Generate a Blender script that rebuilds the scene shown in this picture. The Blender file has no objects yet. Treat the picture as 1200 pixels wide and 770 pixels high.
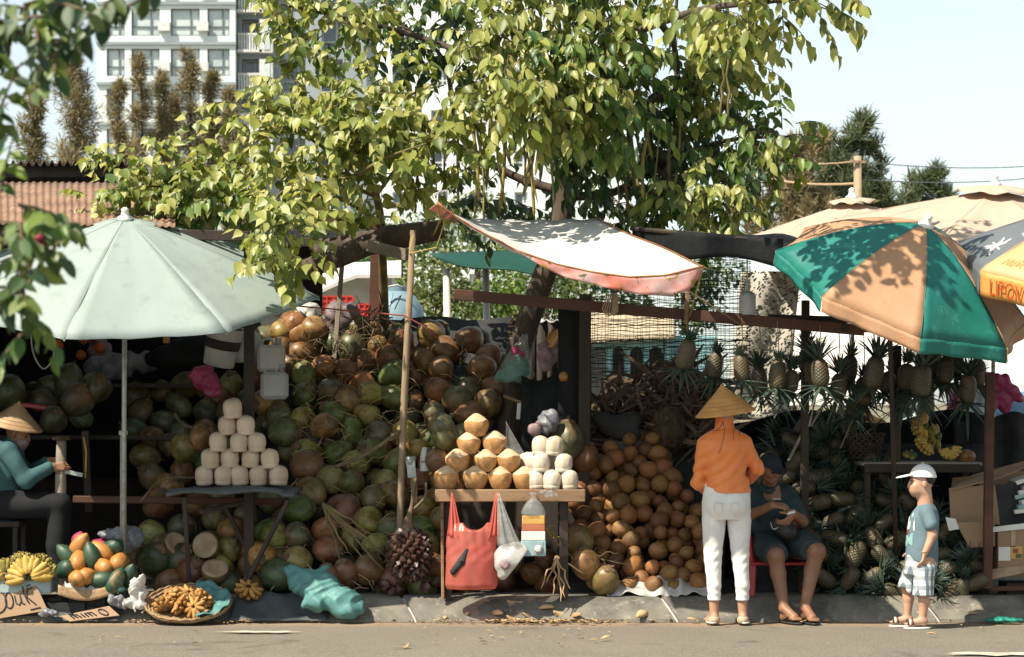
import bpy, bmesh, math, random
import numpy as np
from mathutils import Vector, Matrix, Euler, Quaternion

S = bpy.context.scene
COL = S.collection
RND = random.Random(7)

# ------------------------------------------------------------------ camera, sky, sun, exposure
cam_d = bpy.data.cameras.new('camera'); cam = bpy.data.objects.new('camera', cam_d); COL.objects.link(cam)
cam.location = (0, -16, 1.5); cam.rotation_euler = (math.radians(90), 0, 0)
cam_d.sensor_width = 36; cam_d.lens = 36 * 2750 / 1200
cam_d.shift_y = (470 - 385) / 1200
cam_d.clip_start = 0.2; cam_d.clip_end = 3000
cam_d.dof.use_dof = True; cam_d.dof.focus_distance = 16.2; cam_d.dof.aperture_fstop = 6.3
S.camera = cam
S.render.engine = 'CYCLES'
S.cycles.max_bounces = 6; S.cycles.transparent_max_bounces = 12
S.view_settings.view_transform = 'Standard'; S.view_settings.look = 'None'
S.view_settings.gamma = 1; S.view_settings.exposure = 0.84

SUN = Vector((0.62, 0.46, -1.0)).normalized()          # the way the light travels
w = bpy.data.worlds.new('World'); S.world = w; w.use_nodes = True
wn = w.node_tree.nodes; wl = w.node_tree.links
sky = wn.new('ShaderNodeTexSky'); sky.sky_type = 'NISHITA'; sky.sun_disc = False
sky.sun_elevation = math.asin(-SUN.z); sky.sun_rotation = math.atan2(-SUN.x, -SUN.y) % (2 * math.pi)
sky.air_density = 1.0; sky.dust_density = 0.8; sky.ozone_density = 1.0
hsv = wn.new('ShaderNodeHueSaturation'); hsv.inputs['Saturation'].default_value = 0.42
tint = wn.new('ShaderNodeMix'); tint.data_type = 'RGBA'; tint.blend_type = 'MULTIPLY'; tint.inputs[0].default_value = 1.0
tint.inputs[7].default_value = (0.95, 1.0, 0.96, 1)
bg = wn['Background']; bg.inputs['Strength'].default_value = 0.108
wl.new(sky.outputs[0], hsv.inputs['Color']); wl.new(hsv.outputs[0], tint.inputs[6]); wl.new(tint.outputs[2], bg.inputs['Color'])
sl = bpy.data.lights.new('sun', 'SUN'); sl.energy = 5.0; sl.angle = math.radians(0.53); sl.color = (1.0, 0.90, 0.73)
so = bpy.data.objects.new('sun', sl); COL.objects.link(so)
so.rotation_euler = SUN.to_track_quat('-Z', 'Y').to_euler(); so.location = (-30, -25, 50)

# ------------------------------------------------------------------ helpers
def P(px, py, Y):                                       # a point of the place seen at (px, py) at depth Y
    k = (Y + 16) / 2750
    return Vector(((px - 600) * k, Y, 1.5 - (py - 470) * k))
def px_of(p):
    k = (p[1] + 16) / 2750
    return 600 + p[0] / k, 470 - (p[2] - 1.5) / k
def R(d): return math.radians(d)
def lerp(a, b, t): return a + (b - a) * t
def rv(s=1.0): return Vector((RND.uniform(-s, s), RND.uniform(-s, s), RND.uniform(-s, s)))

def wloc(o):
    v = Vector((0, 0, 0))
    while o is not None:
        v += o.location; o = o.parent
    return v

def tag(o, label=None, cat=None, group=None, kind=None):
    if label: o['label'] = label
    if cat: o['category'] = cat
    if group: o['group'] = group
    if kind: o['kind'] = kind
    return o

def thing(name, label, cat, loc=(0, 0, 0), group=None):
    o = bpy.data.objects.new(name, None); COL.objects.link(o)
    o.empty_display_size = 0.1; o.location = loc
    return tag(o, label, cat, group)

def link(name, me, parent=None, mats=None):
    o = bpy.data.objects.new(name, me); COL.objects.link(o)
    if mats is not None:
        for m in (mats if isinstance(mats, (list, tuple)) else [mats]): me.materials.append(m)
    if parent is not None: o.parent = parent
    return o

def copy_tree(o, parent=None):
    c = o.copy(); COL.objects.link(c); c.parent = parent
    for ch in KIDS.get(o.name, ()): copy_tree(ch, c)
    return c
KIDS = {}
def remember(o):                                        # children list of a thing about to be copied
    KIDS[o.name] = list(o.children)
    for c in o.children: remember(c)
    return o

class MB:
    def __init__(s): s.v = []; s.f = []; s.m = []
    def add(s, vs, fs, mi=0):
        b = len(s.v); s.v += [tuple(v) for v in vs]
        for f in fs: s.f.append(tuple(b + i for i in f)); s.m.append(mi)
        return s
    def box(s, c, size, rot=None, mi=0, bev=0.0):
        hx, hy, hz = (x / 2 for x in size)
        M = rot if isinstance(rot, Matrix) else (Euler(rot).to_matrix() if rot else Matrix.Identity(3))
        if bev <= 0:
            vs = [(x, y, z) for x in (-hx, hx) for y in (-hy, hy) for z in (-hz, hz)]
            fs = [(0, 1, 3, 2), (4, 6, 7, 5), (0, 4, 5, 1), (2, 3, 7, 6), (0, 2, 6, 4), (1, 5, 7, 3)]
        else:
            b = min(bev, hx * .9, hy * .9, hz * .9)
            bm = bmesh.new(); bmesh.ops.create_cube(bm, size=1)
            for v in bm.verts: v.co = Vector((v.co.x * 2 * hx, v.co.y * 2 * hy, v.co.z * 2 * hz))
            bmesh.ops.bevel(bm, geom=list(bm.edges), offset=b, segments=1, affect='EDGES')
            bm.verts.index_update()
            vs = [v.co.copy() for v in bm.verts]; fs = [[v.index for v in f.verts] for f in bm.faces]; bm.free()
        c = Vector(c)
        return s.add([c + M @ Vector(v) for v in vs], fs, mi)
    def beam(s, a, b, w, h, mi=0, bev=0.004, up=(0, 0, 1)):
        a = Vector(a); b = Vector(b); x = (b - a); L = x.length; x.normalize()
        u = Vector(up)
        if abs(x.dot(u)) > .95: u = Vector((0, 1, 0))
        y = u.cross(x).normalized(); z = x.cross(y)
        M = Matrix((x, y, z)).transposed()
        return s.box((a + b) / 2, (L, w, h), M, mi, bev)
    def tube(s, pts, rad, n=8, mi=0, cap=True):
        pts = [Vector(p) for p in pts]
        rad = rad if isinstance(rad, (list, tuple)) else [rad] * len(pts)
        vs = []; fs = []; ref = None
        for i, p in enumerate(pts):
            t = (pts[min(i + 1, len(pts) - 1)] - pts[max(i - 1, 0)])
            t = t.normalized() if t.length > 1e-9 else Vector((0, 0, 1))
            if ref is None:
                ref = t.orthogonal().normalized()
            ref = (ref - t * ref.dot(t))
            ref = ref.normalized() if ref.length > 1e-6 else t.orthogonal().normalized()
            q = t.cross(ref)
            for k in range(n):
                a = 2 * math.pi * k / n
                vs.append(p + (ref * math.cos(a) + q * math.sin(a)) * rad[i])
        for i in range(len(pts) - 1):
            for k in range(n):
                k2 = (k + 1) % n
                fs.append((i * n + k, i * n + k2, (i + 1) * n + k2, (i + 1) * n + k))
        if cap:
            fs.append(tuple(range(n - 1, -1, -1))); b = (len(pts) - 1) * n; fs.append(tuple(b + k for k in range(n)))
        return s.add(vs, fs, mi)
    def lathe(s, prof, n=16, M=None, mi=0, warp=None, mis=None):
        vs = []; fs = []; ms = []
        for j, (r, z) in enumerate(prof):
            for k in range(n):
                a = 2 * math.pi * k / n
                v = Vector((r * math.cos(a), r * math.sin(a), z))
                if warp: v = warp(v, a)
                vs.append(v)
        for j in range(len(prof) - 1):
            for k in range(n):
                k2 = (k + 1) % n
                fs.append((j * n + k, j * n + k2, (j + 1) * n + k2, (j + 1) * n + k)); ms.append(mis[j] if mis else mi)
        if prof[0][0] > 1e-6: fs.append(tuple(range(n - 1, -1, -1))); ms.append(mis[0] if mis else mi)
        if prof[-1][0] > 1e-6:
            b = (len(prof) - 1) * n; fs.append(tuple(b + k for k in range(n))); ms.append(mis[-1] if mis else mi)
        if M is not None: vs = [M @ v for v in vs]
        b = len(s.v); s.v += [tuple(v) for v in vs]
        for f, q in zip(fs, ms): s.f.append(tuple(b + i for i in f)); s.m.append(q)
        return s
    def grid(s, fn, nu, nv, mi=0, thick=0.0, flip=False):
        g = [[Vector(fn(i / nu, j / nv)) for j in range(nv + 1)] for i in range(nu + 1)]
        vs = [p for row in g for p in row]; W = nv + 1
        fs = [(i * W + j, (i + 1) * W + j, (i + 1) * W + j + 1, i * W + j + 1) for i in range(nu) for j in range(nv)]
        if thick:
            N = len(vs); nor = []
            for i in range(nu + 1):
                for j in range(nv + 1):
                    du = g[min(i + 1, nu)][j] - g[max(i - 1, 0)][j]; dv = g[i][min(j + 1, nv)] - g[i][max(j - 1, 0)]
                    nn = du.cross(dv); nor.append(nn.normalized() if nn.length > 1e-12 else Vector((0, 0, 1)))
            vs = vs + [p - q * thick for p, q in zip(vs, nor)]
            fs = fs + [tuple(N + i for i in reversed(f)) for f in fs]
            def e(a, b): fs.append((b, a, N + a, N + b))
            for i in range(nu): e(i * W, (i + 1) * W); e((i + 1) * W + nv, i * W + nv)
            for j in range(nv): e(j + 1, j); e(nu * W + j, nu * W + j + 1)
        return s.add(vs, fs, mi)
    def mesh(s, name, mats, off=None, smooth=True, recalc=True):
        me = bpy.data.meshes.new(name)
        vs = s.v if off is None else [(x - off[0], y - off[1], z - off[2]) for x, y, z in s.v]
        me.from_pydata(vs, [], s.f)
        for m in (mats if isinstance(mats, (list, tuple)) else [mats]): me.materials.append(m)
        me.polygons.foreach_set('material_index', s.m)
        me.polygons.foreach_set('use_smooth', [bool(smooth)] * len(s.f))
        if recalc:
            bm = bmesh.new(); bm.from_mesh(me)
            bmesh.ops.remove_doubles(bm, verts=bm.verts, dist=1e-6)
            bmesh.ops.recalc_face_normals(bm, faces=bm.faces); bm.to_mesh(me); bm.free()
        me.update()
        if smooth == 'auto': sharp(me)
        return me
    def build(s, name, mats, parent=None, smooth=True, at=None):
        off = wloc(parent) if parent is not None else Vector(at or (0, 0, 0))
        o = link(name, s.mesh(name, mats, off, smooth), parent)
        if parent is None: o.location = off
        return o

def sharp(me, ang=40):
    bm = bmesh.new(); bm.from_mesh(me)
    for e in bm.edges:
        if len(e.link_faces) == 2: e.smooth = e.calc_face_angle(0) < R(ang)
    bm.to_mesh(me); bm.free()

def np_mesh(name, V, F, mats, tint=None, smooth=True):   # V (n,3), F (m,k) one face size
    me = bpy.data.meshes.new(name); k = F.shape[1]
    me.vertices.add(len(V)); me.vertices.foreach_set('co', np.ascontiguousarray(V, 'f4').ravel())
    me.loops.add(F.size); me.loops.foreach_set('vertex_index', np.ascontiguousarray(F, 'i4').ravel())
    me.polygons.add(len(F)); me.polygons.foreach_set('loop_start', np.arange(0, F.size, k, dtype='i4'))
    me.polygons.foreach_set('use_smooth', np.full(len(F), smooth))
    if tint is not None:
        a = me.attributes.new('tint', 'FLOAT', 'POINT'); a.data.foreach_set('value', np.ascontiguousarray(tint, 'f4'))
    for m in (mats if isinstance(mats, (list, tuple)) else [mats]): me.materials.append(m)
    me.update(calc_edges=True); me.validate()
    return me

# ------------------------------------------------------------------ smooth distance-field bodies
class SDF:
    def __init__(s, lo, hi, h):
        s.lo = np.array(lo, 'f4'); s.h = h
        s.n = np.ceil((np.array(hi) - s.lo) / h).astype(int) + 1
        s.d = np.full(s.n, 1.0, 'f4')
    def _r(s, lo, hi):
        a = np.clip(np.floor((np.array(lo) - s.lo) / s.h).astype(int), 0, s.n - 1)
        b = np.clip(np.ceil((np.array(hi) - s.lo) / s.h).astype(int) + 1, 1, s.n)
        sl = tuple(slice(i, max(j, i + 1)) for i, j in zip(a, b))
        ax = [s.lo[i] + s.h * np.arange(sl[i].start, sl[i].stop, dtype='f4') for i in range(3)]
        return sl, np.meshgrid(*ax, indexing='ij')
    def _put(s, sl, d, k):
        a = s.d[sl]; t = np.clip(.5 + .5 * (a - d) / k, 0, 1)
        s.d[sl] = a * (1 - t) + d * t - k * t * (1 - t)
    def cone(s, a, b, ra, rb=None, k=.012):
        rb = ra if rb is None else rb
        a = np.array(a, 'f4'); b = np.array(b, 'f4'); m = max(ra, rb) + k + 3 * s.h
        sl, (X, Y, Z) = s._r(np.minimum(a, b) - m, np.maximum(a, b) + m)
        ab = b - a; L = float(ab @ ab) + 1e-12
        t = np.clip(((X - a[0]) * ab[0] + (Y - a[1]) * ab[1] + (Z - a[2]) * ab[2]) / L, 0, 1)
        d = np.sqrt((X - a[0] - ab[0] * t) ** 2 + (Y - a[1] - ab[1] * t) ** 2 + (Z - a[2] - ab[2] * t) ** 2) - (ra + (rb - ra) * t)
        s._put(sl, d, k); return s
    def chain(s, pts, rad, k=.012):
        for i in range(len(pts) - 1): s.cone(pts[i], pts[i + 1], rad[i], rad[i + 1], k)
        return s
    def ell(s, c, r, k=.012, rot=None, sub=False):
        c = np.array(c, 'f4'); r = np.array(r, 'f4'); m = float(r.max()) + k + 3 * s.h
        sl, (X, Y, Z) = s._r(c - m, c + m)
        p = [X - c[0], Y - c[1], Z - c[2]]
        if rot is not None:
            M = Euler(rot).to_matrix().transposed(); p = [M[i][0] * p[0] + M[i][1] * p[1] + M[i][2] * p[2] for i in range(3)]
        k0 = np.sqrt((p[0] / r[0]) ** 2 + (p[1] / r[1]) ** 2 + (p[2] / r[2]) ** 2)
        k1 = np.sqrt((p[0] / r[0] ** 2) ** 2 + (p[1] / r[1] ** 2) ** 2 + (p[2] / r[2] ** 2) ** 2) + 1e-9
        d = k0 * (k0 - 1) / k1
        if sub: s.d[sl] = np.maximum(s.d[sl], -d)
        else: s._put(sl, d, k)
        return s
    def loft(s, lev, k=.012):                            # levels (z, cx, cy, rx, ry)
        L = np.array(lev, 'f4'); m = k + 3 * s.h
        lo = np.array([(L[:, 1] - L[:, 3]).min() - m, (L[:, 2] - L[:, 4]).min() - m, L[:, 0].min() - m])
        hi = np.array([(L[:, 1] + L[:, 3]).max() + m, (L[:, 2] + L[:, 4]).max() + m, L[:, 0].max() + m])
        sl, (X, Y, Z) = s._r(lo, hi)
        z = Z[0, 0, :]; c = [np.interp(z, L[:, 0], L[:, i]) for i in (1, 2, 3, 4)]
        q = np.sqrt(((X - c[0]) / c[2]) ** 2 + ((Y - c[1]) / c[3]) ** 2)
        d = (q - 1) * np.minimum(c[2], c[3])
        d = np.maximum(d, np.maximum(L[:, 0].min() - Z, Z - L[:, 0].max()))
        s._put(sl, d.astype('f4'), k); return s
    def xyz(s):
        return np.meshgrid(*[s.lo[i] + s.h * np.arange(s.n[i], dtype='f4') for i in range(3)], indexing='ij')
    def cut(s, p, n):
        X, Y, Z = s.xyz(); n = Vector(n).normalized()
        s.d = np.maximum(s.d, (X - p[0]) * n[0] + (Y - p[1]) * n[1] + (Z - p[2]) * n[2]); return s
    def wrinkle(s, amp, f, seed=0):
        X, Y, Z = s.xyz(); r = np.random.RandomState(seed); o = np.zeros_like(X)
        for i in range(5):
            kx, ky, kz = r.normal(size=3) * f; ph = r.uniform(0, 6)
            o += np.sin(kx * X + ky * Y + kz * Z + ph + 1.3 * np.sin(.6 * kz * X - .5 * kx * Z))
        s.d = s.d + o * amp / 3; return s
    def mesh(s, name, mats, parent=None, at=None):
        V, F = surface(s.d, s.lo, s.h)
        off = wloc(parent) if parent is not None else Vector(at or (0, 0, 0))
        me = np_mesh(name, V - np.array(off, 'f4'), F, mats)
        o = link(name, me, parent)
        if parent is None: o.location = off
        return o

def surface(d, lo, h):
    s = d < 0
    c = np.zeros(tuple(n - 1 for n in d.shape), 'i1')
    cor = [(i, j, k) for i in (0, 1) for j in (0, 1) for k in (0, 1)]
    n0, n1, n2 = c.shape
    for i, j, k in cor: c += s[i:i + n0, j:j + n1, k:k + n2]
    m = (c > 0) & (c < 8)
    idx = np.full(c.shape, -1, 'i4'); cells = np.argwhere(m); idx[m] = np.arange(len(cells))
    acc = np.zeros((len(cells), 3), 'f4'); cnt = np.zeros(len(cells), 'f4')
    for a in cor:
        for ax in range(3):
            if a[ax]: continue
            b = list(a); b[ax] = 1
            da = d[cells[:, 0] + a[0], cells[:, 1] + a[1], cells[:, 2] + a[2]]
            db = d[cells[:, 0] + b[0], cells[:, 1] + b[1], cells[:, 2] + b[2]]
            x = (da < 0) != (db < 0); t = np.where(x, da / np.where(x, da - db, 1), 0)
            for q in range(3):
                acc[:, q] += np.where(x, a[q] + (t if q == ax else 0), 0)
            cnt += x
    V = lo + h * (cells + acc / cnt[:, None])
    Fs = []
    for ax in range(3):
        sl0 = [slice(None)] * 3; sl1 = [slice(None)] * 3; sl0[ax] = slice(0, -1); sl1[ax] = slice(1, None)
        e = s[tuple(sl0)] != s[tuple(sl1)]; p = np.argwhere(e); sg = s[tuple(sl0)][e]
        u, v = [(1, 2), (2, 0), (0, 1)][ax]
        ok = (p[:, u] > 0) & (p[:, v] > 0) & (p[:, u] < d.shape[u] - 1) & (p[:, v] < d.shape[v] - 1)
        p = p[ok]; sg = sg[ok]; q = []
        for du, dv in ((-1, -1), (0, -1), (0, 0), (-1, 0)):
            r = p.copy(); r[:, u] += du; r[:, v] += dv; q.append(idx[r[:, 0], r[:, 1], r[:, 2]])
        q = np.stack(q, 1); q[~sg] = q[~sg][:, ::-1]; Fs.append(q)
    return V.astype('f4'), np.concatenate(Fs)

# ------------------------------------------------------------------ materials
def nd(nt, t, **kw):
    n = nt.nodes.new(t)
    for k, v in kw.items():
        if k in n.inputs: n.inputs[k].default_value = v
        else: setattr(n, k, v)
    return n
def rgba(c): return (c[0], c[1], c[2], 1)
def coords(nt, scale=(1, 1, 1), jitter=True):
    tc = nd(nt, 'ShaderNodeTexCoord'); mp = nd(nt, 'ShaderNodeMapping'); mp.inputs['Scale'].default_value = scale
    nt.links.new(tc.outputs['Object'], mp.inputs['Vector'])
    if jitter:
        oi = nd(nt, 'ShaderNodeObjectInfo'); m = nd(nt, 'ShaderNodeMath', operation='MULTIPLY'); m.inputs[1].default_value = 37.0
        nt.links.new(oi.outputs['Random'], m.inputs[0]); nt.links.new(m.outputs[0], mp.inputs['Location'])
    return mp.outputs[0]
def noise(nt, vec, scale, detail=4, rough=.6, dist=0):
    n = nd(nt, 'ShaderNodeTexNoise', Scale=scale, Detail=detail, Roughness=rough, Distortion=dist)
    nt.links.new(vec, n.inputs['Vector']); return n.outputs['Fac']
def ramp(nt, fac, lo, hi, a=(0, 0, 0), b=(1, 1, 1)):
    r = nd(nt, 'ShaderNodeValToRGB'); r.color_ramp.elements[0].position = lo; r.color_ramp.elements[1].position = hi
    r.color_ramp.elements[0].color = rgba(a); r.color_ramp.elements[1].color = rgba(b)
    nt.links.new(fac, r.inputs[0]); return r.outputs[0]
def mix(nt, fac, a, b, mode='MIX'):
    m = nd(nt, 'ShaderNodeMix', data_type='RGBA', blend_type=mode)
    for v, i in ((fac, 0), (a, 6), (b, 7)):
        if isinstance(v, (int, float)): m.inputs[i].default_value = v
        elif isinstance(v, (tuple, list)): m.inputs[i].default_value = rgba(v)
        else: nt.links.new(v, m.inputs[i])
    return m.outputs[2]
def bump(nt, h, strength, dist=.01):
    b = nd(nt, 'ShaderNodeBump', Strength=strength, Distance=dist); nt.links.new(h, b.inputs['Height']); return b.outputs[0]
def new_mat(name):
    m = bpy.data.materials.new(name); m.use_nodes = True; return m, m.node_tree, m.node_tree.nodes['Principled BSDF']

def pm(name, c1, c2=None, c3=None, scale=6, rough=.65, spec=.3, bmp=.25, bscale=60, stretch=(1, 1, 1), trans=0, objcol=False,
       thr=(.35, .65), bdist=.004, metal=0, sheen=0, coat=0, alpha=1):
    m, nt, b = new_mat(name)
    v = coords(nt, stretch)
    c2 = c2 or tuple(x * .7 for x in c1)
    n1 = noise(nt, v, scale)
    col = mix(nt, ramp(nt, n1, *thr), c1, c2)
    if objcol:
        oi = nd(nt, 'ShaderNodeObjectInfo'); f = ramp(nt, n1, thr[0], thr[1], (1, 1, 1), objcol if isinstance(objcol, tuple) else (.62, .6, .58))
        col = mix(nt, 1.0, oi.outputs['Color'], f, 'MULTIPLY')
    if name == 'husk':
        v2 = coords(nt, (1, 1, .13)); fs = noise(nt, v2, 34, 5, .7)
        col = mix(nt, ramp(nt, fs, .52, .70), col, (.42, .33, .24), 'MULTIPLY')
        n3 = noise(nt, v, 3.2, 3); col = mix(nt, ramp(nt, n3, .56, .72), col, (.17, .10, .045))
    if c3:
        n2 = noise(nt, v, scale * 2.7, 6, .7); col = mix(nt, ramp(nt, n2, .55, .68), col, c3)
    nt.links.new(col, b.inputs['Base Color'])
    b.inputs['Roughness'].default_value = rough; b.inputs['Specular IOR Level'].default_value = spec
    b.inputs['Metallic'].default_value = metal; b.inputs['Coat Weight'].default_value = coat; b.inputs['Coat Roughness'].default_value = .15
    if sheen: b.inputs['Sheen Weight'].default_value = sheen
    if bmp: nt.links.new(bump(nt, noise(nt, v, bscale, 5, .65), bmp, bdist), b.inputs['Normal'])
    out = nt.nodes['Material Output']
    sh = b.outputs[0]
    if trans:
        t = nd(nt, 'ShaderNodeBsdfTranslucent'); nt.links.new(col, t.inputs['Color'])
        ms = nd(nt, 'ShaderNodeMixShader'); ms.inputs[0].default_value = trans
        nt.links.new(sh, ms.inputs[1]); nt.links.new(t.outputs[0], ms.inputs[2]); sh = ms.outputs[0]
    if alpha < 1:
        t = nd(nt, 'ShaderNodeBsdfTransparent'); ms = nd(nt, 'ShaderNodeMixShader'); ms.inputs[0].default_value = 1 - alpha
        t.inputs['Color'].default_value = rgba(tuple(.5 + .5 * x for x in c1))
        nt.links.new(sh, ms.inputs[1]); nt.links.new(t.outputs[0], ms.inputs[2]); sh = ms.outputs[0]
    nt.links.new(sh, out.inputs['Surface'])
    return m

def leaf_mat(name, cols, trans=.35, rough=.42):
    m, nt, b = new_mat(name)
    at = nd(nt, 'ShaderNodeAttribute', attribute_name='tint'); oi = nd(nt, 'ShaderNodeObjectInfo')
    ad = nd(nt, 'ShaderNodeMath', operation='ADD'); nt.links.new(at.outputs['Fac'], ad.inputs[0]); nt.links.new(oi.outputs['Random'], ad.inputs[1])
    fr = nd(nt, 'ShaderNodeMath', operation='FRACT'); nt.links.new(ad.outputs[0], fr.inputs[0])
    r = nd(nt, 'ShaderNodeValToRGB'); e = r.color_ramp.elements
    while len(e) < len(cols): e.new(.5)
    for i, c in enumerate(cols): e[i].position = i / (len(cols) - 1); e[i].color = rgba(c)
    nt.links.new(fr.outputs[0], r.inputs[0])
    v = coords(nt); col = mix(nt, ramp(nt, noise(nt, v, 14), .3, .75), r.outputs[0], (.8, .85, .7), 'MULTIPLY')
    nt.links.new(col, b.inputs['Base Color']); b.inputs['Roughness'].default_value = rough; b.inputs['Specular IOR Level'].default_value = .5
    nt.links.new(bump(nt, noise(nt, v, 60, 3), .25, .003), b.inputs['Normal'])
    t = nd(nt, 'ShaderNodeBsdfTranslucent'); nt.links.new(mix(nt, 1.0, col, (1.25, 1.3, .6), 'MULTIPLY'), t.inputs['Color'])
    ms = nd(nt, 'ShaderNodeMixShader'); ms.inputs[0].default_value = trans
    nt.links.new(b.outputs[0], ms.inputs[1]); nt.links.new(t.outputs[0], ms.inputs[2])
    nt.links.new(ms.outputs[0], nt.nodes['Material Output'].inputs['Surface'])
    return m

M = {}
def _m(k, *a, **kw): M[k] = pm(k, *a, **kw)
_m('kerb', (.20, .185, .155), (.10, .095, .085), (.27, .24, .19), scale=4.5, rough=.85, bmp=.5, bscale=45)
_m('pavement', (.16, .15, .13), (.09, .085, .075), (.22, .19, .14), scale=2.2, rough=.9, bmp=.5, bscale=30)
_m('earth', (.20, .17, .12), (.13, .12, .07), scale=.4, rough=.95, bmp=.4, bscale=8)
_m('bark', (.10, .075, .055), (.05, .04, .032), (.17, .14, .11), scale=9, rough=.9, bmp=.9, bscale=28, stretch=(1, 1, .25), bdist=.012)
_m('twig', (.16, .12, .07), (.08, .06, .04), scale=12, rough=.85)
_m('vine', (.21, .16, .07), (.07, .06, .03), scale=5, rough=.8)
_m('pole_wood', (.36, .27, .18), (.20, .14, .09), (.12, .08, .05), scale=5, rough=.85, bmp=.6, stretch=(1, 1, .12), bscale=40)
_m('dark_wood', (.055, .042, .034), (.03, .024, .02), scale=5, rough=.8, bmp=.5, stretch=(1, 1, .15))
_m('red_wood', (.115, .052, .034), (.06, .03, .022), scale=4, rough=.75, bmp=.5, stretch=(.15, 1, 1))
_m('plank', (.30, .19, .11), (.16, .10, .06), (.08, .05, .03), scale=5, rough=.8, bmp=.7, stretch=(.15, 1, 1), bscale=30)
_m('grey_plank', (.30, .26, .21), (.18, .15, .12), scale=5, rough=.85, bmp=.6, stretch=(.15, 1, 1))
_m('post_paint', (.62, .6, .55), (.45, .42, .36), scale=4, rough=.6)
_m('steel', (.40, .44, .42), (.26, .28, .26), scale=20, rough=.45, metal=.3)
_m('rusty_roof', (.10, .065, .05), (.05, .035, .03), (.19, .15, .12), scale=2.5, rough=.8)
_m('terracotta_roof', (.25, .15, .10), (.16, .095, .065), (.33, .25, .18), scale=3, rough=.85)
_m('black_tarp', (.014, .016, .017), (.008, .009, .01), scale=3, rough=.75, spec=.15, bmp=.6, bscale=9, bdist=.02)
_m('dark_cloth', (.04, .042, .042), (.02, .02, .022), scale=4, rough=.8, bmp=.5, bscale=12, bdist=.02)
_m('grey_tarp', (.085, .095, .098), (.05, .058, .06), scale=4, rough=.6, bmp=.6, bscale=10, bdist=.02)
_m('green_tarp', (.012, .075, .055), (.008, .05, .04), scale=2, rough=.55, trans=.15)
_m('white_tarp', (.82, .80, .76), (.70, .68, .62), scale=2, rough=.6, trans=.3, bmp=.4, bscale=6, bdist=.02)
_m('white_paint', (.66, .72, .72), (.60, .66, .66), scale=.15, rough=.6, bmp=0)
_m('grey_paint', (.30, .34, .36), (.24, .28, .30), scale=.15, rough=.6, bmp=0)
_m('window_frame', (.17, .19, .20), rough=.4, bmp=0)
_m('window_white', (.7, .7, .68), rough=.5, bmp=0)
_m('curtain', (.55, .62, .61), (.34, .40, .41), scale=.5, rough=.15, spec=.6, bmp=0)
_m('glass_dark', (.06, .085, .095), (.12, .15, .16), scale=.3, rough=.1, spec=.7, bmp=0)
_m('teal_wall', (.23, .42, .44), (.17, .32, .34), (.36, .5, .5), scale=2, rough=.7)
_m('thatch', (.46, .38, .27), (.30, .24, .16), scale=14, rough=.9, stretch=(1, .3, .3))
_m('red_crate', (.52, .05, .035), (.40, .035, .03), scale=5, rough=.45)
_m('blue_plastic', (.15, .30, .40), (.11, .23, .32), scale=3, rough=.4)
_m('water_tank', (.22, .33, .38), (.15, .24, .29), scale=3, rough=.5)
_m('white_plastic', (.52, .53, .51), (.40, .41, .40), scale=4, rough=.4, trans=.12)
_m('bag_white', (.70, .69, .67), (.54, .53, .51), scale=9, rough=.3, spec=.5, trans=.35, bmp=.7, bscale=28, bdist=.01)
_m('bag_clear', (.7, .72, .71), (.5, .52, .5), scale=9, rough=.12, spec=.7, bmp=.8, bscale=26, bdist=.01, alpha=.2)
_m('bag_red', (.78, .25, .19), (.70, .18, .14), scale=7, rough=.3, spec=.5, trans=.35, bmp=.25, bscale=12, bdist=.008, alpha=.62)
_m('bag_teal', (.03, .36, .27), (.02, .22, .18), scale=9, rough=.35, spec=.5, trans=.25, bmp=.8, bscale=26, bdist=.012)
_m('bag_pink', (.46, .06, .17), (.30, .04, .12), scale=7, rough=.35, spec=.5, trans=.25, bmp=.8, bscale=22, bdist=.012)
_m('bag_mauve', (.42, .30, .32), (.28, .20, .22), (.55, .2, .18), scale=7, rough=.4, trans=.25, bmp=.8, bscale=22, bdist=.012)
_m('bag_grey', (.25, .26, .29), (.14, .15, .17), scale=7, rough=.35, spec=.5, trans=.15, bmp=.8, bscale=20, bdist=.012)
_m('sack_teal', (.12, .29, .28), (.085, .225, .22), (.17, .36, .35), scale=6, rough=.5, spec=.35, trans=.2, bmp=.5, bscale=12, bdist=.015)
_m('cardboard', (.30, .20, .125), (.29, .19, .12), scale=3, rough=.85, bmp=.3, bscale=30)
_m('card_edge', (.42, .30, .20), (.30, .2, .13), scale=8, rough=.9)
_m('paper', (.72, .72, .68), (.6, .6, .56), scale=6, rough=.6, bmp=.2)
_m('ink', (.03, .03, .05), rough=.7, bmp=0)
_m('foil', (.72, .72, .72), (.5, .5, .5), scale=12, rough=.25, metal=.6, bmp=.9, bscale=25, bdist=.02)
_m('foam_blue', (.33, .42, .43), (.25, .33, .34), scale=5, rough=.7)
_m('straw', (.66, .35, .12), (.54, .27, .085), scale=8, rough=.55, bmp=.4, bscale=90, stretch=(1, 1, 2.5), trans=.15)
_m('straw_shaded', (.42, .28, .16), (.30, .19, .10), scale=8, rough=.6, bmp=.4, bscale=90)  # straw colour darkened so the seller's hat looks shaded; also lines the hats
_m('skin', (.42, .235, .15), (.36, .19, .12), scale=9, rough=.5, spec=.35, bmp=.12, bscale=120)
_m('skin_tan', (.27, .135, .08), (.21, .105, .06), scale=9, rough=.48, spec=.4, bmp=.12, bscale=120)
_m('skin_child', (.50, .30, .205), (.44, .25, .165), scale=9, rough=.5, spec=.35, bmp=.1, bscale=120)
_m('hair', (.02, .017, .015), (.035, .03, .026), scale=30, rough=.5, stretch=(1, 1, .1))
_m('orange_shirt', (.74, .215, .045), (.66, .18, .035), scale=5, rough=.42, spec=.45, bmp=.25, bscale=22, bdist=.008, sheen=.2)
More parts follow.
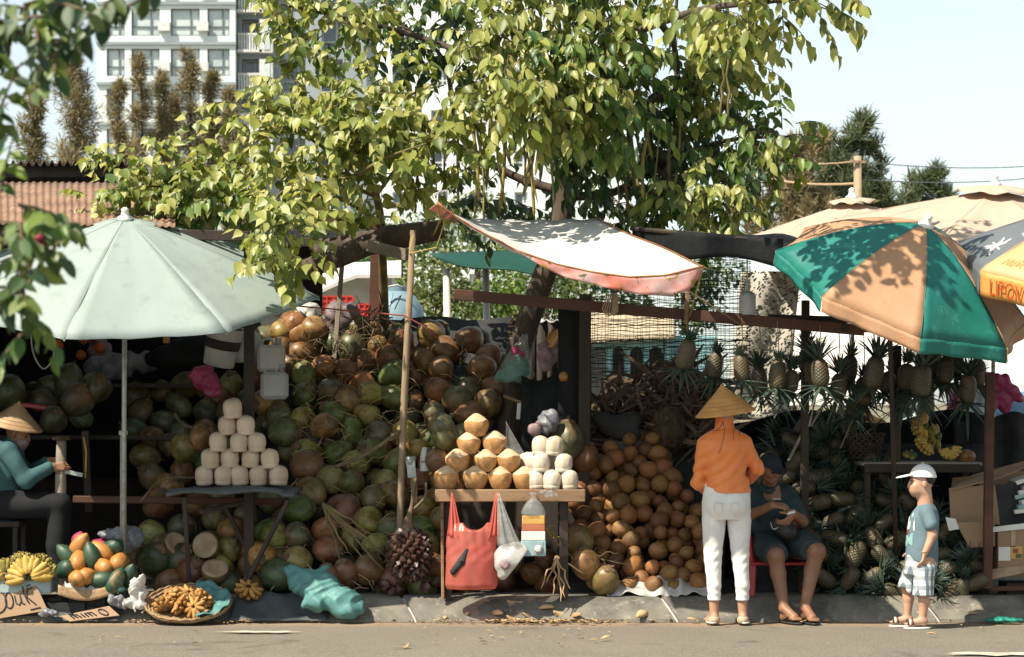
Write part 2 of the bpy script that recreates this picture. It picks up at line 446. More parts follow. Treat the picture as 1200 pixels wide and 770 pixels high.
_m('white_denim', (.72, .71, .68), (.64, .63, .60), scale=7, rough=.75, bmp=.35, bscale=26, bdist=.006)
_m('shoe_beige', (.50, .36, .26), (.42, .29, .2), scale=9, rough=.5)
_m('shoe_white', (.66, .64, .58), (.5, .47, .42), scale=9, rough=.6)
_m('polo_dark', (.035, .06, .065), (.022, .042, .047), scale=6, rough=.8, bmp=.35, bscale=26, bdist=.006)
_m('shorts_dark', (.034, .05, .055), (.022, .036, .042), scale=6, rough=.8, bmp=.35, bscale=22, bdist=.006)
_m('cap_navy', (.02, .024, .032), (.014, .017, .024), scale=8, rough=.8)
_m('cap_white', (.76, .76, .74), (.68, .68, .66), scale=8, rough=.75, bmp=.2)
_m('tee_blue', (.135, .195, .23), (.105, .16, .195), scale=6, rough=.8, bmp=.35, bscale=26, bdist=.006)
_m('print_red', (.32, .09, .06), rough=.7)
_m('print_teal', (.25, .42, .42), rough=.7)
_m('teal_shirt', (.045, .115, .125), (.03, .08, .09), scale=5, rough=.75, bmp=.35, bscale=22, bdist=.008)
_m('dark_trousers', (.016, .017, .02), (.01, .011, .013), scale=5, rough=.85)
_m('rubber', (.03, .03, .032), rough=.6)
_m('red_plastic', (.42, .035, .04), (.33, .025, .03), scale=4, rough=.35, spec=.45)
_m('leather_black', (.014, .014, .015), (.02, .02, .021), scale=8, rough=.4, bmp=.3)
_m('husk', (1, 1, 1), objcol=(.50, .38, .27), c3=(.055, .042, .028), scale=9, rough=.42, spec=.45, bmp=.3, bscale=30, thr=(.40, .64))
_m('calyx', (.16, .11, .06), (.09, .06, .035), scale=14, rough=.85)
_m('nut', (1, 1, 1), objcol=(.62, .52, .42), c3=(.10, .05, .022), scale=11, rough=.6, spec=.35, bmp=.7, bscale=34, stretch=(1, 1, .3), thr=(.4, .7))
_m('white_flesh', (.62, .52, .42), (.50, .39, .29), scale=10, rough=.6, spec=.3, bmp=.4, bscale=40, stretch=(1, 1, .4), objcol=(.8, .74, .66))
_m('cut_top', (.58, .44, .29), (.46, .32, .19), scale=12, rough=.6, bmp=.25)
_m('trim_husk', (.50, .27, .105), (.34, .18, .07), (.58, .40, .22), scale=13, rough=.6, bmp=.4, bscale=40)
_m('half_flesh', (.36, .27, .18), (.24, .17, .1), scale=12, rough=.65)
_m('pineapple_leaf', (.066, .10, .075), (.036, .062, .05), (.15, .175, .12), scale=7, rough=.42, spec=.4, bmp=.2, trans=.12)
_m('banana', (.52, .33, .07), (.42, .27, .065), (.13, .085, .035), scale=9, rough=.5, bmp=.2)
_m('banana_green', (.34, .27, .07), (.24, .21, .06), (.14, .09, .03), scale=9, rough=.5, bmp=.2)
_m('bag_dim', (.17, .13, .14), (.11, .085, .09), scale=7, rough=.45, bmp=.8, bscale=20, bdist=.012)
_m('banana_tip', (.06, .045, .03), rough=.8)
_m('dried_fruit', (.48, .25, .07), (.28, .14, .04), (.09, .05, .025), scale=10, rough=.5)
_m('stem_green', (.10, .14, .06), (.06, .09, .04), scale=9, rough=.6)
_m('wicker', (.36, .24, .13), (.22, .14, .08), scale=20, rough=.7, bmp=.6, bscale=70)
_m('dry_leaf', (.16, .115, .085), (.08, .055, .04), (.25, .19, .14), scale=8, rough=.85, bmp=.5)
_m('fibre', (.11, .075, .045), (.06, .04, .025), scale=14, rough=.95, bmp=.9, bscale=40, bdist=.02)
_m('husk_chip', (.50, .36, .20), (.34, .22, .11), scale=9, rough=.8)
_m('nipa', (.075, .036, .025), (.045, .022, .017), (.15, .10, .075), scale=9, rough=.4, spec=.5, bmp=.4)
_m('rope', (.42, .31, .2), (.3, .21, .13), scale=30, rough=.9)
_m('rope_red', (.26, .07, .05), (.2, .05, .04), scale=20, rough=.8)
_m('yellow_cord', (.5, .38, .08), rough=.7)
_m('net_black', (.04, .055, .05), rough=.8, bmp=0)
_m('net_white', (.70, .66, .58), (.5, .46, .4), scale=3, rough=.8, trans=.25)
_m('umb_pale', (.30, .365, .345), (.275, .335, .315), (.25, .30, .275), scale=2.5, rough=.6, bmp=.25, bscale=9, bdist=.012, trans=.12)
_m('umb_teal', (.02, .20, .165), (.014, .16, .135), (.05, .26, .22), scale=3, rough=.45, spec=.4, bmp=.35, bscale=12, bdist=.012, trans=.2)
_m('umb_tan', (.52, .30, .17), (.46, .26, .15), (.42, .23, .13), scale=3, rough=.6, bmp=.35, bscale=12, bdist=.012, trans=.2)
_m('umb_beige', (.60, .47, .37), (.54, .42, .33), scale=2.5, rough=.6, bmp=.25, bscale=9, bdist=.012, trans=.25)
_m('umb_orange', (.68, .33, .085), (.62, .29, .075), scale=2.5, rough=.5, bmp=.2, trans=.2)
_m('umb_cream', (.60, .41, .21), (.54, .36, .18), scale=2.5, rough=.5, bmp=.2, trans=.2)
_m('umb_grey', (.115, .13, .145), (.095, .11, .125), scale=2.5, rough=.5, bmp=.2)
_m('print_orange', (.50, .07, .01), rough=.5, bmp=0)
_m('print_ochre', (.42, .27, .06), rough=.5, bmp=0)
_m('print_white', (.75, .75, .72), rough=.5, bmp=0)
_m('flower_red', (.24, .025, .06), rough=.6)
_m('trunk_wrap', (.33, .22, .12), (.2, .13, .07), scale=10, rough=.8)
_m('juice_yellow', (.58, .34, .10), (.5, .29, .08), rough=.35)
_m('juice_orange', (.48, .17, .09), rough=.35)
_m('juice_white', (.70, .70, .66), rough=.35)
_m('juice_blue', (.36, .52, .56), rough=.35)
_m('glass_jar', (.5, .52, .5), rough=.1, spec=.6, alpha=.4, bmp=0)
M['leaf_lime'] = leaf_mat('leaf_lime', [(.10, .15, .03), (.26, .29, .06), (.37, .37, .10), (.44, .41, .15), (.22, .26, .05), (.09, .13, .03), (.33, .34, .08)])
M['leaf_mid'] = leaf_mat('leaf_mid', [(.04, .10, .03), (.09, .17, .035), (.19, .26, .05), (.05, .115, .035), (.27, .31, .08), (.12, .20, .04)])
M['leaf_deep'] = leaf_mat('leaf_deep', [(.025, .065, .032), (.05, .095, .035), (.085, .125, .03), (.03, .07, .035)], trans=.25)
M['needle'] = leaf_mat('needle', [(.15, .13, .075), (.24, .185, .105), (.31, .235, .14)], trans=.2, rough=.7)
M['needle_green'] = leaf_mat('needle_green', [(.06, .085, .045), (.10, .125, .065), (.14, .15, .075)], trans=.2, rough=.7)
M['bush'] = leaf_mat('bush', [(.06, .09, .03), (.12, .15, .05), (.19, .20, .07)], trans=.3, rough=.6)

# asphalt with stones, cracks and sand drifting to the kerb
def asphalt():
    m, nt, b = new_mat('asphalt'); v = coords(nt, jitter=False)
    c = mix(nt, ramp(nt, noise(nt, v, 1.1, 5), .35, .7), (.165, .148, .12), (.12, .11, .095))
    c = mix(nt, ramp(nt, noise(nt, v, 95, 3), .47, .60), c, (.24, .21, .17))
    c = mix(nt, ramp(nt, noise(nt, v, 62, 3, .8), .56, .66), c, (.10, .09, .075))
    sx = nd(nt, 'ShaderNodeSeparateXYZ'); nt.links.new(v, sx.inputs[0])
    ad = nd(nt, 'ShaderNodeMath', operation='MULTIPLY_ADD'); nt.links.new(noise(nt, v, 2.3, 6, .7), ad.inputs[0]); ad.inputs[1].default_value = .7
    nt.links.new(sx.outputs['Y'], ad.inputs[2])
    c = mix(nt, ramp(nt, ad.outputs[0], -.28, .40), c, (.30, .215, .14))
    vo = nd(nt, 'ShaderNodeTexVoronoi', feature='DISTANCE_TO_EDGE', Scale=.75)
    wv = mix(nt, .22, v, noise(nt, v, 3.0, 6, .7)); nt.links.new(wv, vo.inputs['Vector'])
    ck = nd(nt, 'ShaderNodeMath', operation='MULTIPLY'); ck.inputs[1].default_value = 1.0; nt.links.new(vo.outputs['Distance'], ck.inputs[0])
    c = mix(nt, ramp(nt, noise(nt, v, 1.7, 4, .6, .8), .60, .72), c, (.62, .62, .64), 'MULTIPLY')
    nt.links.new(c, b.inputs['Base Color']); b.inputs['Roughness'].default_value = .88; b.inputs['Specular IOR Level'].default_value = .25
    nt.links.new(bump(nt, noise(nt, v, 150, 4), .7, .006), b.inputs['Normal']); return m
M['asphalt'] = asphalt()

# white canopy cloth, and its pink flowered border
def floral():
    m, nt, b = new_mat('floral_border'); v = coords(nt, jitter=False)
    c = mix(nt, ramp(nt, noise(nt, v, 5, 3), .42, .66), (.66, .44, .42), (.60, .17, .11))
    c = mix(nt, ramp(nt, noise(nt, v, 13, 3, .5, .6), .60, .66), c, (.36, .26, .05))
    c = mix(nt, ramp(nt, noise(nt, v, 17, 3, .5, .9), .64, .68), c, (.10, .12, .05))
    nt.links.new(c, b.inputs['Base Color']); b.inputs['Roughness'].default_value = .6
    t = nd(nt, 'ShaderNodeBsdfTranslucent'); nt.links.new(c, t.inputs['Color'])
    ms = nd(nt, 'ShaderNodeMixShader'); ms.inputs[0].default_value = .35
    nt.links.new(b.outputs[0], ms.inputs[1]); nt.links.new(t.outputs[0], ms.inputs[2])
    nt.links.new(ms.outputs[0], nt.nodes['Material Output'].inputs['Surface']); return m
M['floral'] = floral()
_m('canvas', (.66, .65, .62), (.58, .575, .55), scale=3, rough=.6, bmp=.3, bscale=9, bdist=.012, trans=.2)
_m('canvas_trim', (.42, .06, .04), (.3, .2, .05), (.08, .10, .05), scale=16, rough=.6)

# papaya: green shoulders ripening to orange
def papaya():
    m, nt, b = new_mat('papaya'); v = coords(nt); oi = nd(nt, 'ShaderNodeObjectInfo')
    n = noise(nt, v, 6, 3)
    ad = nd(nt, 'ShaderNodeMath', operation='ADD'); nt.links.new(n, ad.inputs[0]); nt.links.new(oi.outputs['Alpha'], ad.inputs[1])
    c = mix(nt, ramp(nt, ad.outputs[0], .84, 1.22), (.018, .058, .034), (.40, .175, .04))
    c = mix(nt, ramp(nt, noise(nt, v, 30, 5, .7), .55, .72), c, (.12, .085, .03))
    nt.links.new(c, b.inputs['Base Color']); b.inputs['Roughness'].default_value = .5
    nt.links.new(bump(nt, noise(nt, v, 40), .3, .004), b.inputs['Normal']); return m
M['papaya'] = papaya()

# pineapple skin: eyes are modelled, the colour sits in them
def pineapple():
    m, nt, b = new_mat('pineapple_skin'); v = coords(nt)
    at = nd(nt, 'ShaderNodeAttribute', attribute_name='tint')
    c = mix(nt, ramp(nt, noise(nt, v, 9, 3), .35, .7), (.062, .055, .03), (.125, .082, .032))
    c = mix(nt, at.outputs['Fac'], (.045, .042, .03), c)
    nt.links.new(c, b.inputs['Base Color']); b.inputs['Roughness'].default_value = .5
    return m
M['pineapple'] = pineapple()
# checked shorts
def checks():
    m, nt, b = new_mat('checked_cloth'); v = coords(nt, jitter=False)
    sx = nd(nt, 'ShaderNodeSeparateXYZ'); nt.links.new(v, sx.inputs[0])
    def band(o, f, lo, hi, sub=None):
        a = nd(nt, 'ShaderNodeMath', operation='MULTIPLY'); a.inputs[1].default_value = f; nt.links.new(o, a.inputs[0])
        s_ = nd(nt, 'ShaderNodeMath', operation='SINE'); nt.links.new(a.outputs[0], s_.inputs[0])
        return ramp(nt, s_.outputs[0], lo, hi)
    ax = nd(nt, 'ShaderNodeMath', operation='ADD'); nt.links.new(sx.outputs['X'], ax.inputs[0]); nt.links.new(sx.outputs['Y'], ax.inputs[1])
    c = mix(nt, band(ax.outputs[0], 118, -.05, .15), (.60, .62, .62), (.13, .17, .20))
    c = mix(nt, band(sx.outputs['Z'], 100, .0, .2), c, mix(nt, .6, c, (.10, .14, .18)))
    nt.links.new(c, b.inputs['Base Color']); b.inputs['Roughness'].default_value = .8
    nt.links.new(bump(nt, noise(nt, v, 30), .35, .006), b.inputs['Normal']); return m
M['checks'] = checks()
# ------------------------------------------------------------------ leaves, shared by trees and shrubs
def leaf_base(kind):
    rows = {'heart': [(0, .03), (.07, .17), (.20, .32), (.38, .37), (.60, .27), (.80, .12), (1, .008)],
            'oval': [(0, .03), (.12, .14), (.30, .235), (.52, .25), (.72, .19), (.88, .085), (1, .008)],
            'long': [(0, .03), (.25, .15), (.5, .19), (.75, .14), (.9, .06), (1, .01)],
            'far': [(0, .05), (.5, .34), (1, .02)],
            'needle': [(0, .035), (.5, .06), (1, .012)]}[kind]
    V = []; F = []
    for i, (t, wd) in enumerate(rows):
        z = -.16 * t * t + .05 * t
        e = .028 * math.sin(i * 2.4) if kind in ('oval', 'heart') else 0
        V += [(t, -wd, z + .34 * wd + e), (t, 0, z), (t, wd, z + .34 * wd - e)]
        if i:
            a = (i - 1) * 3; b = i * 3
            F += [(a, b, b + 1, a + 1), (a + 1, b + 1, b + 2, a + 2)]
    return np.array(V, 'f4'), np.array(F, 'i4')
LB = {k: leaf_base(k) for k in ('heart', 'oval', 'long', 'far', 'needle')}
def frames(D, N):
    D = D / (np.linalg.norm(D, axis=1, keepdims=True) + 1e-9)
    Y = np.cross(N, D); Y /= (np.linalg.norm(Y, axis=1, keepdims=True) + 1e-9)
    Z = np.cross(D, Y); return np.stack([D, Y, Z], 2)     # columns
def leaves_np(kind, Pn, D, N, L, rng):
    BV, BF = LB[kind]; A = frames(D, N); n = len(Pn)
    B = np.repeat(BV[None], n, 0); B[:, :, 2] *= rng.uniform(.3, 2.2, (n, 1)); B[:, :, 1] *= rng.uniform(.8, 1.15, (n, 1))
    V = np.einsum('nij,nkj->nki', A, B) * L[:, None, None] + Pn[:, None, :]
    F = BF[None] + (np.arange(n) * len(BV))[:, None, None]
    tint = np.repeat(rng.rand(n), len(BV))
    return V.reshape(-1, 3), F.reshape(-1, 4), tint
def leaf_cloud(name, mat, clumps, kind, size, parent, seed=1, droop=.5):
    """clumps: (centre, radius vec, count)"""
    rng = np.random.RandomState(seed); Ps = []; Ds = []; Ns = []
    for c, r, n in clumps:
        u = rng.normal(size=(n, 3)); u /= np.linalg.norm(u, axis=1, keepdims=True)
        q = rng.rand(n, 1) ** .45
        Ps.append(np.array(c) + u * q * np.array(r)); d = u + rng.normal(size=(n, 3)) * .5; d[:, 2] -= droop
        Ds.append(d); Ns.append(u * .6 + rng.normal(size=(n, 3)) * .5 + np.array([-.2, -.3, .7]))
    Pn = np.concatenate(Ps); D = np.concatenate(Ds); N = np.concatenate(Ns)
    L = size * rng.uniform(.65, 1.3, len(Pn))
    V, F, t = leaves_np(kind, Pn, D, N, L, rng)
    off = np.array(wloc(parent))
    o = link(name, np_mesh(name, V - off, F, mat, t), parent); o['kind'] = 'stuff'; return o

def wander(a, b, n, amp):
    a = Vector(a); b = Vector(b); out = []
    for i in range(n + 1):
        t = i / n; out.append(a.lerp(b, t) + rv(amp) * (4 * t * (1 - t)))
    return out

# ------------------------------------------------------------------ the setting
def structure(o): o['kind'] = 'structure'; return o
structure(MB().grid(lambda u, v: ((u - .5) * 1600, -60 + v * 1400, -.03), 8, 8).build('ground', M['earth']))
structure(MB().grid(lambda u, v: ((u - .5) * 160, -9.6 + v * 9.66, .012 * (1 - abs(2 * v - 1)) - .012), 4, 10).build('road', M['asphalt']))
structure(MB().box((0, 4.9, .06), (120, 8.8, .15)).build('pavement', M['pavement'], smooth=False))
structure(MB().box((0, -15.0, .05), (120, 10.4, .16)).build('far_pavement', M['pavement'], smooth=False))
kerb = structure(MB().add([(-60, .012, -.01), (60, .012, -.01), (60, .215, .133), (-60, .215, .133), (60, .52, .135), (-60, .52, .135)], [(0, 1, 2, 3), (3, 2, 4, 5)]).build('kerb', pm('kerb_mortar', (.50, .48, .43), (.34, .32, .28), scale=9, rough=.9), smooth=False))
prof = [(0.0, -.01), (.008, .014), (.06, .050), (.13, .096), (.20, .138), (.235, .149), (.50, .153), (.50, -.01)]
j = [483 + 307 * k for k in range(-5, 8)]
for k in range(len(j) - 1):
    x0 = (j[k] - 600) / 171.9 + .012; x1 = (j[k + 1] - 600) / 171.9 - .012; mb = MB(); nx = 8
    for i in range(nx + 1):
        x = lerp(x0, x1, i / nx)
        for y, z in prof: mb.v.append((x - .45 * min(y, .24) + .02, y + RND.uniform(-.004, .004), z + (RND.uniform(-.004, .004) if z > .02 else 0)))
    n = len(prof)
    for i in range(nx):
        for q in range(n - 1): mb.f.append((i * n + q, (i + 1) * n + q, (i + 1) * n + q + 1, i * n + q + 1)); mb.m.append(0)
    mb.f.append(tuple(range(n))); mb.m.append(0); mb.f.append(tuple(nx * n + q for q in range(n))); mb.m.append(0)
    mb.build('kerb_stone', M['kerb'], kerb, smooth='auto')
for (cx, cy, ww, dd, sd) in ((305, 741, .30, .035, 1), (1172, 767, .42, .05, 2)):     # worn white road paint
    y = 1.5 * 2750 / (cy - 470) - 16; c = P(cx, cy, y); rr = random.Random(sd); mb = MB(); n = 22
    vs = [(c.x + ww * math.cos(a) * rr.uniform(.5, 1.1), c.y + dd * math.sin(a) * rr.uniform(.4, 1.1) * 2.2, .005) for a in [2 * math.pi * i / n for i in range(n)]]
    mb.add(vs, [tuple(range(n))]); structure(mb.build('worn_marking', pm('worn_paint', (.62, .58, .5), (.36, .31, .24), scale=14, rough=.8), smooth=False))

# ------------------------------------------------------------------ far buildings
def facade(mb, x0, x1, z0, z1, y, rects, depth=.4, mi=0):
    xs = sorted({x0, x1} | {v for r in rects for v in (r[0], r[1])}); zs = sorted({z0, z1} | {v for r in rects for v in (r[2], r[3])})
    for a, b in zip(xs, xs[1:]):
        for c, d in zip(zs, zs[1:]):
            mx, mz = (a + b) / 2, (c + d) / 2
            if any(r[0] < mx < r[1] and r[2] < mz < r[3] for r in rects): continue
            mb.add([(a, y, c), (b, y, c), (b, y, d), (a, y, d)], [(0, 1, 2, 3)], mi)
    for a, b, c, d in rects:
        Y = y + depth
        mb.add([(a, y, c), (b, y, c), (b, y, d), (a, y, d), (a, Y, c), (b, Y, c), (b, Y, d), (a, Y, d)],
               [(0, 1, 5, 4), (1, 2, 6, 5), (2, 3, 7, 6), (3, 0, 4, 7)], mi)
def window(root, r, y, glass, frame, bars=2, curtain=True):
    a, b, c, d = r; f = MB(); t = .09
    for x in [a + t / 2, b - t / 2] + [lerp(a, b, .68)][:bars - 1]: f.box((x, y + .25, (c + d) / 2), (t, .1, d - c - .004))
    f.box(((a + b) / 2, y + .25, c + t / 2), (b - a - .004, .106, t)); f.box(((a + b) / 2, y + .25, d - t / 2), (b - a - .004, .106, t))
    f.box(((a + b) / 2, y + .25, lerp(c, d, .35)), (b - a - .004, .103, t * .8))
    o = f.build('window', frame, root, smooth=False)
    p = MB().box(((a + b) / 2, y + .32, (c + d) / 2), (b - a, .03, d - c)).build('pane', glass, root, smooth=False); p.parent = o
    return o
YB = 160
tower = thing('apartment_building', 'white apartment tower with a grey balcony wing, rising behind the trees at upper left', 'building', P(270, 728, YB))
kB = (YB + 16) / 2750
def X(px): return (px - 600) * kB
def Z(py): return 1.5 - (py - 470) * kB
rects = []; glasses = []
for py in range(-84, 440, 47):
    for a, b in ((125, 146), (154, 187), (200, 234), (243, 269)):
        rects.append((X(a), X(b), Z(py + 32), Z(py)))
mb = MB(); facade(mb, X(114), X(276), Z(474), Z(-110), YB, rects)
mb.box(((X(114) + X(276)) / 2, YB + 9, (Z(474) + Z(-110)) / 2), (X(276) - X(114) - .1, 17, Z(-110) - Z(474) - .1))
mb.build('white_wall', M['white_paint'], tower, smooth=False)
for r in rects:
    if r[2] > Z(230): window(tower, r, YB - .0, M['curtain'], M['window_frame'])
rr2 = [(X(a), X(b), Z(py + 38), Z(py)) for py in range(-75, 440, 47) for a, b in ((281, 302), (327, 356), (375, 400))]
mb = MB(); facade(mb, X(276.3), X(428), Z(474), Z(-110), YB + 1.5, rr2, 1.2)
mb.box(((X(276) + X(428)) / 2, YB + 10.7, (Z(474) + Z(-110)) / 2), (X(428) - X(276) - .3, 16, Z(-110) - Z(474) - .1))
mb.build('grey_wall', M['grey_paint'], tower, smooth=False)
for r in rr2:
    if r[2] > Z(200): window(tower, r, YB + 2.2, M['glass_dark'], M['window_white'])
for py in range(-75, 200, 47):
    rail = MB(); a, b = X(279), X(304)
    for i in range(9): rail.box((lerp(a, b, i / 8), YB + .7, Z(py + 29)), (.12, .1, 1.15))
    rail.box(((a + b) / 2, YB + .7, Z(py + 19.2)), (b - a + .2, .14, .14)); rail.box(((a + b) / 2, YB + .95, Z(py + 39.5)), (b - a + .3, 1.1, .2))
    rail.build('balcony', M['window_white'], tower, smooth=False)
    MB().box((X(311), YB + .9, Z(py + 22)), (1.0, 1.0, 2.5)).build('side_panel', M['window_white'], tower, smooth=False)
    MB().box((X(312), YB + .37, Z(py + 22)), (.5, .05, 2.1)).build('pane', M['curtain'], tower, smooth=False)
mb = MB()
for py in range(-90, 440, 47): mb.box(((X(114) + X(276)) / 2, YB - .09, Z(py)), (X(276) - X(114) + .1, .2, .22)); 
mb.build('floor_band', M['grey_paint'], tower, smooth=False)
rq = random.Random(9)
for py in range(-37, 160, 47):
    for a in (150, 193, 238):
        if rq.random() < .6: MB().box((X(a), YB - .25, Z(py + 22)), (.22 * 4, .5, .65)).build('air_conditioner', M['window_white'], tower, smooth=False)
YB2 = 120; kB = (YB2 + 16) / 2750
b2 = thing('white_building', 'white building with dark windows glimpsed between hanging vines behind the tree', 'building', P(610, 728, YB2))
rects = [(X(a), X(b), Z(py + 20), Z(py)) for py in range(-15, 430, 48) for a, b in ((460, 480), (505, 525), (550, 572), (603, 618), (650, 672), (700, 720))]
mb = MB(); facade(mb, X(440), X(740), Z(474), Z(-30), YB2, rects)
mb.box(((X(440) + X(740)) / 2, YB2 + 6, (Z(474) + Z(-30)) / 2), (X(740) - X(440) - .1, 11, Z(-30) - Z(474) - .1))
mb.build('wall', M['white_paint'], b2, smooth=False)
for r in rects:
    if r[2] > Z(330): window(b2, r, YB2, M['glass_dark'], M['window_white'])

# ------------------------------------------------------------------ far trees
def casuarina(px, py_top, py_bot, wpx, Y, label, mat='needle', n=1500, cone=.35, seed=1, lean=0, group='feathery trees in front of the apartment tower', name='casuarina_tree'):
    k = (Y + 16) / 2750; base = P(px, 728, Y); base.z = 0; top = P(px + lean, py_top, Y); H = top.z
    t = thing(name, label, 'tree', base, group)
    MB().tube([base, base.lerp(top, .5) + Vector((RND.uniform(-.2, .2), 0, 0)), top], [wpx * k * .07 + .05, wpx * k * .05 + .03, .015], 7).build('trunk', M['bark'], t)
    rng = np.random.RandomState(seed); zb = P(0, py_bot, Y).z * .45
    cl = []; nb = 24 if wpx < 60 else 46; per = 5; ax = base.lerp(top, 1)
    for i in range(nb):
        f = (i + rng.rand()) / nb; z = lerp(zb, H, f); rad = wpx * k / 2 * (1 - f) ** cone * (.55 + .75 * rng.rand())
        a = rng.rand() * 6.28; st = base.lerp(top, z / H); up = (.5 + .7 * rng.rand()) * rad
        for q in range(per):
            g = (q + .6) / per; c = st + Vector((math.cos(a) * rad * g, math.sin(a) * rad * g, up * g * g)); rr_ = rad * (.34 - .18 * g) + 2.2 * k
            cl.append((c, (rr_, rr_, rr_ * 1.5), max(6, int(1.8 * n) // (nb * per))))
    cl.append((base.lerp(top, .95), (2.5 * k, 2.5 * k, 14 * k), 60))
    leaf_cloud('crown', M[mat], cl, 'needle', 9 * k, t, seed, droop=-.35)
    return t
for i, (px, pt, w_, lab) in enumerate(((165, 72, 24, 'slim brown casuarina, second tall spire right of the broad one before the tower'),
        (192, 86, 18, 'thin short casuarina spire under the tower windows'), (224, 62, 26, 'tallest slim casuarina spire before the white tower'),
        (246, 84, 18, 'slim casuarina spire just left of the balcony wing'), (140, 96, 22, 'slim casuarina spire touching the broad brown tree'),
        (268, 108, 20, 'lowest casuarina spire below the balcony wing'), (207, 110, 26, 'bushy low casuarina between the tall spires'))):
    casuarina(px, pt, 200, w_ * 1.9, 75 + i, lab, seed=i + 3, n=3000, cone=.3)
casuarina(88, 62, 200, 85, 72, 'broad brown feathery casuarina left of the apartment tower', n=7000, seed=20, cone=.4)
casuarina(40, 105, 200, 60, 74, 'low brown casuarina above the rusty roof at far left', n=5000, seed=21, cone=.4)
def feathery(label, base_px, Y, clumps, mat, group='casuarinas behind the umbrellas', seed=1):
    k = (Y + 16) / 2750; base = P(base_px, 728, Y); base.z = 0; t = thing('casuarina_tree', label, 'tree', base, group); top = P(clumps[0][0], clumps[0][1] + clumps[0][2] * .3, Y); hub = Vector((base.x, Y, top.z * .45))
    MB().tube([base, hub, hub.lerp(top, .6), top], [10 * k, 7 * k, 4 * k, k], 7).build('trunk', M['bark'], t)
    rng = np.random.RandomState(seed); cl = []
    for px, py, r, n in clumps:
        c = P(px, py, Y); st = hub.lerp(top, max(0, min(1, (c.z - hub.z) / max(.1, top.z - hub.z))) * .7)
        MB().tube([st, st.lerp(c, .6) - Vector((0, 0, .2 * r * k)), c], [1.6 * k, 1.1 * k, .4 * k], 5).build('limb', M['bark'], t)
        for q in range(12):
            u = rng.normal(size=3); u /= np.linalg.norm(u); u *= rng.rand() ** .4; cc = c + Vector(u) * r * k * .85
            cl.append((cc, (r * k * .16, r * k * .16, r * k * .34), n // 12))
    leaf_cloud('crown', M[mat], cl, 'needle', 13 * k, t, seed, droop=-.9)
feathery('tall feathery green casuarina behind the wooden utility pole', 990, 62, [(1014, 142, 15, 380), (1000, 165, 22, 620), (1022, 172, 13, 260), (985, 188, 28, 900), (1012, 205, 24, 700), (968, 165, 12, 200), (1000, 235, 40, 1500), (965, 225, 34, 1200), (1030, 232, 20, 500), (1030, 190, 10, 140), (1040, 250, 22, 500)], 'needle_green', seed=31)
feathery('wide olive casuarina between the leafy tree and the utility pole', 925, 60, [(955, 172, 18, 500), (930, 175, 16, 420), (905, 195, 24, 700), (940, 205, 32, 1200), (910, 232, 36, 1500), (950, 250, 40, 1600), (880, 250, 34, 1200), (870, 220, 22, 600)], 'needle', seed=32)
feathery('small green casuarina tuft rising over the beige umbrella', 1086, 66, [(1102, 203, 11, 220), (1074, 216, 12, 240), (1090, 218, 16, 420), (1080, 240, 22, 700), (1060, 240, 16, 340), (1108, 232, 12, 220)], 'needle_green', seed=33)
def bush_tree(px, py, rpx, Y, label, mat='bush', n=900, seed=1, size=7):
    k = (Y + 16) / 2750; c = P(px, py, Y); base = Vector((c.x, Y, 0)); t = thing('leafy_tree', label, 'tree', base, 'trees behind the stalls')
    MB().tube(wander(base, c, 4, .08), [.16, .13, .11, .09, .05], 7).build('trunk', M['bark'], t)
    rng = random.Random(seed); cl = []
    for i in range(14):
        a = rng.random() * 6.28; q = rng.random() ** .5 * rpx * k
        cl.append((c + Vector((math.cos(a) * q, rng.uniform(-.6, .6) * rpx * k, math.sin(a) * q * .85)), Vector((.42, .42, .34)) * rpx * k, n // 14))
    leaf_cloud('crown', M[mat], cl, 'far', size * k, t, seed, .3); return t
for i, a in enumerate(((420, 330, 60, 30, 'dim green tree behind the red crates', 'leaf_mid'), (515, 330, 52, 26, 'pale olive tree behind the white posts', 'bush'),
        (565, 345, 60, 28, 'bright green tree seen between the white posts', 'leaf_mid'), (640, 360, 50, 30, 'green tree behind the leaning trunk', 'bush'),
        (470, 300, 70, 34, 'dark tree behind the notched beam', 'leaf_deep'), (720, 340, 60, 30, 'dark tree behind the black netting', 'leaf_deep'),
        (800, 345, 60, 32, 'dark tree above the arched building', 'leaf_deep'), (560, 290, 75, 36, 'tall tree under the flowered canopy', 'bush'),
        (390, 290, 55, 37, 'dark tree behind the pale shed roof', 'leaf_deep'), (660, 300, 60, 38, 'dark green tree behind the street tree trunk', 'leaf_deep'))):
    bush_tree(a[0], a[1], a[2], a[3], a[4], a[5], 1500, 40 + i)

# utility pole and wires
Yp = 34
up = thing('utility_pole', 'pale wooden utility pole standing behind the beige umbrellas', 'pole', Vector((P(1005, 183, Yp).x, Yp, 0)))
MB().tube([Vector((P(1005, 183, Yp).x, Yp, 0)), P(1005, 183, Yp)], [.12, .085], 10).build('shaft', M['pole_wood'], up)
MB().beam(P(996, 189, Yp - .11), P(1014, 190, Yp - .11), .05, .06).build('crossarm', M['pole_wood'], up, smooth=False)
for a, b, r_, lab in (((870, 184, 46), (1005, 189, Yp), .018, 'upper pale wire running left from the utility pole'),
                      ((880, 204, 46), (1005, 215, Yp), .03, 'thick lower cable running left from the utility pole'),
                      ((1005, 189, Yp), (1240, 192, 40), .012, 'thin wire running right from the utility pole'),
                      ((1005, 210, Yp), (1240, 205, 40), .012, 'faint lower wire running right from the utility pole')):
    A = P(*a); B = P(*b); pts = [A.lerp(B, i / 8) - Vector((0, 0, .12 * 4 * (i / 8) * (1 - i / 8))) for i in range(9)]
    tag(MB().tube(pts, r_, 5).build('wire', M['rope'] if r_ > .015 else M['window_frame'], at=A), lab, 'wire')

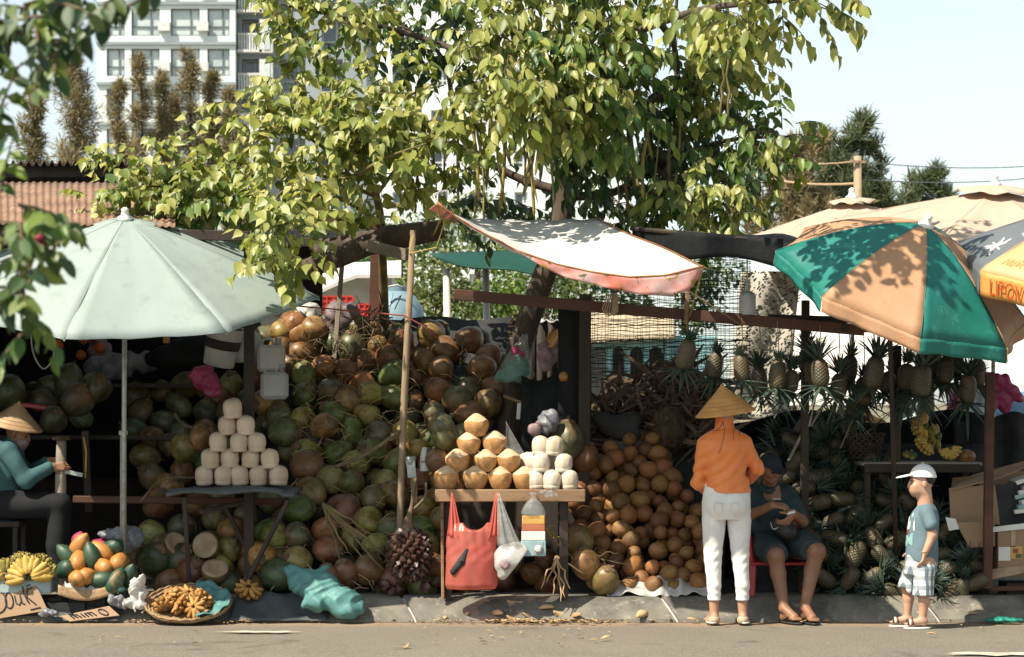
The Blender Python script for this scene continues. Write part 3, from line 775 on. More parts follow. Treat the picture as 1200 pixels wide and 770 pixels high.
# ------------------------------------------------------------------ yards seen through the stalls
# pale shed with red crates, water tank, arched teal building
sh = thing('small_shed', 'low shed with a pale pitched roof behind the coconut heap', 'shed', P(410, 500, 14))
MB().grid(lambda u, v: P(lerp(366, 470, u), lerp(lerp(344, 322, min(1, u * 2.2)), lerp(310, 305, u), v), 13 + 3 * v), 6, 3, thick=.04).build('roof', M['white_tarp'], sh, smooth=False)
MB().box(P(420, 400, 14.5), (.95, 1.5, 1.6)).build('wall', M['white_plastic'], sh, smooth=False)
for k, (px, py, lab) in enumerate(((381, 358, 'upper left red crate of the stack under the pale shed roof'), (404, 358, 'upper right red crate of the stack under the pale shed roof'),
        (381, 380, 'lower left red crate of the stack under the pale shed roof'), (404, 380, 'lower right red crate of the stack under the pale shed roof'),
        (432, 367, 'single red crate right of the stack behind the coconut heap'))):
    c = P(px, py, 12); t = thing('plastic_crate', lab, 'crate', c, 'red plastic crates behind the coconuts')
    mb = MB(); mb.box(c, (.22, .3, .2))
    mb.build('body', M['red_crate'], t, smooth=False); mb = MB()
    for z in (-.1, -.03, .04, .1): mb.box(c + Vector((0, -.155, z)), (.225, .02, .022))
    for x in (-.105, -.035, .035, .105): mb.box(c + Vector((x, -.157, 0)), (.018, .03, .215))
    mb.build('ribs', M['red_crate'], t, smooth=False)
c = P(465, 362, 9); c.z = .7; k = 25 / 2750
prof = [(.0, 0), (.30, 0), (.31, .1)] + [(.30 + .012 * (i % 2), .12 + i * .1) for i in range(16)] + [(.27, 1.72), (.2, 1.80), (.12, 1.84), (.12, 1.88), (0, 1.89)]
t = thing('water_tank', 'ribbed pale blue water tank behind the tall wooden pole', 'tank', Vector((c.x, 9, .14)))
MB().lathe([(r, z * (P(0, 334, 9).z - .14) / 1.89) for r, z in prof], 24, Matrix.Translation((c.x, 9, .14))).build('body', M['water_tank'], t, smooth='auto')
MB().tube([P(452, 345, 8.72), P(455, 336, 8.72), P(466, 334, 8.72), P(474, 338, 8.72)], .012, 6).build('handle', M['steel'], t)
Ya = 16; ab = thing('arched_building', 'pale teal arched arcade with a thatched roof seen through the black net', 'building', Vector((P(735, 400, Ya).x, Ya, 0)))
kA = (Ya + 16) / 2750
mb = MB(); piers = [690, 714, 735, 757, 780]
for px in [688] + piers[1:4] + [782]: mb.box(P(px, 460, Ya), (.075, .25, 1.5), bev=.012)
for a, b in zip([690, 714, 735, 757], [714, 735, 757, 780]):
    A = P(a, 412, Ya); B = P(b, 412, Ya); n = 10; rw = (B.x - A.x) / 2 - .04; cx = (A.x + B.x) / 2
    pts = [(cx + rw * math.cos(math.pi * i / n), A.z - .03 + .10 * math.sin(math.pi * i / n)) for i in range(n + 1)]
    zt = P(0, 396, Ya).z
    for (xa, za), (xb, zb_) in zip(pts, pts[1:]):
        for y in (Ya - .1, Ya + .1): mb.add([(xa, y, za), (xb, y, zb_), (xb, y, zt), (xa, y, zt)], [(0, 1, 2, 3)])
        mb.add([(xa, Ya - .1, za), (xb, Ya - .1, zb_), (xb, Ya + .1, zb_), (xa, Ya + .1, za)], [(0, 1, 2, 3)])
mb.build('arcade', M['teal_wall'], ab, smooth=False)
MB().box(P(735, 460, Ya + 1.2), (1.3, .1, 2.0)).build('back_wall', M['dark_cloth'], ab, smooth=False)
MB().grid(lambda u, v: P(lerp(684, 790, u), lerp(398 - 6 * u, 366 - 2 * u, v), Ya - .35 + 1.4 * v) + Vector((0, 0, .012 * math.sin(u * 90) * math.cos(v * 20))), 60, 8, thick=.06).build('roof', M['thatch'], ab)
MB().box(P(735, 396, Ya - .2), (1.22, .06, .07), (0, R(-4), 0)).build('eave_board', M['teal_wall'], ab, smooth=False)
for k, (px, lab) in enumerate(((810, 'teal boat-like board wall right of the arcade'),)):
    tag(MB().box(P(px, 425, Ya + .5), (.7, .12, .75), bev=.02).build('board_wall', M['teal_wall'], smooth=False, at=P(px, 440, Ya + .5)), lab, 'wall')
# white posts and green tarp under the canopy
for px, p0, p1, Y, lab in ((527, 315, 420, 4.2, 'left one of two white posts behind the coconut heap'), (573, 308, 420, 4.4, 'right one of two white posts behind the coconut heap')):
    A = P(px + 3, p1 + 240, Y); A.z = .14; B = P(px - 4, p0, Y)
    tag(MB().tube([A, B], [.035, .03], 8).build('white_post', M['post_paint'], at=A), lab, 'post')
tag(MB().grid(lambda u, v: P(lerp(503, 660, u), lerp(298 - 6 * u, 298 + 22 * min(1, u * 2.2) + 4 * math.sin(u * 9), v), 4.6 - .5 * v), 10, 6, thick=.01).build('green_tarp', M['green_tarp'], at=P(550, 305, 4.4)), 'dark green tarpaulin sagging under the flowered canopy', 'tarpaulin')
# corrugated sheet fence behind the heap
cf = thing('corrugated_fence', 'dark corrugated sheet fence with a pale wavy top edge behind the coconut heap', 'fence', Vector((P(565, 470, 3.4).x, 3.4, .14)))
def corr(u, v):
    p = P(lerp(476, 662, u), 378, 3.4); return (p.x, 3.4 + .02 * math.sin(u * 2 * math.pi * 15), lerp(.14, P(0, 378, 3.4).z + .012 * math.sin(u * 2 * math.pi * 15), v))
MB().grid(corr, 120, 4, thick=.006).build('sheet', M['dark_wood'], cf)
MB().grid(lambda u, v: Vector(corr(u, 1)) + Vector((0, -.012 + .1 * v, .016 - .02 * v)), 120, 2, thick=.01).build('top_edge', M['white_plastic'], cf)

# ------------------------------------------------------------------ roofs
def corr_roof(name, label, A, B, C_, D, n, mat, amp=.03, thick=.008):
    t = thing(name, label, 'roof', (Vector(A) + Vector(B)) / 2)
    A, B, C_, D = map(Vector, (A, B, C_, D))
    def f(u, v):
        p = A.lerp(B, u).lerp(D.lerp(C_, u), v); return p + Vector((0, 0, amp * math.sin(u * 2 * math.pi * n)))
    MB().grid(f, n * 6, 5, thick=thick).build('sheet', mat, t); return t
r1 = corr_roof('corrugated_roof', 'rusty corrugated roof with a scalloped edge at far left behind the vine', P(-160, 192, 6), P(150, 190, 6), P(150, 196, 10), P(-160, 196, 10), 34, M['rusty_roof'], .03)
MB().beam(P(-160, 202, 6.15), P(148, 199, 6.15), .06, .13).build('fascia', M['dark_wood'], r1, smooth=False)
MB().box(P(-10, 330, 6.6), (2.6, .1, 2.1)).build('wall', M['dark_wood'], r1, smooth=False)
r2 = corr_roof('stall_roof', 'sunlit terracotta-brown sheet roof over the left stall', P(-330, 256, .05), P(205, 265, .22), P(205, 214, 3.2), P(-330, 212, 3.2), 64, M['terracotta_roof'], .007)
MB().beam(P(-330, 262, .12), P(292, 277, .42), .05, .07).build('edge_beam', M['dark_wood'], r2, smooth=False)
for px in (-210, 292):
    A = P(px, 700, .5); A.z = .14; MB().beam(A, P(px, 266 if px < 0 else 281, .5), .07, .07).build('post', M['dark_wood'], r2, smooth=False)
# dark tarpaulin roof sheet over the middle (above the coconut heap, behind the pole)
r3 = thing('heap_roof', 'dark sagging sheet roof on timber over the coconut heap', 'roof', P(420, 270, 2))
MB().grid(lambda u, v: P(lerp(270, 500, u), lerp(282 + 6 * math.sin(u * 3.1), 266 + 4 * math.sin(u * 3), v), 2.5 + .8 * v), 14, 6, thick=.02).build('sheet', M['black_tarp'], r3)
MB().beam(P(372, 259, 1.55), P(445, 264, 1.55), .07, .07).build('rail', M['red_wood'], r3, smooth=False)
MB().tube([P(300, 335, 1.5), P(350, 318, 1.5), P(400, 300, 1.5), P(455, 277, 1.5), P(520, 268, 1.5)], [.07, .075, .08, .085, .07], 9).build('limb_pole', M['bark'], r3)
MB().tube([P(368, 295, 1.9), P(440, 283, 1.9), P(512, 270, 1.9)], [.09, .10, .08], 9).build('log', M['bark'], r3)
MB().beam(P(392, 420, 2.0), P(402, 296, 2.0), .035, .035).build('thin_post', M['grey_plank'], r3, smooth=False)
A = P(432, 700, 2.4); A.z = .14
MB().beam(A, P(441, 282, 2.4), .085, .085).build('post', M['red_wood'], r3, smooth=False)
MB().beam(P(432, 288, 1.35), P(478, 299, 1.2), .05, .085).build('notched_beam', M['grey_plank'], r3, smooth=False)
# black tarpaulin roof on the right
r4 = thing('tarp_roof', 'black tarpaulin roof stretched over the pineapple stall', 'roof', P(830, 290, 1))
MB().grid(lambda u, v: P(lerp(752, 1000, u), lerp(300 - 8 * math.sin(u * 3.1) - 12 * abs(u - .5), 268 + 14 * u + 3 * math.sin(u * 9), v), lerp(.8, -.24, min(1, u * 3)) * (1 - v) + 2.7 * v) + Vector((0, 0, .02 * math.sin(u * 21) * v)), 24, 8, thick=.012).build('sheet', M['black_tarp'], r4)
MB().grid(lambda u, v: P(lerp(742, 918, u), lerp(266 + 14 * u, lerp(296, 312, u) + 5 * math.sin(u * 7), v), lerp(.75, -.3, min(1, u * 2.4)) + .03 * math.sin(u * 11)), 20, 5, thick=.008).build('front_flap', M['black_tarp'], r4)
MB().grid(lambda u, v: P(lerp(990, 1330, u), lerp(318, 296, v), .15 + 2.8 * v) + Vector((0, 0, .02 * math.sin(u * 21))), 20, 6, thick=.012).build('side_sheet', M['black_tarp'], r4)
MB().tube([P(740, 268, .78), P(815, 274, -.27), P(912, 283, -.27)], .016, 7).build('edge_pole', M['dark_wood'], r4, smooth=False)
# rails and posts of the stalls
def post(px0, py0, px1, py1, Y, w_, mat, label, name='wooden_post', h=None):
    A = P(px0, py0, Y); B = P(px1, py1, Y)
    return tag(MB().beam(A, B, w_, h or w_, bev=.006).build(name, mat, at=A, smooth=False), label, 'post' if 'post' in name or 'pole' in name else 'beam')
A = P(532, 345, .14); B = P(1012, 387, .14)
tag(MB().beam(A, B, .06, .075).build('cross_beam', M['red_wood'], at=A, smooth=False), 'long dark red cross beam carrying the hanging pineapples', 'beam')
post(683, 690, 686, 345, .95, .085, M['dark_wood'], 'thick black post between the hanging bags and the dry leaf heap')
post(942, 690, 944, 352, .5, .055, M['dark_wood'], 'black post left of the green and tan umbrella, among the hanging pineapples')
post(1050, 560, 1051, 405, .8, .06, M['dark_wood'], 'black post under the tan umbrella panel, right of the basket')
post(1157, 690, 1160, 436, .3, .06, M['red_wood'], 'brown post in front of the cardboard boxes')
post(1157, 690, 1290, 688, .32, .035, M['red_wood'], 'low brown rail under the cardboard boxes', 'low_rail')
post(86, 585, 330, 588, .75, .05, M['red_wood'], 'red-brown bench board behind the pale umbrella pole', 'bench_board')
A = P(468, 690, .42); A.z = .14
lp = tag(MB().tube([A, P(469, 600, .42), P(473, 480, .42), P(477, 400, .42), P(484, 270, .42)], [.026, .025, .026, .024, .022], 9).build('wooden_pole', M['pole_wood'], at=A), 'tall pale wooden pole in front of the coconut heap', 'pole')
tag(MB().tube(wander(P(310, 355, .6), P(474, 370, .38), 7, .008) + [P(496, 382, .38), P(512, 396, .4)], .0055, 6).build('red_rope', M['rope_red'], at=P(400, 365, .4)), 'red rope tied across to the tall pale pole', 'rope')
tag(MB().tube([P(522, 256, -.2), P(512, 290, .1), P(480, 297, .4), P(484, 276, .4)], .0045, 6).build('yellow_cord', M['yellow_cord'], at=P(510, 290, .1)), 'yellow cord tying the flowered canopy to the pole', 'cord')
mb = MB()
for k in range(6):
    mb.tube([P(712 + 2 * k, 345, .04 + .01 * k), P(706 + 2.6 * k, 362 + k, .04), P(711 + 2 * k, 372 - k, .03), P(718 + 1.2 * k, 366, .04), P(719 + k, 345, .05)], .0045, 6)
tag(mb.build('rope_coil', M['rope'], at=P(714, 360, .04)), 'coil of tan rope hanging over the dark red beam', 'rope')
post(804, 380, 806, 338, .06, .03, M['plank'], 'short pale upright stick at the right corner of the flowered canopy', 'short_post')

# ------------------------------------------------------------------ netting and light panels behind the right stall
def net(name, label, px0, px1, py0, py1, Y, nh, nv, mat, wob, th=.006, hollow=None):
    mb = MB(); rr = random.Random(nh)
    for i in range(nh):
        py = lerp(py0, py1, (i + .5) / nh) + rr.uniform(-1, 1); n = 14
        pts = [P(lerp(px0, px1, q / n), py + rr.uniform(-wob, wob), Y + rr.uniform(-.01, .01)) for q in range(n + 1)]
        mb.tube(pts, th * rr.uniform(.6, 1.4), 3, cap=False)
    for i in range(nv):
        px = lerp(px0, px1, (i + .5) / nv) + rr.uniform(-1, 1)
        mb.tube([P(px + rr.uniform(-1, 1), lerp(py0, py1, q / 6), Y + rr.uniform(-.01, .01)) for q in range(7)], th * .55, 3, cap=False)
    return tag(mb.build(name, mat, at=P((px0 + px1) / 2, py1, Y)), label, 'net')
net('black_net', 'black shade net hanging behind the dark red beam', 692, 880, 300, 452, 2.7, 64, 50, M['net_black'], 1.8, .0034)
def woven(name, label, x0, x1, y0, y1, Y, mat):
    rr = random.Random(5); t = thing(name, label, 'mat', P((x0 + x1) / 2, y1, Y))
    MB().grid(lambda u, v: P(lerp(x0, x1, u) - 16 * v, lerp(y0, y1, v), Y + .025 * math.sin(u * 9 + v * 5)), 16, 24, thick=.006).build('sheet', mat, t)
    mb = MB()
    for i in range(900):
        u, v = rr.random(), rr.random(); px = lerp(x0, x1, u) - 16 * v; py = lerp(y0, y1, v); L = rr.uniform(1.2, 4.2)
        a = P(px, py, Y - .012 + .025 * math.sin(u * 9 + v * 5)); b = P(px + L, py - L * rr.uniform(.3, .8), Y - .012 + .025 * math.sin(u * 9 + v * 5)); mb.beam(a, b, .004, rr.uniform(.004, .008), bev=0)
    mb.build('dark_gaps', M['net_black'], t, smooth=False)['kind'] = 'stuff'; return t
woven('woven_mat', 'pale woven mat hung up behind the pineapples', 868, 938, 318, 492, 3.5, M['net_white'])
lampth = thing('hanging_bottle', 'white plastic bottle hanging above the dark red beam', 'bottle', P(876, 368, .15))
c = P(876, 369, .15)
MB().lathe([(0, 0), (.055, 0), (.058, .02), (.058, .13), (.045, .15), (.018, .165), (.018, .24), (0, .24)], 16, Matrix.Translation(c)).build('body', M['white_plastic'], lampth, smooth='auto')
MB().tube([c + Vector((0, 0, .24)), c + Vector((0, .02, .45))], .004, 5).build('cord', M['window_white'], lampth)
# sunlit white awning sheet and wares of the stall behind
MB_ = MB().grid(lambda u, v: P(lerp(918, 1075, u), lerp(474, 345, v), 5.0 + 2.2 * v), 10, 6, thick=.02)
tag(MB_.build('white_awning', M['white_tarp'], at=P(1000, 470, 5)), 'bright white sheet glowing behind the hanging pineapples', 'sheet')
tag(MB().grid(lambda u, v: P(lerp(1160, 1260, u), lerp(470, 375, v), 5.2 + 1.2 * v) + Vector((0, .02 * math.sin(u * 60), 0)), 40, 4, thick=.02).build('white_awning', M['white_tarp'], at=P(1200, 470, 5.2)), 'pale green-white sheet behind the brown post at the right edge', 'sheet')
for (px, py, w_, h_, Y, mt, lab) in ((1008, 500, 60, 34, 5.4, 'trim_husk', 'orange cloth covered goods on the stall behind, left of the basket'),
        (1062, 495, 30, 40, 5.2, 'foam_blue', 'pale blue parcel on the stall behind the basket'), (975, 500, 40, 34, 5.6, 'bag_mauve', 'pinkish sack on the stall behind the pineapples'),
        (1192, 480, 60, 40, 4.6, 'blue_plastic', 'folded blue tarpaulin behind the brown post'), (1215, 462, 70, 24, 4.9, 'bag_white', 'pale bundle on the blue tarpaulin at the right edge'),
        (1120, 466, 22, 40, 4.0, 'bag_pink', 'red and white cloth hanging behind the bananas'), (1148, 470, 20, 44, 4.2, 'foam_blue', 'pale blue cloth hanging behind the bananas')):
    k = (Y + 16) / 2750; c = P(px, py, Y); s_ = SDF(c - Vector((w_ * k, .3, h_ * k)), c + Vector((w_ * k, .3, h_ * k)), .016)
    s_.ell(c, (w_ * k * .52, .15, h_ * k * .52)); s_.ell(c - Vector((w_ * k * .15, 0, h_ * k * .2)), (w_ * k * .42, .16, h_ * k * .36)); s_.wrinkle(.02, 14, int(px))
    tag(s_.mesh('bundle', M[mt], at=c), lab, 'bundle')
# red jacket hanging right
c = P(1177, 462, 1.6); s_ = SDF(c - Vector((.2, .2, .26)), c + Vector((.22, .2, .26)), .008)
s_.ell(c, (.08, .05, .15)); s_.cone(c + Vector((-.05, 0, .1)), c + Vector((.10, -.02, -.02)), .055, .045); s_.cone(c + Vector((-.07, 0, .08)), c + Vector((-.09, 0, -.1)), .04, .04); s_.wrinkle(.008, 30, 5)
tag(s_.mesh('red_jacket', M['bag_pink'], at=c), 'crimson jacket hanging right of the brown post', 'jacket')
tag(MB().grid(lambda u, v: P(lerp(1120, 1235, u), lerp(600, 490 + 8 * math.sin(u * 8), v), 1.9 + .05 * math.sin(u * 17)), 14, 6, thick=.02).build('dark_sheet', M['dark_cloth'], at=P(1180, 600, 1.9)), 'dark cover sheet behind the cardboard boxes', 'cover')

tag(MB().box((P(1090, 0, 5.3).x, 5.5, P(0, 516, 5.3).z / 2 + .07), (2.4, .9, P(0, 516, 5.3).z - .14)).build('rear_counter', M['dark_wood'], at=(P(1090, 0, 5.3).x, 5.5, .14), smooth=False), 'dark counter of the stall behind the banana shelf', 'counter')
for px_, lab in ((925, 'thin rear post at the left end of the bright white sheet'), (1072, 'thin rear post at the right end of the bright white sheet')):
    A = P(px_, 474, 5.05); B = Vector((A.x, 5.05, .14)); tag(MB().tube([B, A, P(px_, 345, 7.25)], .025, 8).build('awning_pole', M['steel'], at=B), lab, 'pole')
A = P(408, 391, 12); tag(MB().box((A.x, 12.05, A.z / 2), (.9, .4, A.z)).build('crate_table', M['grey_plank'], at=(A.x, 12.05, 0), smooth=False), 'rough table under the red crates behind the coconut heap', 'table')
rk = thing('stall_rack', 'dark rack of shelves holding bundles and grey coconuts behind the seller', 'rack', Vector((P(120, 0, 2.2).x, 2.2, .14)))
for py_, Y_ in ((452, 2.35), (512, 2.0)):
    A = P(-30, py_, Y_); B = P(235, py_, Y_); MB().box(((A.x + B.x) / 2, Y_, A.z), (B.x - A.x, .6, .03)).build('shelf_board', M['dark_wood'], rk, smooth=False)
for px_ in (-28, 232):
    A = P(px_, 380, 2.6); MB().beam((A.x, 2.6, .14), A, .05, .05).build('upright', M['dark_wood'], rk, smooth=False)
# ------------------------------------------------------------------ umbrellas
def umbrella(label, C, a, Rr, h, rot, mats, n=8, sag=.035, scallop=.05, valance=None, val_mats=None, pole=None, tube_mat='steel', hem=None, curve=1.15, vent=None):
    C = Vector(C); a = Vector(a).normalized()
    ex = Vector((0, 1, 0)).cross(a).normalized(); ey = a.cross(ex)
    base = pole[1] if pole else C
    t = thing('market_umbrella', label, 'umbrella', base, None)
    apex = C + a * h
    def rib(k, q):                                        # q 0 apex .. 1 rim
        an = rot + 2 * math.pi * k / n
        return C + (ex * math.cos(an) + ey * math.sin(an)) * (Rr * q) + a * (h * (1 - q ** curve))
    panels = []
    for k in range(n):
        def f(u, v, k=k):
            q = .012 + .988 * v; p = rib(k, q).lerp(rib(k + 1, q), u); b = 4 * u * (1 - u)
            mid = (rib(k, 1).lerp(rib(k + 1, 1), .5) - C).normalized()
            return p - a * (sag * Rr * b * q) - mid * (scallop * Rr * b * q ** 6) + a * (.0035 * Rr * math.sin(u * 19 + k + 3 * v) * q * b + .006 * Rr * math.sin(v * 16 + 9 * u * (1 - u) + 2 * k) * abs(2 * u - 1) ** 3 * q * q)
        o = MB().grid(f, 10, 12, thick=.003).build('canopy_panel', M[mats[k % len(mats)]], t)
        panels.append((o, f))
        if valance:
            def g(u, v, k=k, f=f):
                p = f(u, 1); out = (p - C).normalized()
                return p + Vector((0, 0, -1)) * (valance * v) * .9 - a * valance * v * .25 + out * (.012 * math.sin(u * 14 + k) * v)
            MB().grid(g, 12, 4, thick=.003).build('valance', M[(val_mats or mats)[k % len(val_mats or mats)]], t)
    mb = MB()
    for k in range(n):
        MB().tube([rib(k, .03 + .97 * i / 8) - a * .014 for i in range(9)], .0065, 5).build('rib', M[tube_mat], t)
        if n == 8 and not vent: MB().tube([rib(k, .03 + .97 * i / 10) + a * .003 for i in range(11)], .0035, 5).build('seam', M[mats[k % len(mats)]], t)
        MB().tube([C + a * (h * .25), rib(k, .5) - a * .02], .005, 5).build('strut', M[tube_mat], t)
    if pole:
        MB().tube([pole[1], pole[0] if pole[0] is not None else apex, apex - a * .01] if pole[0] is not None else [pole[1], apex], .017, 10).build('pole', M[pole[2]], t)
    fin = [(0, -.012), (.05, -.012), (.055, .004), (.03, .02), (.022, .05), (.028, .062), (.012, .075), (0, .078)]
    rm = a.to_track_quat('Z', 'Y').to_matrix().to_4x4(); rm.translation = apex
    if vent:
        def vf(u, v):
            an = 2 * math.pi * u; r_ = vent * (.08 + .92 * v); p = apex + (ex * math.cos(an) + ey * math.sin(an)) * r_
            return p + a * (.045 - h * (r_ / Rr) ** 1.1 * .85 + .012 * math.sin(an * 8) * v)
        MB().grid(vf, 40, 4, thick=.004).build('vent_cap', M[mats[0]], t); rm.translation = apex + a * .045
    MB().lathe(fin, 14, rm).build('finial', M['cap_white'], t)
    return t, panels, (C, a, ex, ey, rib)
CL = P(148.1, 333.75, .32)
um1, pan1, fr1 = umbrella('large pale grey-green umbrella with a single pole at the left stall', CL, (.031, -.292, .908), 1.37, .475, 4.586, ['umb_pale'], sag=.022, scallop=.03,
         pole=(None, Vector((CL.x - .02, .31, .14)), 'steel'))
A = P(144.5, 508, .315)
MB().tube([A - Vector((0, 0, .9)), A], .0225, 10).build('lower_tube', pm('speckled_tube', (.42, .38, .32), (.2, .17, .14), scale=40, rough=.7), um1)
MB().lathe([(.020, 0), (.032, .004), (.032, .03), (.02, .034)], 12, Matrix.Translation(A - Vector((0, 0, .012)))).build('collar', M['white_plastic'], um1)
CR = P(1057.4, 335.5, -.27)
um2, pan2, fr2 = umbrella('tilted beach umbrella with alternating teal green and tan panels over the pineapple stall', CR, (.275, -.40, .865), .892, .453, 4.032, ['umb_tan', 'umb_teal'],
         sag=.012, scallop=.03, valance=.085, pole=(CR - Vector((.275, -.40, .865)) * .25, P(1051, 690, .55), 'dark_wood'), curve=1.5)
CO = P(1280.8, 298.8, -.5)
um3, pan3, fr3 = umbrella('orange and dark grey drinks-advert umbrella cut off by the right edge', CO, (.001, -.31, .90), .89, .34, 3.567,
         ['umb_cream', 'umb_grey'] * 4, sag=.012, scallop=.0, valance=.14, val_mats=['umb_orange', 'umb_grey'] * 4, pole=(None, P(1281, 690, -.1), 'steel'), curve=1.3)
CB = P(1163, 268, 2.3)
um4, _, _ = umbrella('large beige umbrella with a scalloped vent cap, behind the orange advert umbrella', CB, (.02, -.16, .97), 1.30, .30, .3, ['umb_beige'], pole=(None, Vector((CB.x, 2.32, .14)), 'steel'), vent=.30, valance=.08, curve=1.1)
CB2 = P(1000, 277, 3.4)
um5, _, _ = umbrella('smaller beige umbrella showing above the black tarpaulin, left of the green and tan one', CB2, (-.05, -.12, .98), .95, .28, .5, ['umb_beige'], pole=(None, Vector((CB2.x, 3.42, .14)), 'steel'), vent=.2, curve=1.1)
# print on the advert umbrella, laid on its panels
def text_on(name, body, size, fn, mat, parent, x0=0.0, italic=0.0):
    cu = bpy.data.curves.new('txt', 'FONT'); cu.body = body; cu.size = size; cu.resolution_u = 3; cu.shear = italic; cu.offset = 0.0
    o = bpy.data.objects.new('txt', cu); COL.objects.link(o); dg = bpy.context.evaluated_depsgraph_get()
    me = bpy.data.meshes.new_from_object(o.evaluated_get(dg)); bpy.data.objects.remove(o); bpy.data.curves.remove(cu)
    bm = bmesh.new(); bm.from_mesh(me)
    bmesh.ops.subdivide_edges(bm, edges=[e for e in bm.edges if e.calc_length() > size * .12], cuts=1)
    off = wloc(parent)
    for v in bm.verts: v.co = Vector(fn(v.co.x + x0, v.co.y)) - off
    bm.to_mesh(me); bm.free(); me.materials.clear(); me.materials.append(M[mat])
    for p in me.polygons: p.use_smooth = False
    return link(name, me, parent)
C3, a3, ex3, ey3, rib3 = fr3
f0 = pan3[0][1]
def on_panel(f, s0, s1, t0, t1, lift=.006):               # text box (0..1 wide, 0..1 tall) on the panel
    def g(x, y):
        u = lerp(s0, s1, x); v = lerp(t0, t1, y); e = .01
        du = f(min(u + e, 1), v) - f(max(u - e, 0), v); dv = f(u, min(1, v + e)) - f(u, max(0, v - e)); n = du.cross(dv).normalized()
        if n.dot(a3) < 0: n = -n
        return f(u, v) + n * lift
    return g
text_on('slogan', 'Nước uống', .22, on_panel(f0, .10, .56, .90, .40), 'print_ochre', um3, italic=.2)
def val3(x, y):
    u = .10 + x * .80; p = f0(min(u, 1), 1); out = (p - C3).normalized()
    vv = 1 - (.12 + y * 1.05)
    return p + Vector((0, 0, -1)) * (.14 * vv) * .9 - a3 * .14 * vv * .25 + Vector((0, -.026, 0))
text_on('brand_lettering', 'LIPOV', .86, lambda x, y: val3(-.02 + x * .20, y), 'print_orange', um3)
g7 = pan3[7][1]
mb = MB()
for (u0, v0, L, an) in ((.62, .80, .16, 0), (.62, .80, .15, 1.0), (.62, .80, .15, 2.1), (.55, .74, .08, .5), (.70, .86, .08, .4), (.66, .72, .06, 1.6), (.52, .84, .06, 2.4)):
    pts = []
    for i in range(5):
        s_ = (i / 4 - .5) * 2 * L
        pts.append(on_panel(g7, 0, 1, 0, 1, .007)(min(.98, max(.02, u0 + math.cos(an) * s_)), min(.98, v0 + math.sin(an) * s_ * .6)))
    mb.tube(pts, .008, 5)
mb.build('white_emblem', M['print_white'], um3)
mb = MB(); gg = on_panel(g7, 0, 1, 0, 1, .006)
mb.grid(lambda u, v: gg(.62 + .3 * v + .03 * math.sin(u * 9), .18 + .42 * u), 10, 3, thick=.002).build('white_splash', M['print_white'], um3)

# ------------------------------------------------------------------ flowered canopy
cnp = thing('cloth_canopy', 'white cloth canopy with a pink flowered border tied over the middle stall', 'canopy', P(680, 300, -.4))
FE = [(0, 238), (.06, 252), (.14, 268), (.3, 294), (.45, 310), (.58, 319), (.72, 325), (.86, 323), (1, 312)]
BE = [(0, 236), (.1, 262), (.24, 283), (.4, 314), (.48, 325), (.6, 335), (.75, 345), (.88, 347), (.95, 340), (1, 318)]
def interp(tab, u):
    return float(np.interp(u, [a for a, b in tab], [b for a, b in tab]))
def fe(u): return P(lerp(512, 824, u), interp(FE, u), -1.12 + .1 * math.sin(u * 3.1))
def top(u, v):
    p = fe(u); q = P(lerp(540, 698, u), 256 + 2 * math.sin(u * 3), 1.0)
    r_ = p.lerp(q, v); return r_ + Vector((0, 0, -.10 * math.sin(math.pi * v) * math.sin(math.pi * u) + .006 * math.sin(u * 30 + v * 9)))
MB().grid(top, 36, 16, thick=.003).build('white_cloth', M['canvas'], cnp)
MB().grid(lambda u, v: fe(u).lerp(P(lerp(513, 824, u), interp(BE, u), -1.09 + .05 * math.sin(u * 3.1)), v) + Vector((0, -.006 - .010 * math.sin(u * 46 + 3 * v) * v, 0)), 70, 5, thick=.003).build('flowered_border', M['floral'], cnp)
MB().tube([fe(i / 40) + Vector((0, -.008, .002)) for i in range(41)], .006, 5).build('hem_seam', M['canvas_trim'], cnp)
MB().grid(lambda u, v: top(1, u) + Vector((.045 * v - .01, 0, -.02 * v + .006)), 20, 3, thick=.004).build('side_trim', M['canvas_trim'], cnp)
MB().grid(lambda u, v: top(0, u) + Vector((-.05 * v, 0, -.04 * v)), 20, 3, thick=.004).build('side_trim', M['floral'], cnp)
MB().tube([P(512, 238, -1.12), P(516, 258, -.2), P(508, 275, .2)], .006, 5).build('tie_cord', M['yellow_cord'], cnp)
MB().tube([P(823, 315, -1.12), P(808, 372, .05)], .006, 5).build('tie_cord', M['yellow_cord'], cnp)
MB().tube([P(800, 330, -1.12) + Vector((0, .05, -.03)), P(870, 382, .06)], .005, 5).build('tie_cord', M['rope'], cnp)
MB().tube([P(540, 258, 1.0), P(520, 262, 1.3)], .005, 5).build('tie_cord', M['rope'], cnp)
for py_, px_ in ((237, 511), (236, 516), (240, 508)):
    MB().tube([P(512, 240, -1.12), P(px_ - 3, py_ - 9, -1.0), P(px_ + 6, py_ - 13, -1.02)], .006, 5).build('knot_end', M['bag_white'], cnp)

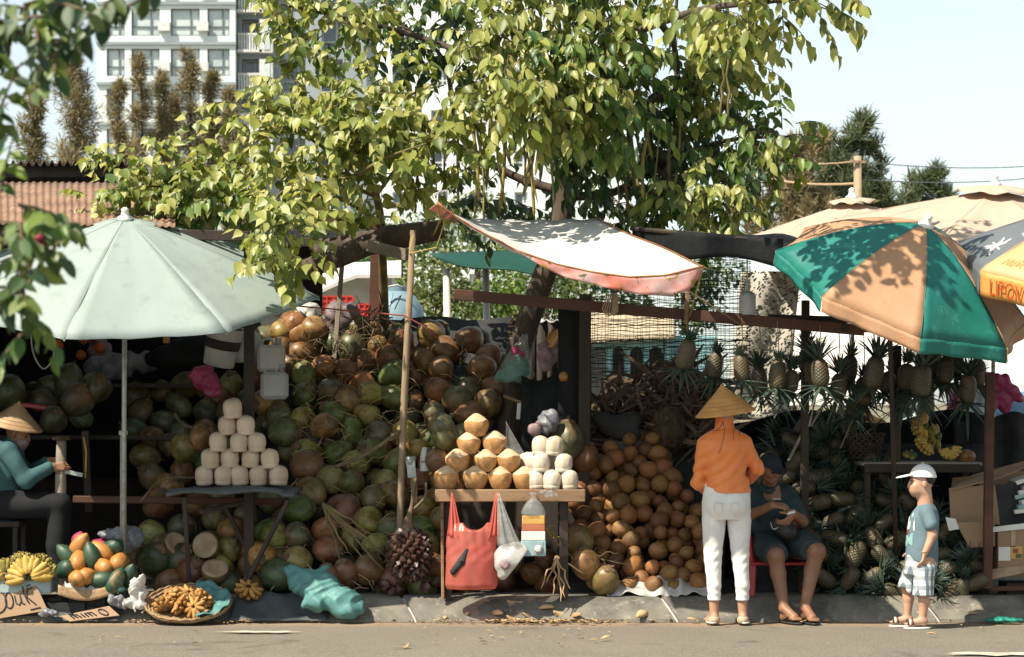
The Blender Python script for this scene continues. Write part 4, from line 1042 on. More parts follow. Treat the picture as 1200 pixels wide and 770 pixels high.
# ------------------------------------------------------------------ the street tree and the climbing vine
def limb(root, pts, r0, r1, name='limb', mat='bark'):
    n = len(pts); return MB().tube(pts, [lerp(r0, r1, i / (n - 1)) for i in range(n)], 9).build(name, M[mat], root)
def smooth_path(pts, m=5):
    out = []; n = len(pts)
    for i in range(n - 1):
        p0 = pts[max(i - 1, 0)]; p1 = pts[i]; p2 = pts[i + 1]; p3 = pts[min(i + 2, n - 1)]
        for q in range(m):
            t = q / m
            out.append(.5 * ((2 * p1) + (p2 - p0) * t + (2 * p0 - 5 * p1 + 4 * p2 - p3) * t * t + (-p0 + 3 * p1 - 3 * p2 + p3) * t ** 3))
    return out + [pts[-1]]
def PL(*a): return [P(*x) for x in a]
class Crown:
    def __init__(s, seed): s.P = []; s.D = []; s.N = []; s.L = []; s.K = []; s.rng = random.Random(seed); s.tw = MB()
    def clump(s, px, py, Y, rpx, n, kind, size=.14, droop=.8, limbpt=None):
        r = s.rng; k = (Y + 16) / 2750; C = P(px, py, Y); R_ = rpx * k; per = 7
        for i in range(max(1, n // per)):
            while True:
                q = Vector((r.uniform(-1, 1), r.uniform(-1, 1), r.uniform(-1, 1)))
                if q.length < 1: break
            st = C + Vector((q.x * R_, q.y * R_ * .9, q.z * R_ * .85))
            d = (q * .8 + Vector((r.uniform(-.6, .6), r.uniform(-.7, .3), r.uniform(-.3, .5)))).normalized()
            ln = r.uniform(.22, .42) * size / .13; pts = []; p = st.copy(); dd = d.copy()
            for j in range(5):
                pts.append(p.copy()); dd = (dd + Vector((0, 0, -.16 * droop))).normalized(); p = p + dd * ln / 4
            s.tw.tube(pts, [.005, .0045, .004, .003, .002], 4, cap=False)
            side = dd.cross(Vector((0, 0, 1))); side = side.normalized() if side.length > .1 else Vector((1, 0, 0))
            for j in range(per):
                t = (j + .8) / per * 4; i0 = min(3, int(t)); bp = pts[i0].lerp(pts[i0 + 1], t - i0)
                sg = 1 if j % 2 else -1
                ld = (dd * .55 + side * sg * .75 + Vector((r.uniform(-.3, .3), r.uniform(-.3, .3), r.uniform(-.25, .25) - droop * .75))).normalized()
                nn = Vector((r.uniform(-.55, .25), r.uniform(-.95, .1), r.uniform(.25, 1.0)))
                s.P.append(bp); s.D.append(ld); s.N.append(nn); s.L.append(size * r.uniform(.62, 1.22)); s.K.append(kind)
        return C
    def finish(s, root, matmap, nobj=290, kmap=None):
        off = wloc(root); n = len(s.P)
        def vis(i):
            x, y = px_of(s.P[i]); return -20 < x < 1220 and -20 < y < 420
        order = sorted(range(n), key=lambda i: (not vis(i), -s.L[i] / (s.P[i].y + 16) - (.0 if s.P[i].y > .7 else .004)))
        sel = set(order[:nobj]); protos = {}
        for i in order[:nobj]:
            kind, mk = s.K[i]
            key = (kind, mk, i % 4)
            if key not in protos:
                V, F = LB[kind]; V = V.copy(); V[:, 2] *= (.4, .9, 1.5, 2.1)[i % 4]
                protos[key] = np_mesh('leaf', V, F, matmap[mk])
            D = s.D[i].normalized(); Y_ = s.N[i].cross(D).normalized(); Z_ = D.cross(Y_)
            o = bpy.data.objects.new('leaf', protos[key]); COL.objects.link(o); o.parent = root
            mt = Matrix((D, Y_, Z_)).transposed().to_4x4(); mt.translation = s.P[i] - off
            o.matrix_local = mt @ Matrix.Scale(s.L[i], 4)
        rng = np.random.RandomState(3)
        first = True
        groups = {}
        for i in range(n):
            if i not in sel: groups.setdefault(s.K[i], []).append(i)
        for (kind, mk), ids in groups.items():
            V, F, t = leaves_np(kind, np.array([s.P[i] for i in ids]), np.array([s.D[i] for i in ids]), np.array([s.N[i] for i in ids]), np.array([s.L[i] for i in ids]), rng)
            o = link('foliage', np_mesh('foliage', V - np.array(off), F, matmap[mk], t), root); o['kind'] = 'stuff'
        s.tw.build('twigs', M['twig'], root)['kind'] = 'stuff'

vine = thing('climbing_vine', 'lime-green broad-leaved vine sprawling over the roofs left of the middle pole', 'vine', P(395, 700, 1.3) * 1.0)
vine.location.z = .14
cv = Crown(11)
HL = ('heart', 'leaf_lime'); HM = ('heart', 'leaf_mid')
for c in ((112, 232, .9, 26, 44, HL), (150, 205, 1.0, 34, 60, HL), (185, 190, 1.1, 36, 66, HL), (165, 242, .8, 30, 52, HM), (215, 215, .9, 40, 80, HL), (205, 245, .7, 28, 56, HL), (250, 205, .9, 40, 80, HL),
          (245, 240, .8, 34, 64, HM), (275, 175, 1.0, 36, 66, HL), (285, 225, .7, 38, 78, HL), (300, 140, .9, 38, 72, HL), (318, 180, .7, 42, 84, HL), (325, 225, .3, 36, 70, HL),
          (318, 262, -.3, 30, 74, HL), (340, 285, -.45, 26, 60, HL), (316, 300, -.5, 20, 40, HL), (352, 255, -.1, 26, 52, HL),
          (345, 100, .9, 38, 72, HL), (362, 150, .6, 44, 92, HL), (395, 105, .8, 36, 64, HL), (405, 150, .5, 42, 88, HL), (385, 195, .5, 40, 80, HL), (430, 125, .6, 40, 76, HL), (440, 170, .45, 42, 86, HL),
          (425, 205, .5, 34, 60, HL), (475, 150, .5, 40, 80, HL), (480, 195, .5, 34, 60, HL), (515, 170, .5, 38, 72, HL), (460, 90, .8, 36, 56, HL), (545, 155, .5, 30, 52, HL), (505, 120, .6, 36, 60, HL),
          (400, 236, 1.7, 34, 40, HM), (530, 95, .8, 28, 36, HL)):
    cv.clump(c[0], c[1], c[2], c[3], int(c[4] * 1.55), c[5], size=.095, droop=.9)
for px_, py_, Y in ((395, 268, .9), (420, 262, .8), (452, 268, .6), (488, 198, -.1), (508, 200, -.1)): cv.clump(px_, py_, Y, 9, 8, HL, size=.13)
root = P(445, 700, 2.9); root.z = .14
limb(vine, smooth_path([root, P(452, 500, 2.8), P(448, 300, 2.2), P(440, 225, 1.2), P(410, 150, .8)]), .05, .02, 'stem', 'vine')
for path in ([P(440, 230, 1.1), P(350, 200, .9), P(250, 215, .9), P(130, 220, 1.0)], [P(440, 220, 1.0), P(340, 150, .9), P(280, 170, 1.0)], [P(446, 260, 1.2), P(390, 230, .7), P(330, 225, .1), P(318, 270, -.35), P(318, 305, -.5)],
             [P(440, 230, 1.0), P(490, 170, .55), P(545, 150, .5)], [P(425, 180, .9), P(400, 110, .8), P(345, 95, .9)], [P(440, 200, 1.0), P(470, 120, .7), P(520, 100, .8)], [P(420, 205, .4), P(452, 185, .2), P(500, 168, .1)]):
    limb(vine, smooth_path(path), .016, .005, 'stem', 'vine')
cv.finish(vine, M)

tree = thing('street_tree', 'tall leafy street tree behind the canopy with hanging pods and bags on its leaning trunk', 'tree', P(585, 700, 1.9)); tree.location.z = .14
ct = Crown(12)
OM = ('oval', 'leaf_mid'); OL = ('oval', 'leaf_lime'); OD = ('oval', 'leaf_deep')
tb = tree.location.copy()
trunk = smooth_path([tb, P(592, 560, 1.85), P(604, 430, 1.7), P(628, 350, 1.6), P(652, 280, 1.6), P(662, 215, 1.6), P(656, 150, 1.5), P(668, 80, 1.4), P(700, 10, 1.3), P(720, -60, 1.2)])
MB().tube(trunk, [lerp(.105, .06, i / (len(trunk) - 1)) for i in range(len(trunk))], 12).build('trunk', M['bark'], tree)
limbs = [[P(660, 200, 1.6), P(700, 150, 1.5), P(760, 120, 1.5), P(830, 90, 1.4), P(880, 60, 1.0)], [P(657, 160, 1.5), P(620, 110, 1.2), P(560, 70, 1.3), P(480, 40, 1.5), P(400, 20, 1.2), P(330, 5, .9)],
         [P(668, 80, 1.4), P(740, 40, .8), P(820, 12, -.2), P(900, 2, -1.0), P(985, -6, -1.0)], [P(664, 230, 1.6), P(720, 225, 1.8), P(780, 190, 1.8), P(850, 165, 1.3), P(925, 160, 1.0)], [P(668, 90, 1.4), P(620, 50, .8), P(590, 20, .6)],
         [P(780, 195, 1.8), P(800, 140, 1.8), P(790, 60, 1.8), P(795, -20, 1.7)], [P(662, 225, 1.6), P(600, 205, 1.7), P(540, 160, 1.7), P(520, 70, 1.8), P(470, 30, 1.9)],
         [P(775, 200, 1.8), P(810, 230, 1.2), P(850, 240, .9)], [P(760, 15, 1.0), P(776, 30, 1.2), P(792, 62, 1.4), P(798, 130, 1.5)]]
for p in limbs: limb(tree, smooth_path(p), .038 if p[0].x < 2 else .02, .009)
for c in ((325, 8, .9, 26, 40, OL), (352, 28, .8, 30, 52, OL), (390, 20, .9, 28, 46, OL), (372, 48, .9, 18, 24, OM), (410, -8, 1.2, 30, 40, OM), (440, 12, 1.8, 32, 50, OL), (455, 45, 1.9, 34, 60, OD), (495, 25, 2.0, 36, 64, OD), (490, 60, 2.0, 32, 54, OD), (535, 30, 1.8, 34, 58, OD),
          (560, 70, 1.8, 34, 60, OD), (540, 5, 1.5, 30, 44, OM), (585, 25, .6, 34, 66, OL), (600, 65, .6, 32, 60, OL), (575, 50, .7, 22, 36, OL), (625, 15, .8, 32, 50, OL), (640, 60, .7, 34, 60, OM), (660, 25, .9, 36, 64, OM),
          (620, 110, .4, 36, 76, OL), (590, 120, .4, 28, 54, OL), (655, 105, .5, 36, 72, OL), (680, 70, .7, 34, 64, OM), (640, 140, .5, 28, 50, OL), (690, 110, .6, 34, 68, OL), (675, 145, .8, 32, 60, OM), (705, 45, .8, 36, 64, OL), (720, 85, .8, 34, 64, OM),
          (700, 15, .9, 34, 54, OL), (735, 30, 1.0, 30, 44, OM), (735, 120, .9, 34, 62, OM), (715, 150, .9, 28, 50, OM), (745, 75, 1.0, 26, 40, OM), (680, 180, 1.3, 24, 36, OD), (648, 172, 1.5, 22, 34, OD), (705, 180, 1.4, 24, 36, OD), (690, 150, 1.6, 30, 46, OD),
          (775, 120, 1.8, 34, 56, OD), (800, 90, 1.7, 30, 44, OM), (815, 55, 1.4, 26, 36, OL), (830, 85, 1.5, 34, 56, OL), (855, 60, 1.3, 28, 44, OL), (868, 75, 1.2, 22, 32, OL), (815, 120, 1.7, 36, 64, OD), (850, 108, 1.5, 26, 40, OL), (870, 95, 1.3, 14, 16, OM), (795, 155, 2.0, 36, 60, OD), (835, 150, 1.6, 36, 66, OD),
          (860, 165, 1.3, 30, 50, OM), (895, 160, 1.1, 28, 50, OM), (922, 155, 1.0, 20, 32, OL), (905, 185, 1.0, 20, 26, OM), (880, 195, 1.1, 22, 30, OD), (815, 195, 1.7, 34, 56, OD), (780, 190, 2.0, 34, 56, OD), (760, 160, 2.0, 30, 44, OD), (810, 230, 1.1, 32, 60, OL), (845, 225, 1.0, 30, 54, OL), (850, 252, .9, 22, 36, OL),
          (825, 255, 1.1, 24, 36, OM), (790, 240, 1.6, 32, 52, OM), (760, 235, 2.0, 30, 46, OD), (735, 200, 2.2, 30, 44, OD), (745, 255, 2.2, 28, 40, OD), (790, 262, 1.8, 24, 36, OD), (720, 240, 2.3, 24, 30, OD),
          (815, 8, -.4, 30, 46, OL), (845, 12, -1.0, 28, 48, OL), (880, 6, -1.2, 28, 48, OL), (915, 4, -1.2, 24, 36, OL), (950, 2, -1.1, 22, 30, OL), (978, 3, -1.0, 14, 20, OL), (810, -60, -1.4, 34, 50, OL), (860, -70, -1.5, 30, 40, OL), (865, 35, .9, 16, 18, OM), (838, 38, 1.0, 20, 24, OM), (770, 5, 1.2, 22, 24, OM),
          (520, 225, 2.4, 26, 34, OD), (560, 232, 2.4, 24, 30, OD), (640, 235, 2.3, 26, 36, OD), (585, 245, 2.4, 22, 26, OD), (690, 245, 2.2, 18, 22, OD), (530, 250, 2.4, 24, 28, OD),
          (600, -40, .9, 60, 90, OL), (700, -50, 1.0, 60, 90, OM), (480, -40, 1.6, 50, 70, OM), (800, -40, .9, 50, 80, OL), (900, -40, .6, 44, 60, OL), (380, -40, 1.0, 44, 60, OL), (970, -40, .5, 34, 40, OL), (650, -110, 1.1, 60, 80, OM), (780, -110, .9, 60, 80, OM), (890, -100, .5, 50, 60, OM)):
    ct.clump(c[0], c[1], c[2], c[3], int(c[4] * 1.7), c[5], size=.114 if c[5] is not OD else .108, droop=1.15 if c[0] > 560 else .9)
ct.finish(tree, M)
# hanging pods and aerial roots
rr = random.Random(4)
for i in range(46):
    px_ = rr.choice([rr.uniform(545, 600), rr.uniform(612, 640), rr.uniform(690, 800), rr.uniform(455, 545)])
    y0 = rr.uniform(120, 165); L = rr.uniform(55, 110); Y = rr.uniform(.5, 1.6) if px_ < 650 else rr.uniform(1.0, 2.0)
    px2 = px_ + rr.uniform(-14, 14)
    path = smooth_path([P(px_, y0, Y), P(lerp(px_, px2, .4) + rr.uniform(-4, 4), y0 + L * .45, Y), P(px2, y0 + L, Y)], 4)
    th = rr.uniform(.006, .014)
    MB().tube(path, [th * .6] + [th] * (len(path) - 2) + [th * .3], 6).build('seed_pod' if i % 2 else 'aerial_root', M['vine'] if i % 3 else M['banana_green'], tree)
for px_, y0, y1 in ((788, 30, 75), (855, 60, 150), (848, 65, 140), (505, 205, 265), (490, 200, 250)):
    MB().tube(wander(P(px_, y0, .9), P(px_ - 4, y1, .9), 6, .02), .009, 6).build('aerial_root', M['vine'], tree)
mb = MB()
for k in range(5): 
    c_ = P(611 + k * .8, 398 - k * 7, 1.69)
    mb.lathe([(.10 + .012 * math.sin(q), q / 6.28 * .03) for q in (0, 1, 2, 3)], 14, Matrix.Translation(c_))
mb.build('trunk_wrap', M['trunk_wrap'], tree)

# out-of-focus branches of a roadside shrub near the camera, upper and lower left
sh = thing('roadside_shrub', 'out-of-focus flowering shrub branches hanging in close at the upper and lower left', 'shrub', Vector((P(-150, 700, -10.6).x, -10.6, .14)))
cs = Crown(21)
LS = ('oval', 'leaf_mid'); LD = ('oval', 'leaf_deep')
for c in ((8, 12, -10.6, 26, 34, LD), (50, 16, -10.7, 24, 24, LD), (95, 4, -10.5, 20, 18, LS), (150, -8, -10.6, 22, 16, LD), (20, 52, -10.4, 26, 28, LD), (60, 58, -10.6, 20, 16, LS), (4, 95, -10.5, 20, 18, LS), (2, 150, -10.6, 15, 12, LD), (60, -26, -10.6, 40, 30, LD), (205, -14, -10.6, 14, 8, LD), (85, 40, -10.5, 14, 8, LS),
          (10, 235, -10.5, 20, 16, LS), (20, 330, -10.6, 22, 14, LD), (-4, 270, -10.6, 18, 12, LD), (-2, 385, -10.6, 16, 10, LD), (30, 262, -10.6, 22, 16, LS), (8, 300, -10.6, 24, 20, LS), (45, 305, -10.5, 18, 12, LD), (15, 350, -10.6, 26, 20, LS), (30, 380, -10.6, 16, 10, LS)):
    cs.clump(c[0], c[1], c[2], c[3], int(c[4] * 1.35), ('oval', c[5][1]), size=.062, droop=.9)
hub = Vector((P(-150, 300, -10.6).x, -10.6, 1.8))
limb(sh, smooth_path([sh.location.copy(), Vector((sh.location.x, -10.6, 1.0)), hub, P(-120, 60, -10.6)]), .03, .012, 'stem')
for path in ([P(-120, 60, -10.6), P(-40, 40, -10.6), P(60, 35, -10.6), P(150, 0, -10.6)], [P(-125, 100, -10.6), P(-40, 100, -10.5), P(40, 70, -10.5)], [hub, P(-60, 330, -10.6), P(10, 355, -10.6), P(45, 285, -10.6), P(47, 250, -10.6)], [P(-140, 200, -10.6), P(-50, 250, -10.6), P(30, 262, -10.6)], [P(-120, 130, -10.6), P(-30, 150, -10.6), P(10, 120, -10.6)]):
    limb(sh, smooth_path(path), .006, .0018, 'branch', 'twig')
for c in (P(46, 286, -10.62), P(41, 291, -10.6), P(50, 290, -10.6)):
    MB().lathe([(0, 0), (.012, .004), (.016, .014), (.008, .022), (0, .02)], 8, Matrix.Translation(c)).build('flower', M['flower_red'], sh)
cs.finish(sh, M, nobj=250)
# ------------------------------------------------------------------ fruit meshes
def ico(sub):
    bm = bmesh.new(); bmesh.ops.create_icosphere(bm, subdivisions=sub, radius=1); V = [v.co.copy() for v in bm.verts]; F = [tuple(v.index for v in f.verts) for f in bm.faces]; bm.free(); return V, F
ICO3 = ico(3); ICO2 = ico(2)
def coconut_mesh(seed, long=1.12, lobes=.05):
    r = random.Random(seed); mb = MB(); ph = r.uniform(0, 6); vs = []
    for v in ICO3[0]:
        a = math.atan2(v.y, v.x); k = 1 + lobes * 1.7 * math.cos(3 * a + ph) * (1 - v.z * v.z) + .045 * math.sin(3.3 * v.x + ph) * math.sin(2.8 * v.y + seed) + .018 * math.sin(7 * v.z + 3 * a)
        z = v.z * long
        if z < -.6: z -= .07 * (-z - .6) / .5
        vs.append(Vector((v.x * k, v.y * k, z)) * .1)
    mb.add(vs, ICO3[1], 0)
    zc = long * .1 - .012; cal = [(.012, zc + .022), (.026, zc + .017), (.040, zc + .008), (.046, zc - .004), (.02, zc - .01)]
    mb.lathe(cal, 12, None, 1, warp=lambda v, a: Vector((v.x * (1 + .22 * math.cos(3 * a)), v.y * (1 + .22 * math.cos(3 * a)), v.z)))
    mb.tube([(0, 0, zc), (.004, .003, zc + .03), (.014, .006, zc + .042)], [.009, .008, .006], 6, 1)
    return mb.mesh('coconut', [M['husk'], M['calyx']])
COCO = [coconut_mesh(s, 1.0 + .05 * s, .02 + .02 * (s % 3)) for s in range(6)]
def nut_mesh(seed):
    r = random.Random(seed); mb = MB(); vs = []
    for v in ICO3[0]:
        k = 1 + .03 * math.sin(6 * v.x + seed) * math.sin(5 * v.y) + .02 * math.sin(9 * v.z + seed); z = v.z * (1.02 + .06 * (seed % 3))
        if z > .7: z += (z - .7) * (.35 + .15 * (seed % 2))
        vs.append(Vector((v.x * k, v.y * k, z)) * .0655)
    mb.add(vs, ICO3[1]); 
    for q in range(4): a = r.uniform(0, 6); mb.tube([(0, 0, .066), (.006 * math.cos(a), .006 * math.sin(a), .08), (.016 * math.cos(a), .016 * math.sin(a), .09)], [.004, .003, .001], 4)
    return mb.mesh('husked_coconut', M['nut'])
NUT = [nut_mesh(s) for s in range(5)]
def peeled_mesh(seed):
    r = random.Random(seed); prof = [(0, .0), (.050, 0), (.058, .008), (.0595, .024), (.0575, .028), (.0605, .034), (.0635, .06), (.0625, .092), (.056, .112), (.042, .126), (.022, .134), (0, .137)]
    n = 18; ks = [1 + r.uniform(-.03, .03) for _ in range(9)]
    def w(v, a):
        m_ = 2 * math.pi / (8 + seed % 3); k = 1 + .75 * (math.cos(m_ / 2) / math.cos((a + seed) % m_ - m_ / 2) - 1) + .02 * math.sin(2 * a + seed * 2) + .012 * math.sin(45 * v.z + 5 * a + seed); return Vector((v.x * k, v.y * k, v.z * (1 + .03 * math.cos(a + seed))))
    return MB().lathe(prof, 32, None, 0, w).mesh('peeled_coconut', M['white_flesh'], smooth='auto')
PEEL = [peeled_mesh(s) for s in range(5)]
def trimmed_mesh(seed):
    r = random.Random(seed); n = 11
    prof = [(0, 0), (.052, 0), (.064, .012), (.082, .055), (.088, .085), (.084, .104), (.054, .130), (.020, .153), (0, .157)]
    def w(v, a):
        m_ = 2 * math.pi / (6 + seed % 3); k = 1 + .4 * (math.cos(m_ / 2) / math.cos((a + seed) % m_ - m_ / 2) - 1) + .03 * math.sin(3 * a + 2 * seed); return Vector((v.x * k, v.y * k, v.z + .006 * math.sin(4 * a + seed) * (v.z > .05) * (v.z < .12)))
    me = MB().lathe(prof, n * 3, None, 0, w, mis=[0, 0, 0, 0, 0, 1, 1, 1]).mesh('trimmed_coconut', [M['trim_husk'], M['cut_top']])
    sharp(me, 28); return me
TRIM = [trimmed_mesh(s) for s in range(5)]

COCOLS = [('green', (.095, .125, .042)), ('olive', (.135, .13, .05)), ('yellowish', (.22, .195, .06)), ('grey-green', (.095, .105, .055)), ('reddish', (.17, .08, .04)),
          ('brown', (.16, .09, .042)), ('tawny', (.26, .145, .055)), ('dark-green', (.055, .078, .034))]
def aim(d, roll=None):
    q = Vector(d).normalized().to_track_quat('Z', 'Y'); return (q @ Quaternion((0, 0, 1), RND.uniform(0, 6.28) if roll is None else roll)).to_euler()
def put(name, me, loc, rot=(0, 0, 0), sc=1.0, col=None, label=None, cat=None, group=None):
    o = bpy.data.objects.new(name, me); COL.objects.link(o); o.location = loc; o.rotation_euler = rot
    o.scale = (sc, sc, sc) if isinstance(sc, (int, float)) else sc
    if col: o.color = (col[0], col[1], col[2], 1)
    return tag(o, label, cat, group)
def jit(c, a=.15): return tuple(max(0, x * (1 + RND.uniform(-a, a))) for x in c)
def inpoly(x, y, poly):
    c = False; n = len(poly)
    for i in range(n):
        (x1, y1), (x2, y2) = poly[i], poly[(i + 1) % n]
        if (y1 > y) != (y2 > y) and x < (x2 - x1) * (y - y1) / (y2 - y1) + x1: c = not c
    return c
def pile(poly, surf, spacing, rng, tries=9000, maxn=400, jy=.02):
    """points on the slope surf(px,py)->Y, inside the outline, no closer than spacing"""
    xs = [p[0] for p in poly]; ys = [p[1] for p in poly]; out = []
    for _ in range(tries):
        px, py = rng.uniform(min(xs), max(xs)), rng.uniform(min(ys), max(ys))
        if not inpoly(px, py, poly): continue
        p = P(px, py, surf(px, py) + rng.uniform(-jy, jy))
        if all((p - q).length > spacing for q in out):
            out.append(p)
            if len(out) >= maxn: break
    return out
def facing(d):
    if d.y < -.55: return 'stem to street'
    if d.z > .55: return 'stem up'
    return 'on its side'

# ------------------------------------------------------------------ the tall coconut heap
rng = random.Random(31)
heap = [(302, 690), (318, 640), (345, 590), (345, 540), (318, 490), (300, 440), (306, 398), (350, 372), (400, 388), (450, 392), (475, 384), (520, 390), (560, 392), (586, 420), (582, 470), (560, 505), (520, 530), (520, 600), (500, 690)]
def hs(px, py): return lerp(2.35, .42, max(0, min(1, (py - 375) / 310)) ** .9)
def hzone(px, py):
    if py > 640: return 'at heap foot by palm fruit' if px > 400 else 'at heap foot behind teal sack'
    if py > 555: return 'low in heap by fruit stalks' if px > 400 else 'low in heap beside the stand'
    if py > 470: return 'midway in heap, left of pole' if 395 < px < 480 else ('midway in heap, right of pole' if px >= 480 else 'midway in heap by peeled pyramid')
    return 'high on heap, left of pole' if px < 475 else 'high on heap, right of pole'
def coconut(p, zone, d=None, ci=None, sc=None, group='whole coconuts in the heaps', rng=rng):
    d = d or Vector((rng.uniform(-1, 1), rng.uniform(-1, .5), rng.uniform(-.3, 1))).normalized()
    if ci is None and 'heap' in zone and 'high' not in zone: ci = rng.choice([0, 0, 0, 1, 2, 2, 2, 2, 3, 4, 5, 6])
    cn, cc = COCOLS[ci if ci is not None else rng.choice([0, 0, 1, 1, 2, 2, 2, 3, 4, 5, 5, 5, 5, 6, 6, 7])]
    return put('coconut', COCO[rng.randrange(6)], p, aim(d), sc or rng.uniform(.86, 1.1), jit(tuple(x * 1.3 for x in cc)), '%s coconut %s, %s' % (cn, zone, facing(d)), 'coconut', group)
hand = [(435, 462, 2, 1.0), (462, 466, 0, 1.0), (456, 420, 4, 1.05), (514, 458, 4, 1.0), (517, 432, 5, 1.0), (536, 468, 3, 1.12), (508, 484, 3, .85), (412, 566, 0, 1.0), (438, 584, 1, 1.0), (452, 566, 2, 1.0), (403, 599, 4, 1.25), (431, 610, 2, .98), (440, 640, 2, .95),
        (463, 580, 1, .95), (432, 668, 5, 1.12), (385, 645, 4, 1.05), (350, 598, 0, 1.1), (365, 576, 1, 1.0), (388, 562, 1, 1.05), (322, 628, 2, 1.05), (348, 628, 3, 1.0), (305, 652, 6, 1.1), (348, 656, 2, .95), (327, 674, 7, 1.15), (380, 500, 6, 1.0), (412, 408, 3, 1.15), (420, 384, 1, 1.0),
        (505, 392, 6, 1.1), (470, 400, 5, .95), (550, 398, 5, 1.05), (565, 430, 5, 1.0), (462, 438, 0, 1.05), (385, 680, 4, .95), (405, 672, 5, .95), (360, 547, 5, 1.2)]
placed = []
for px_, py_, ci, sc in hand:
    p = P(px_, py_, hs(px_, py_) - .06); placed.append(p); coconut(p, hzone(px_, py_), ci=ci, sc=sc)
cand = pile(heap, hs, .158, rng, 14000, 190)
for p in cand:
    if all((p - q).length > .15 for q in placed):
        px_, py_ = px_of(p); coconut(p, hzone(px_, py_), ci=rng.choice([5, 5, 4, 6, 3, 1, 7]) if py_ < 400 else None)
for p in pile(heap, lambda x, y: hs(x, y) + .17, .18, rng, 6000, 150):
    if p.z > .2: coconut(p, hzone(*px_of(p)), ci=rng.choice([5, 3, 7]))
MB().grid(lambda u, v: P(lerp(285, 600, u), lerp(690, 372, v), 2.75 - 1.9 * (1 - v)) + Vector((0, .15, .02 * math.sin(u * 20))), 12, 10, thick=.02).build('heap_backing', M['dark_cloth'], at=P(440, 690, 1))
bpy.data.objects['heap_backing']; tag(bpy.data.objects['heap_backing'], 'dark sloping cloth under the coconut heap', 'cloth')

mb = MB(); r5 = random.Random(15)
for i in range(420):
    px_, py_ = r5.uniform(305, 580), r5.uniform(385, 690)
    if not inpoly(px_, py_, heap): continue
    p = P(px_, py_, hs(px_, py_) - .105 + r5.uniform(-.02, .03)); L = r5.uniform(.03, .10)
    q = Vector((r5.uniform(-1, 1), r5.uniform(-.3, .3), r5.uniform(-1, .4))).normalized()
    mb.tube([p, p + q * L + Vector((0, 0, .012)), p + q * L * 1.9 + Vector((r5.uniform(-.03, .03), 0, -.02))], [.0035, .0028, .0012], 4)
tag(mb.build('husk_fibres', M['husk_chip'], at=P(440, 690, .4)), 'loose husk fibres and stems strewn over the coconut heap', 'fibres', kind='stuff')
# left, shaded coconuts under the pale umbrella and round the stand
lh = [(150, 690), (150, 640), (205, 610), (222, 580), (340, 585), (340, 640), (310, 690)]
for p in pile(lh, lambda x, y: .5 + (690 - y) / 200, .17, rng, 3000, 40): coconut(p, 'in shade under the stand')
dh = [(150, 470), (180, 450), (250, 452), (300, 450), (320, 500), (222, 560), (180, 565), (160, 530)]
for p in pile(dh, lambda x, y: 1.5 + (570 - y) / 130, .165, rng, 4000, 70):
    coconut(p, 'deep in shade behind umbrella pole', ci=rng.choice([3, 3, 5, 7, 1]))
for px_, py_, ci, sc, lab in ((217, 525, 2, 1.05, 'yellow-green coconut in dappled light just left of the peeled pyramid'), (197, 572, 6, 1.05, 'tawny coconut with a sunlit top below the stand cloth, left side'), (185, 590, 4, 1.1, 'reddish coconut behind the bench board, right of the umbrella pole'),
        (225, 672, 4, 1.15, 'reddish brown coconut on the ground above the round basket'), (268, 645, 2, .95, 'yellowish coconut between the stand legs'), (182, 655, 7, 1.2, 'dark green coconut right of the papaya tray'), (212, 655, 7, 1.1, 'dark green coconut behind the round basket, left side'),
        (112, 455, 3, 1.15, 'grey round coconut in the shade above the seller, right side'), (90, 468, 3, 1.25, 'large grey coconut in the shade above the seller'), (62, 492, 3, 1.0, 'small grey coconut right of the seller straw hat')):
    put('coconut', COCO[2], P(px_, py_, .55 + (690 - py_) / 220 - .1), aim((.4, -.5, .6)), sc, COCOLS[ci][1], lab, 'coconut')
# opened coconuts: green husk, pale cut face
def cut_coconut(px_, py_, Y, d, label):
    prof = [(0, -.1), (.05, -.09), (.088, -.05), (.1, 0), (.093, .035), (.090, .038), (.06, .040), (.045, .03), (0, .028)]
    t = put('cut_coconut', MB().lathe(prof, 20, None, 0, None, [0, 0, 0, 0, 1, 1, 1, 1]).mesh('cut_coconut', [M['husk'], M['half_flesh']]), P(px_, py_, Y), aim(d), 1.0, (.12, .10, .045), label, 'coconut'); return t
cut_coconut(242, 640, .55, (-.2, -.95, .25), 'coconut with its cut pale face turned to the street, under the stand')
cut_coconut(252, 670, .42, (.1, -.6, .75), 'halved coconut with pale flesh above the round basket')
cut_coconut(205, 640, .6, (.5, -.6, .5), 'split coconut with a torn pale side left of the stand legs')

# ------------------------------------------------------------------ peeled white pyramid on its stand, left
st = thing('display_stand', 'dark folding stand with a grey cloth top under the peeled coconut pyramid', 'stand', P(280, 660, .4)); st.location.z = .14
zt = P(0, 568, .35).z
MB().grid(lambda u, v: Vector((P(lerp(200, 350, u), 0, .35).x, lerp(.10, .68, v), zt - .012 - .05 * max(0, .25 - u) * 2 + .01 * math.sin(u * 11 + v * 5) - (.02 if v < .1 else 0) - (.02 * u if u > .9 else 0))), 22, 8, thick=.022).build('cloth_top', M['grey_tarp'], st)
for a, b in (((216, 582, .2), (222, 690, .35)), ((338, 586, .2), (285, 690, .3)), ((262, 590, .55), (310, 685, .5)), ((300, 586, .55), (235, 600, .2))):
    A = P(*a); B = P(*b); MB().beam(A, B, .03, .03).build('leg', M['dark_wood'], st, smooth=False)
rows5 = [((240, 548), (262, 550), (282, 551), (303, 552), (326, 554)), ((247, 528), (270, 527), (293, 529), (317, 531)), ((256, 508), (280, 506), (301, 506)), ((267, 489), (288, 488)), ((273, 468),)]
names = ('bottom', 'second', 'third', 'fourth', 'top'); order = ('first', 'second', 'third', 'fourth', 'fifth')
wf = (.62, .52, .42)
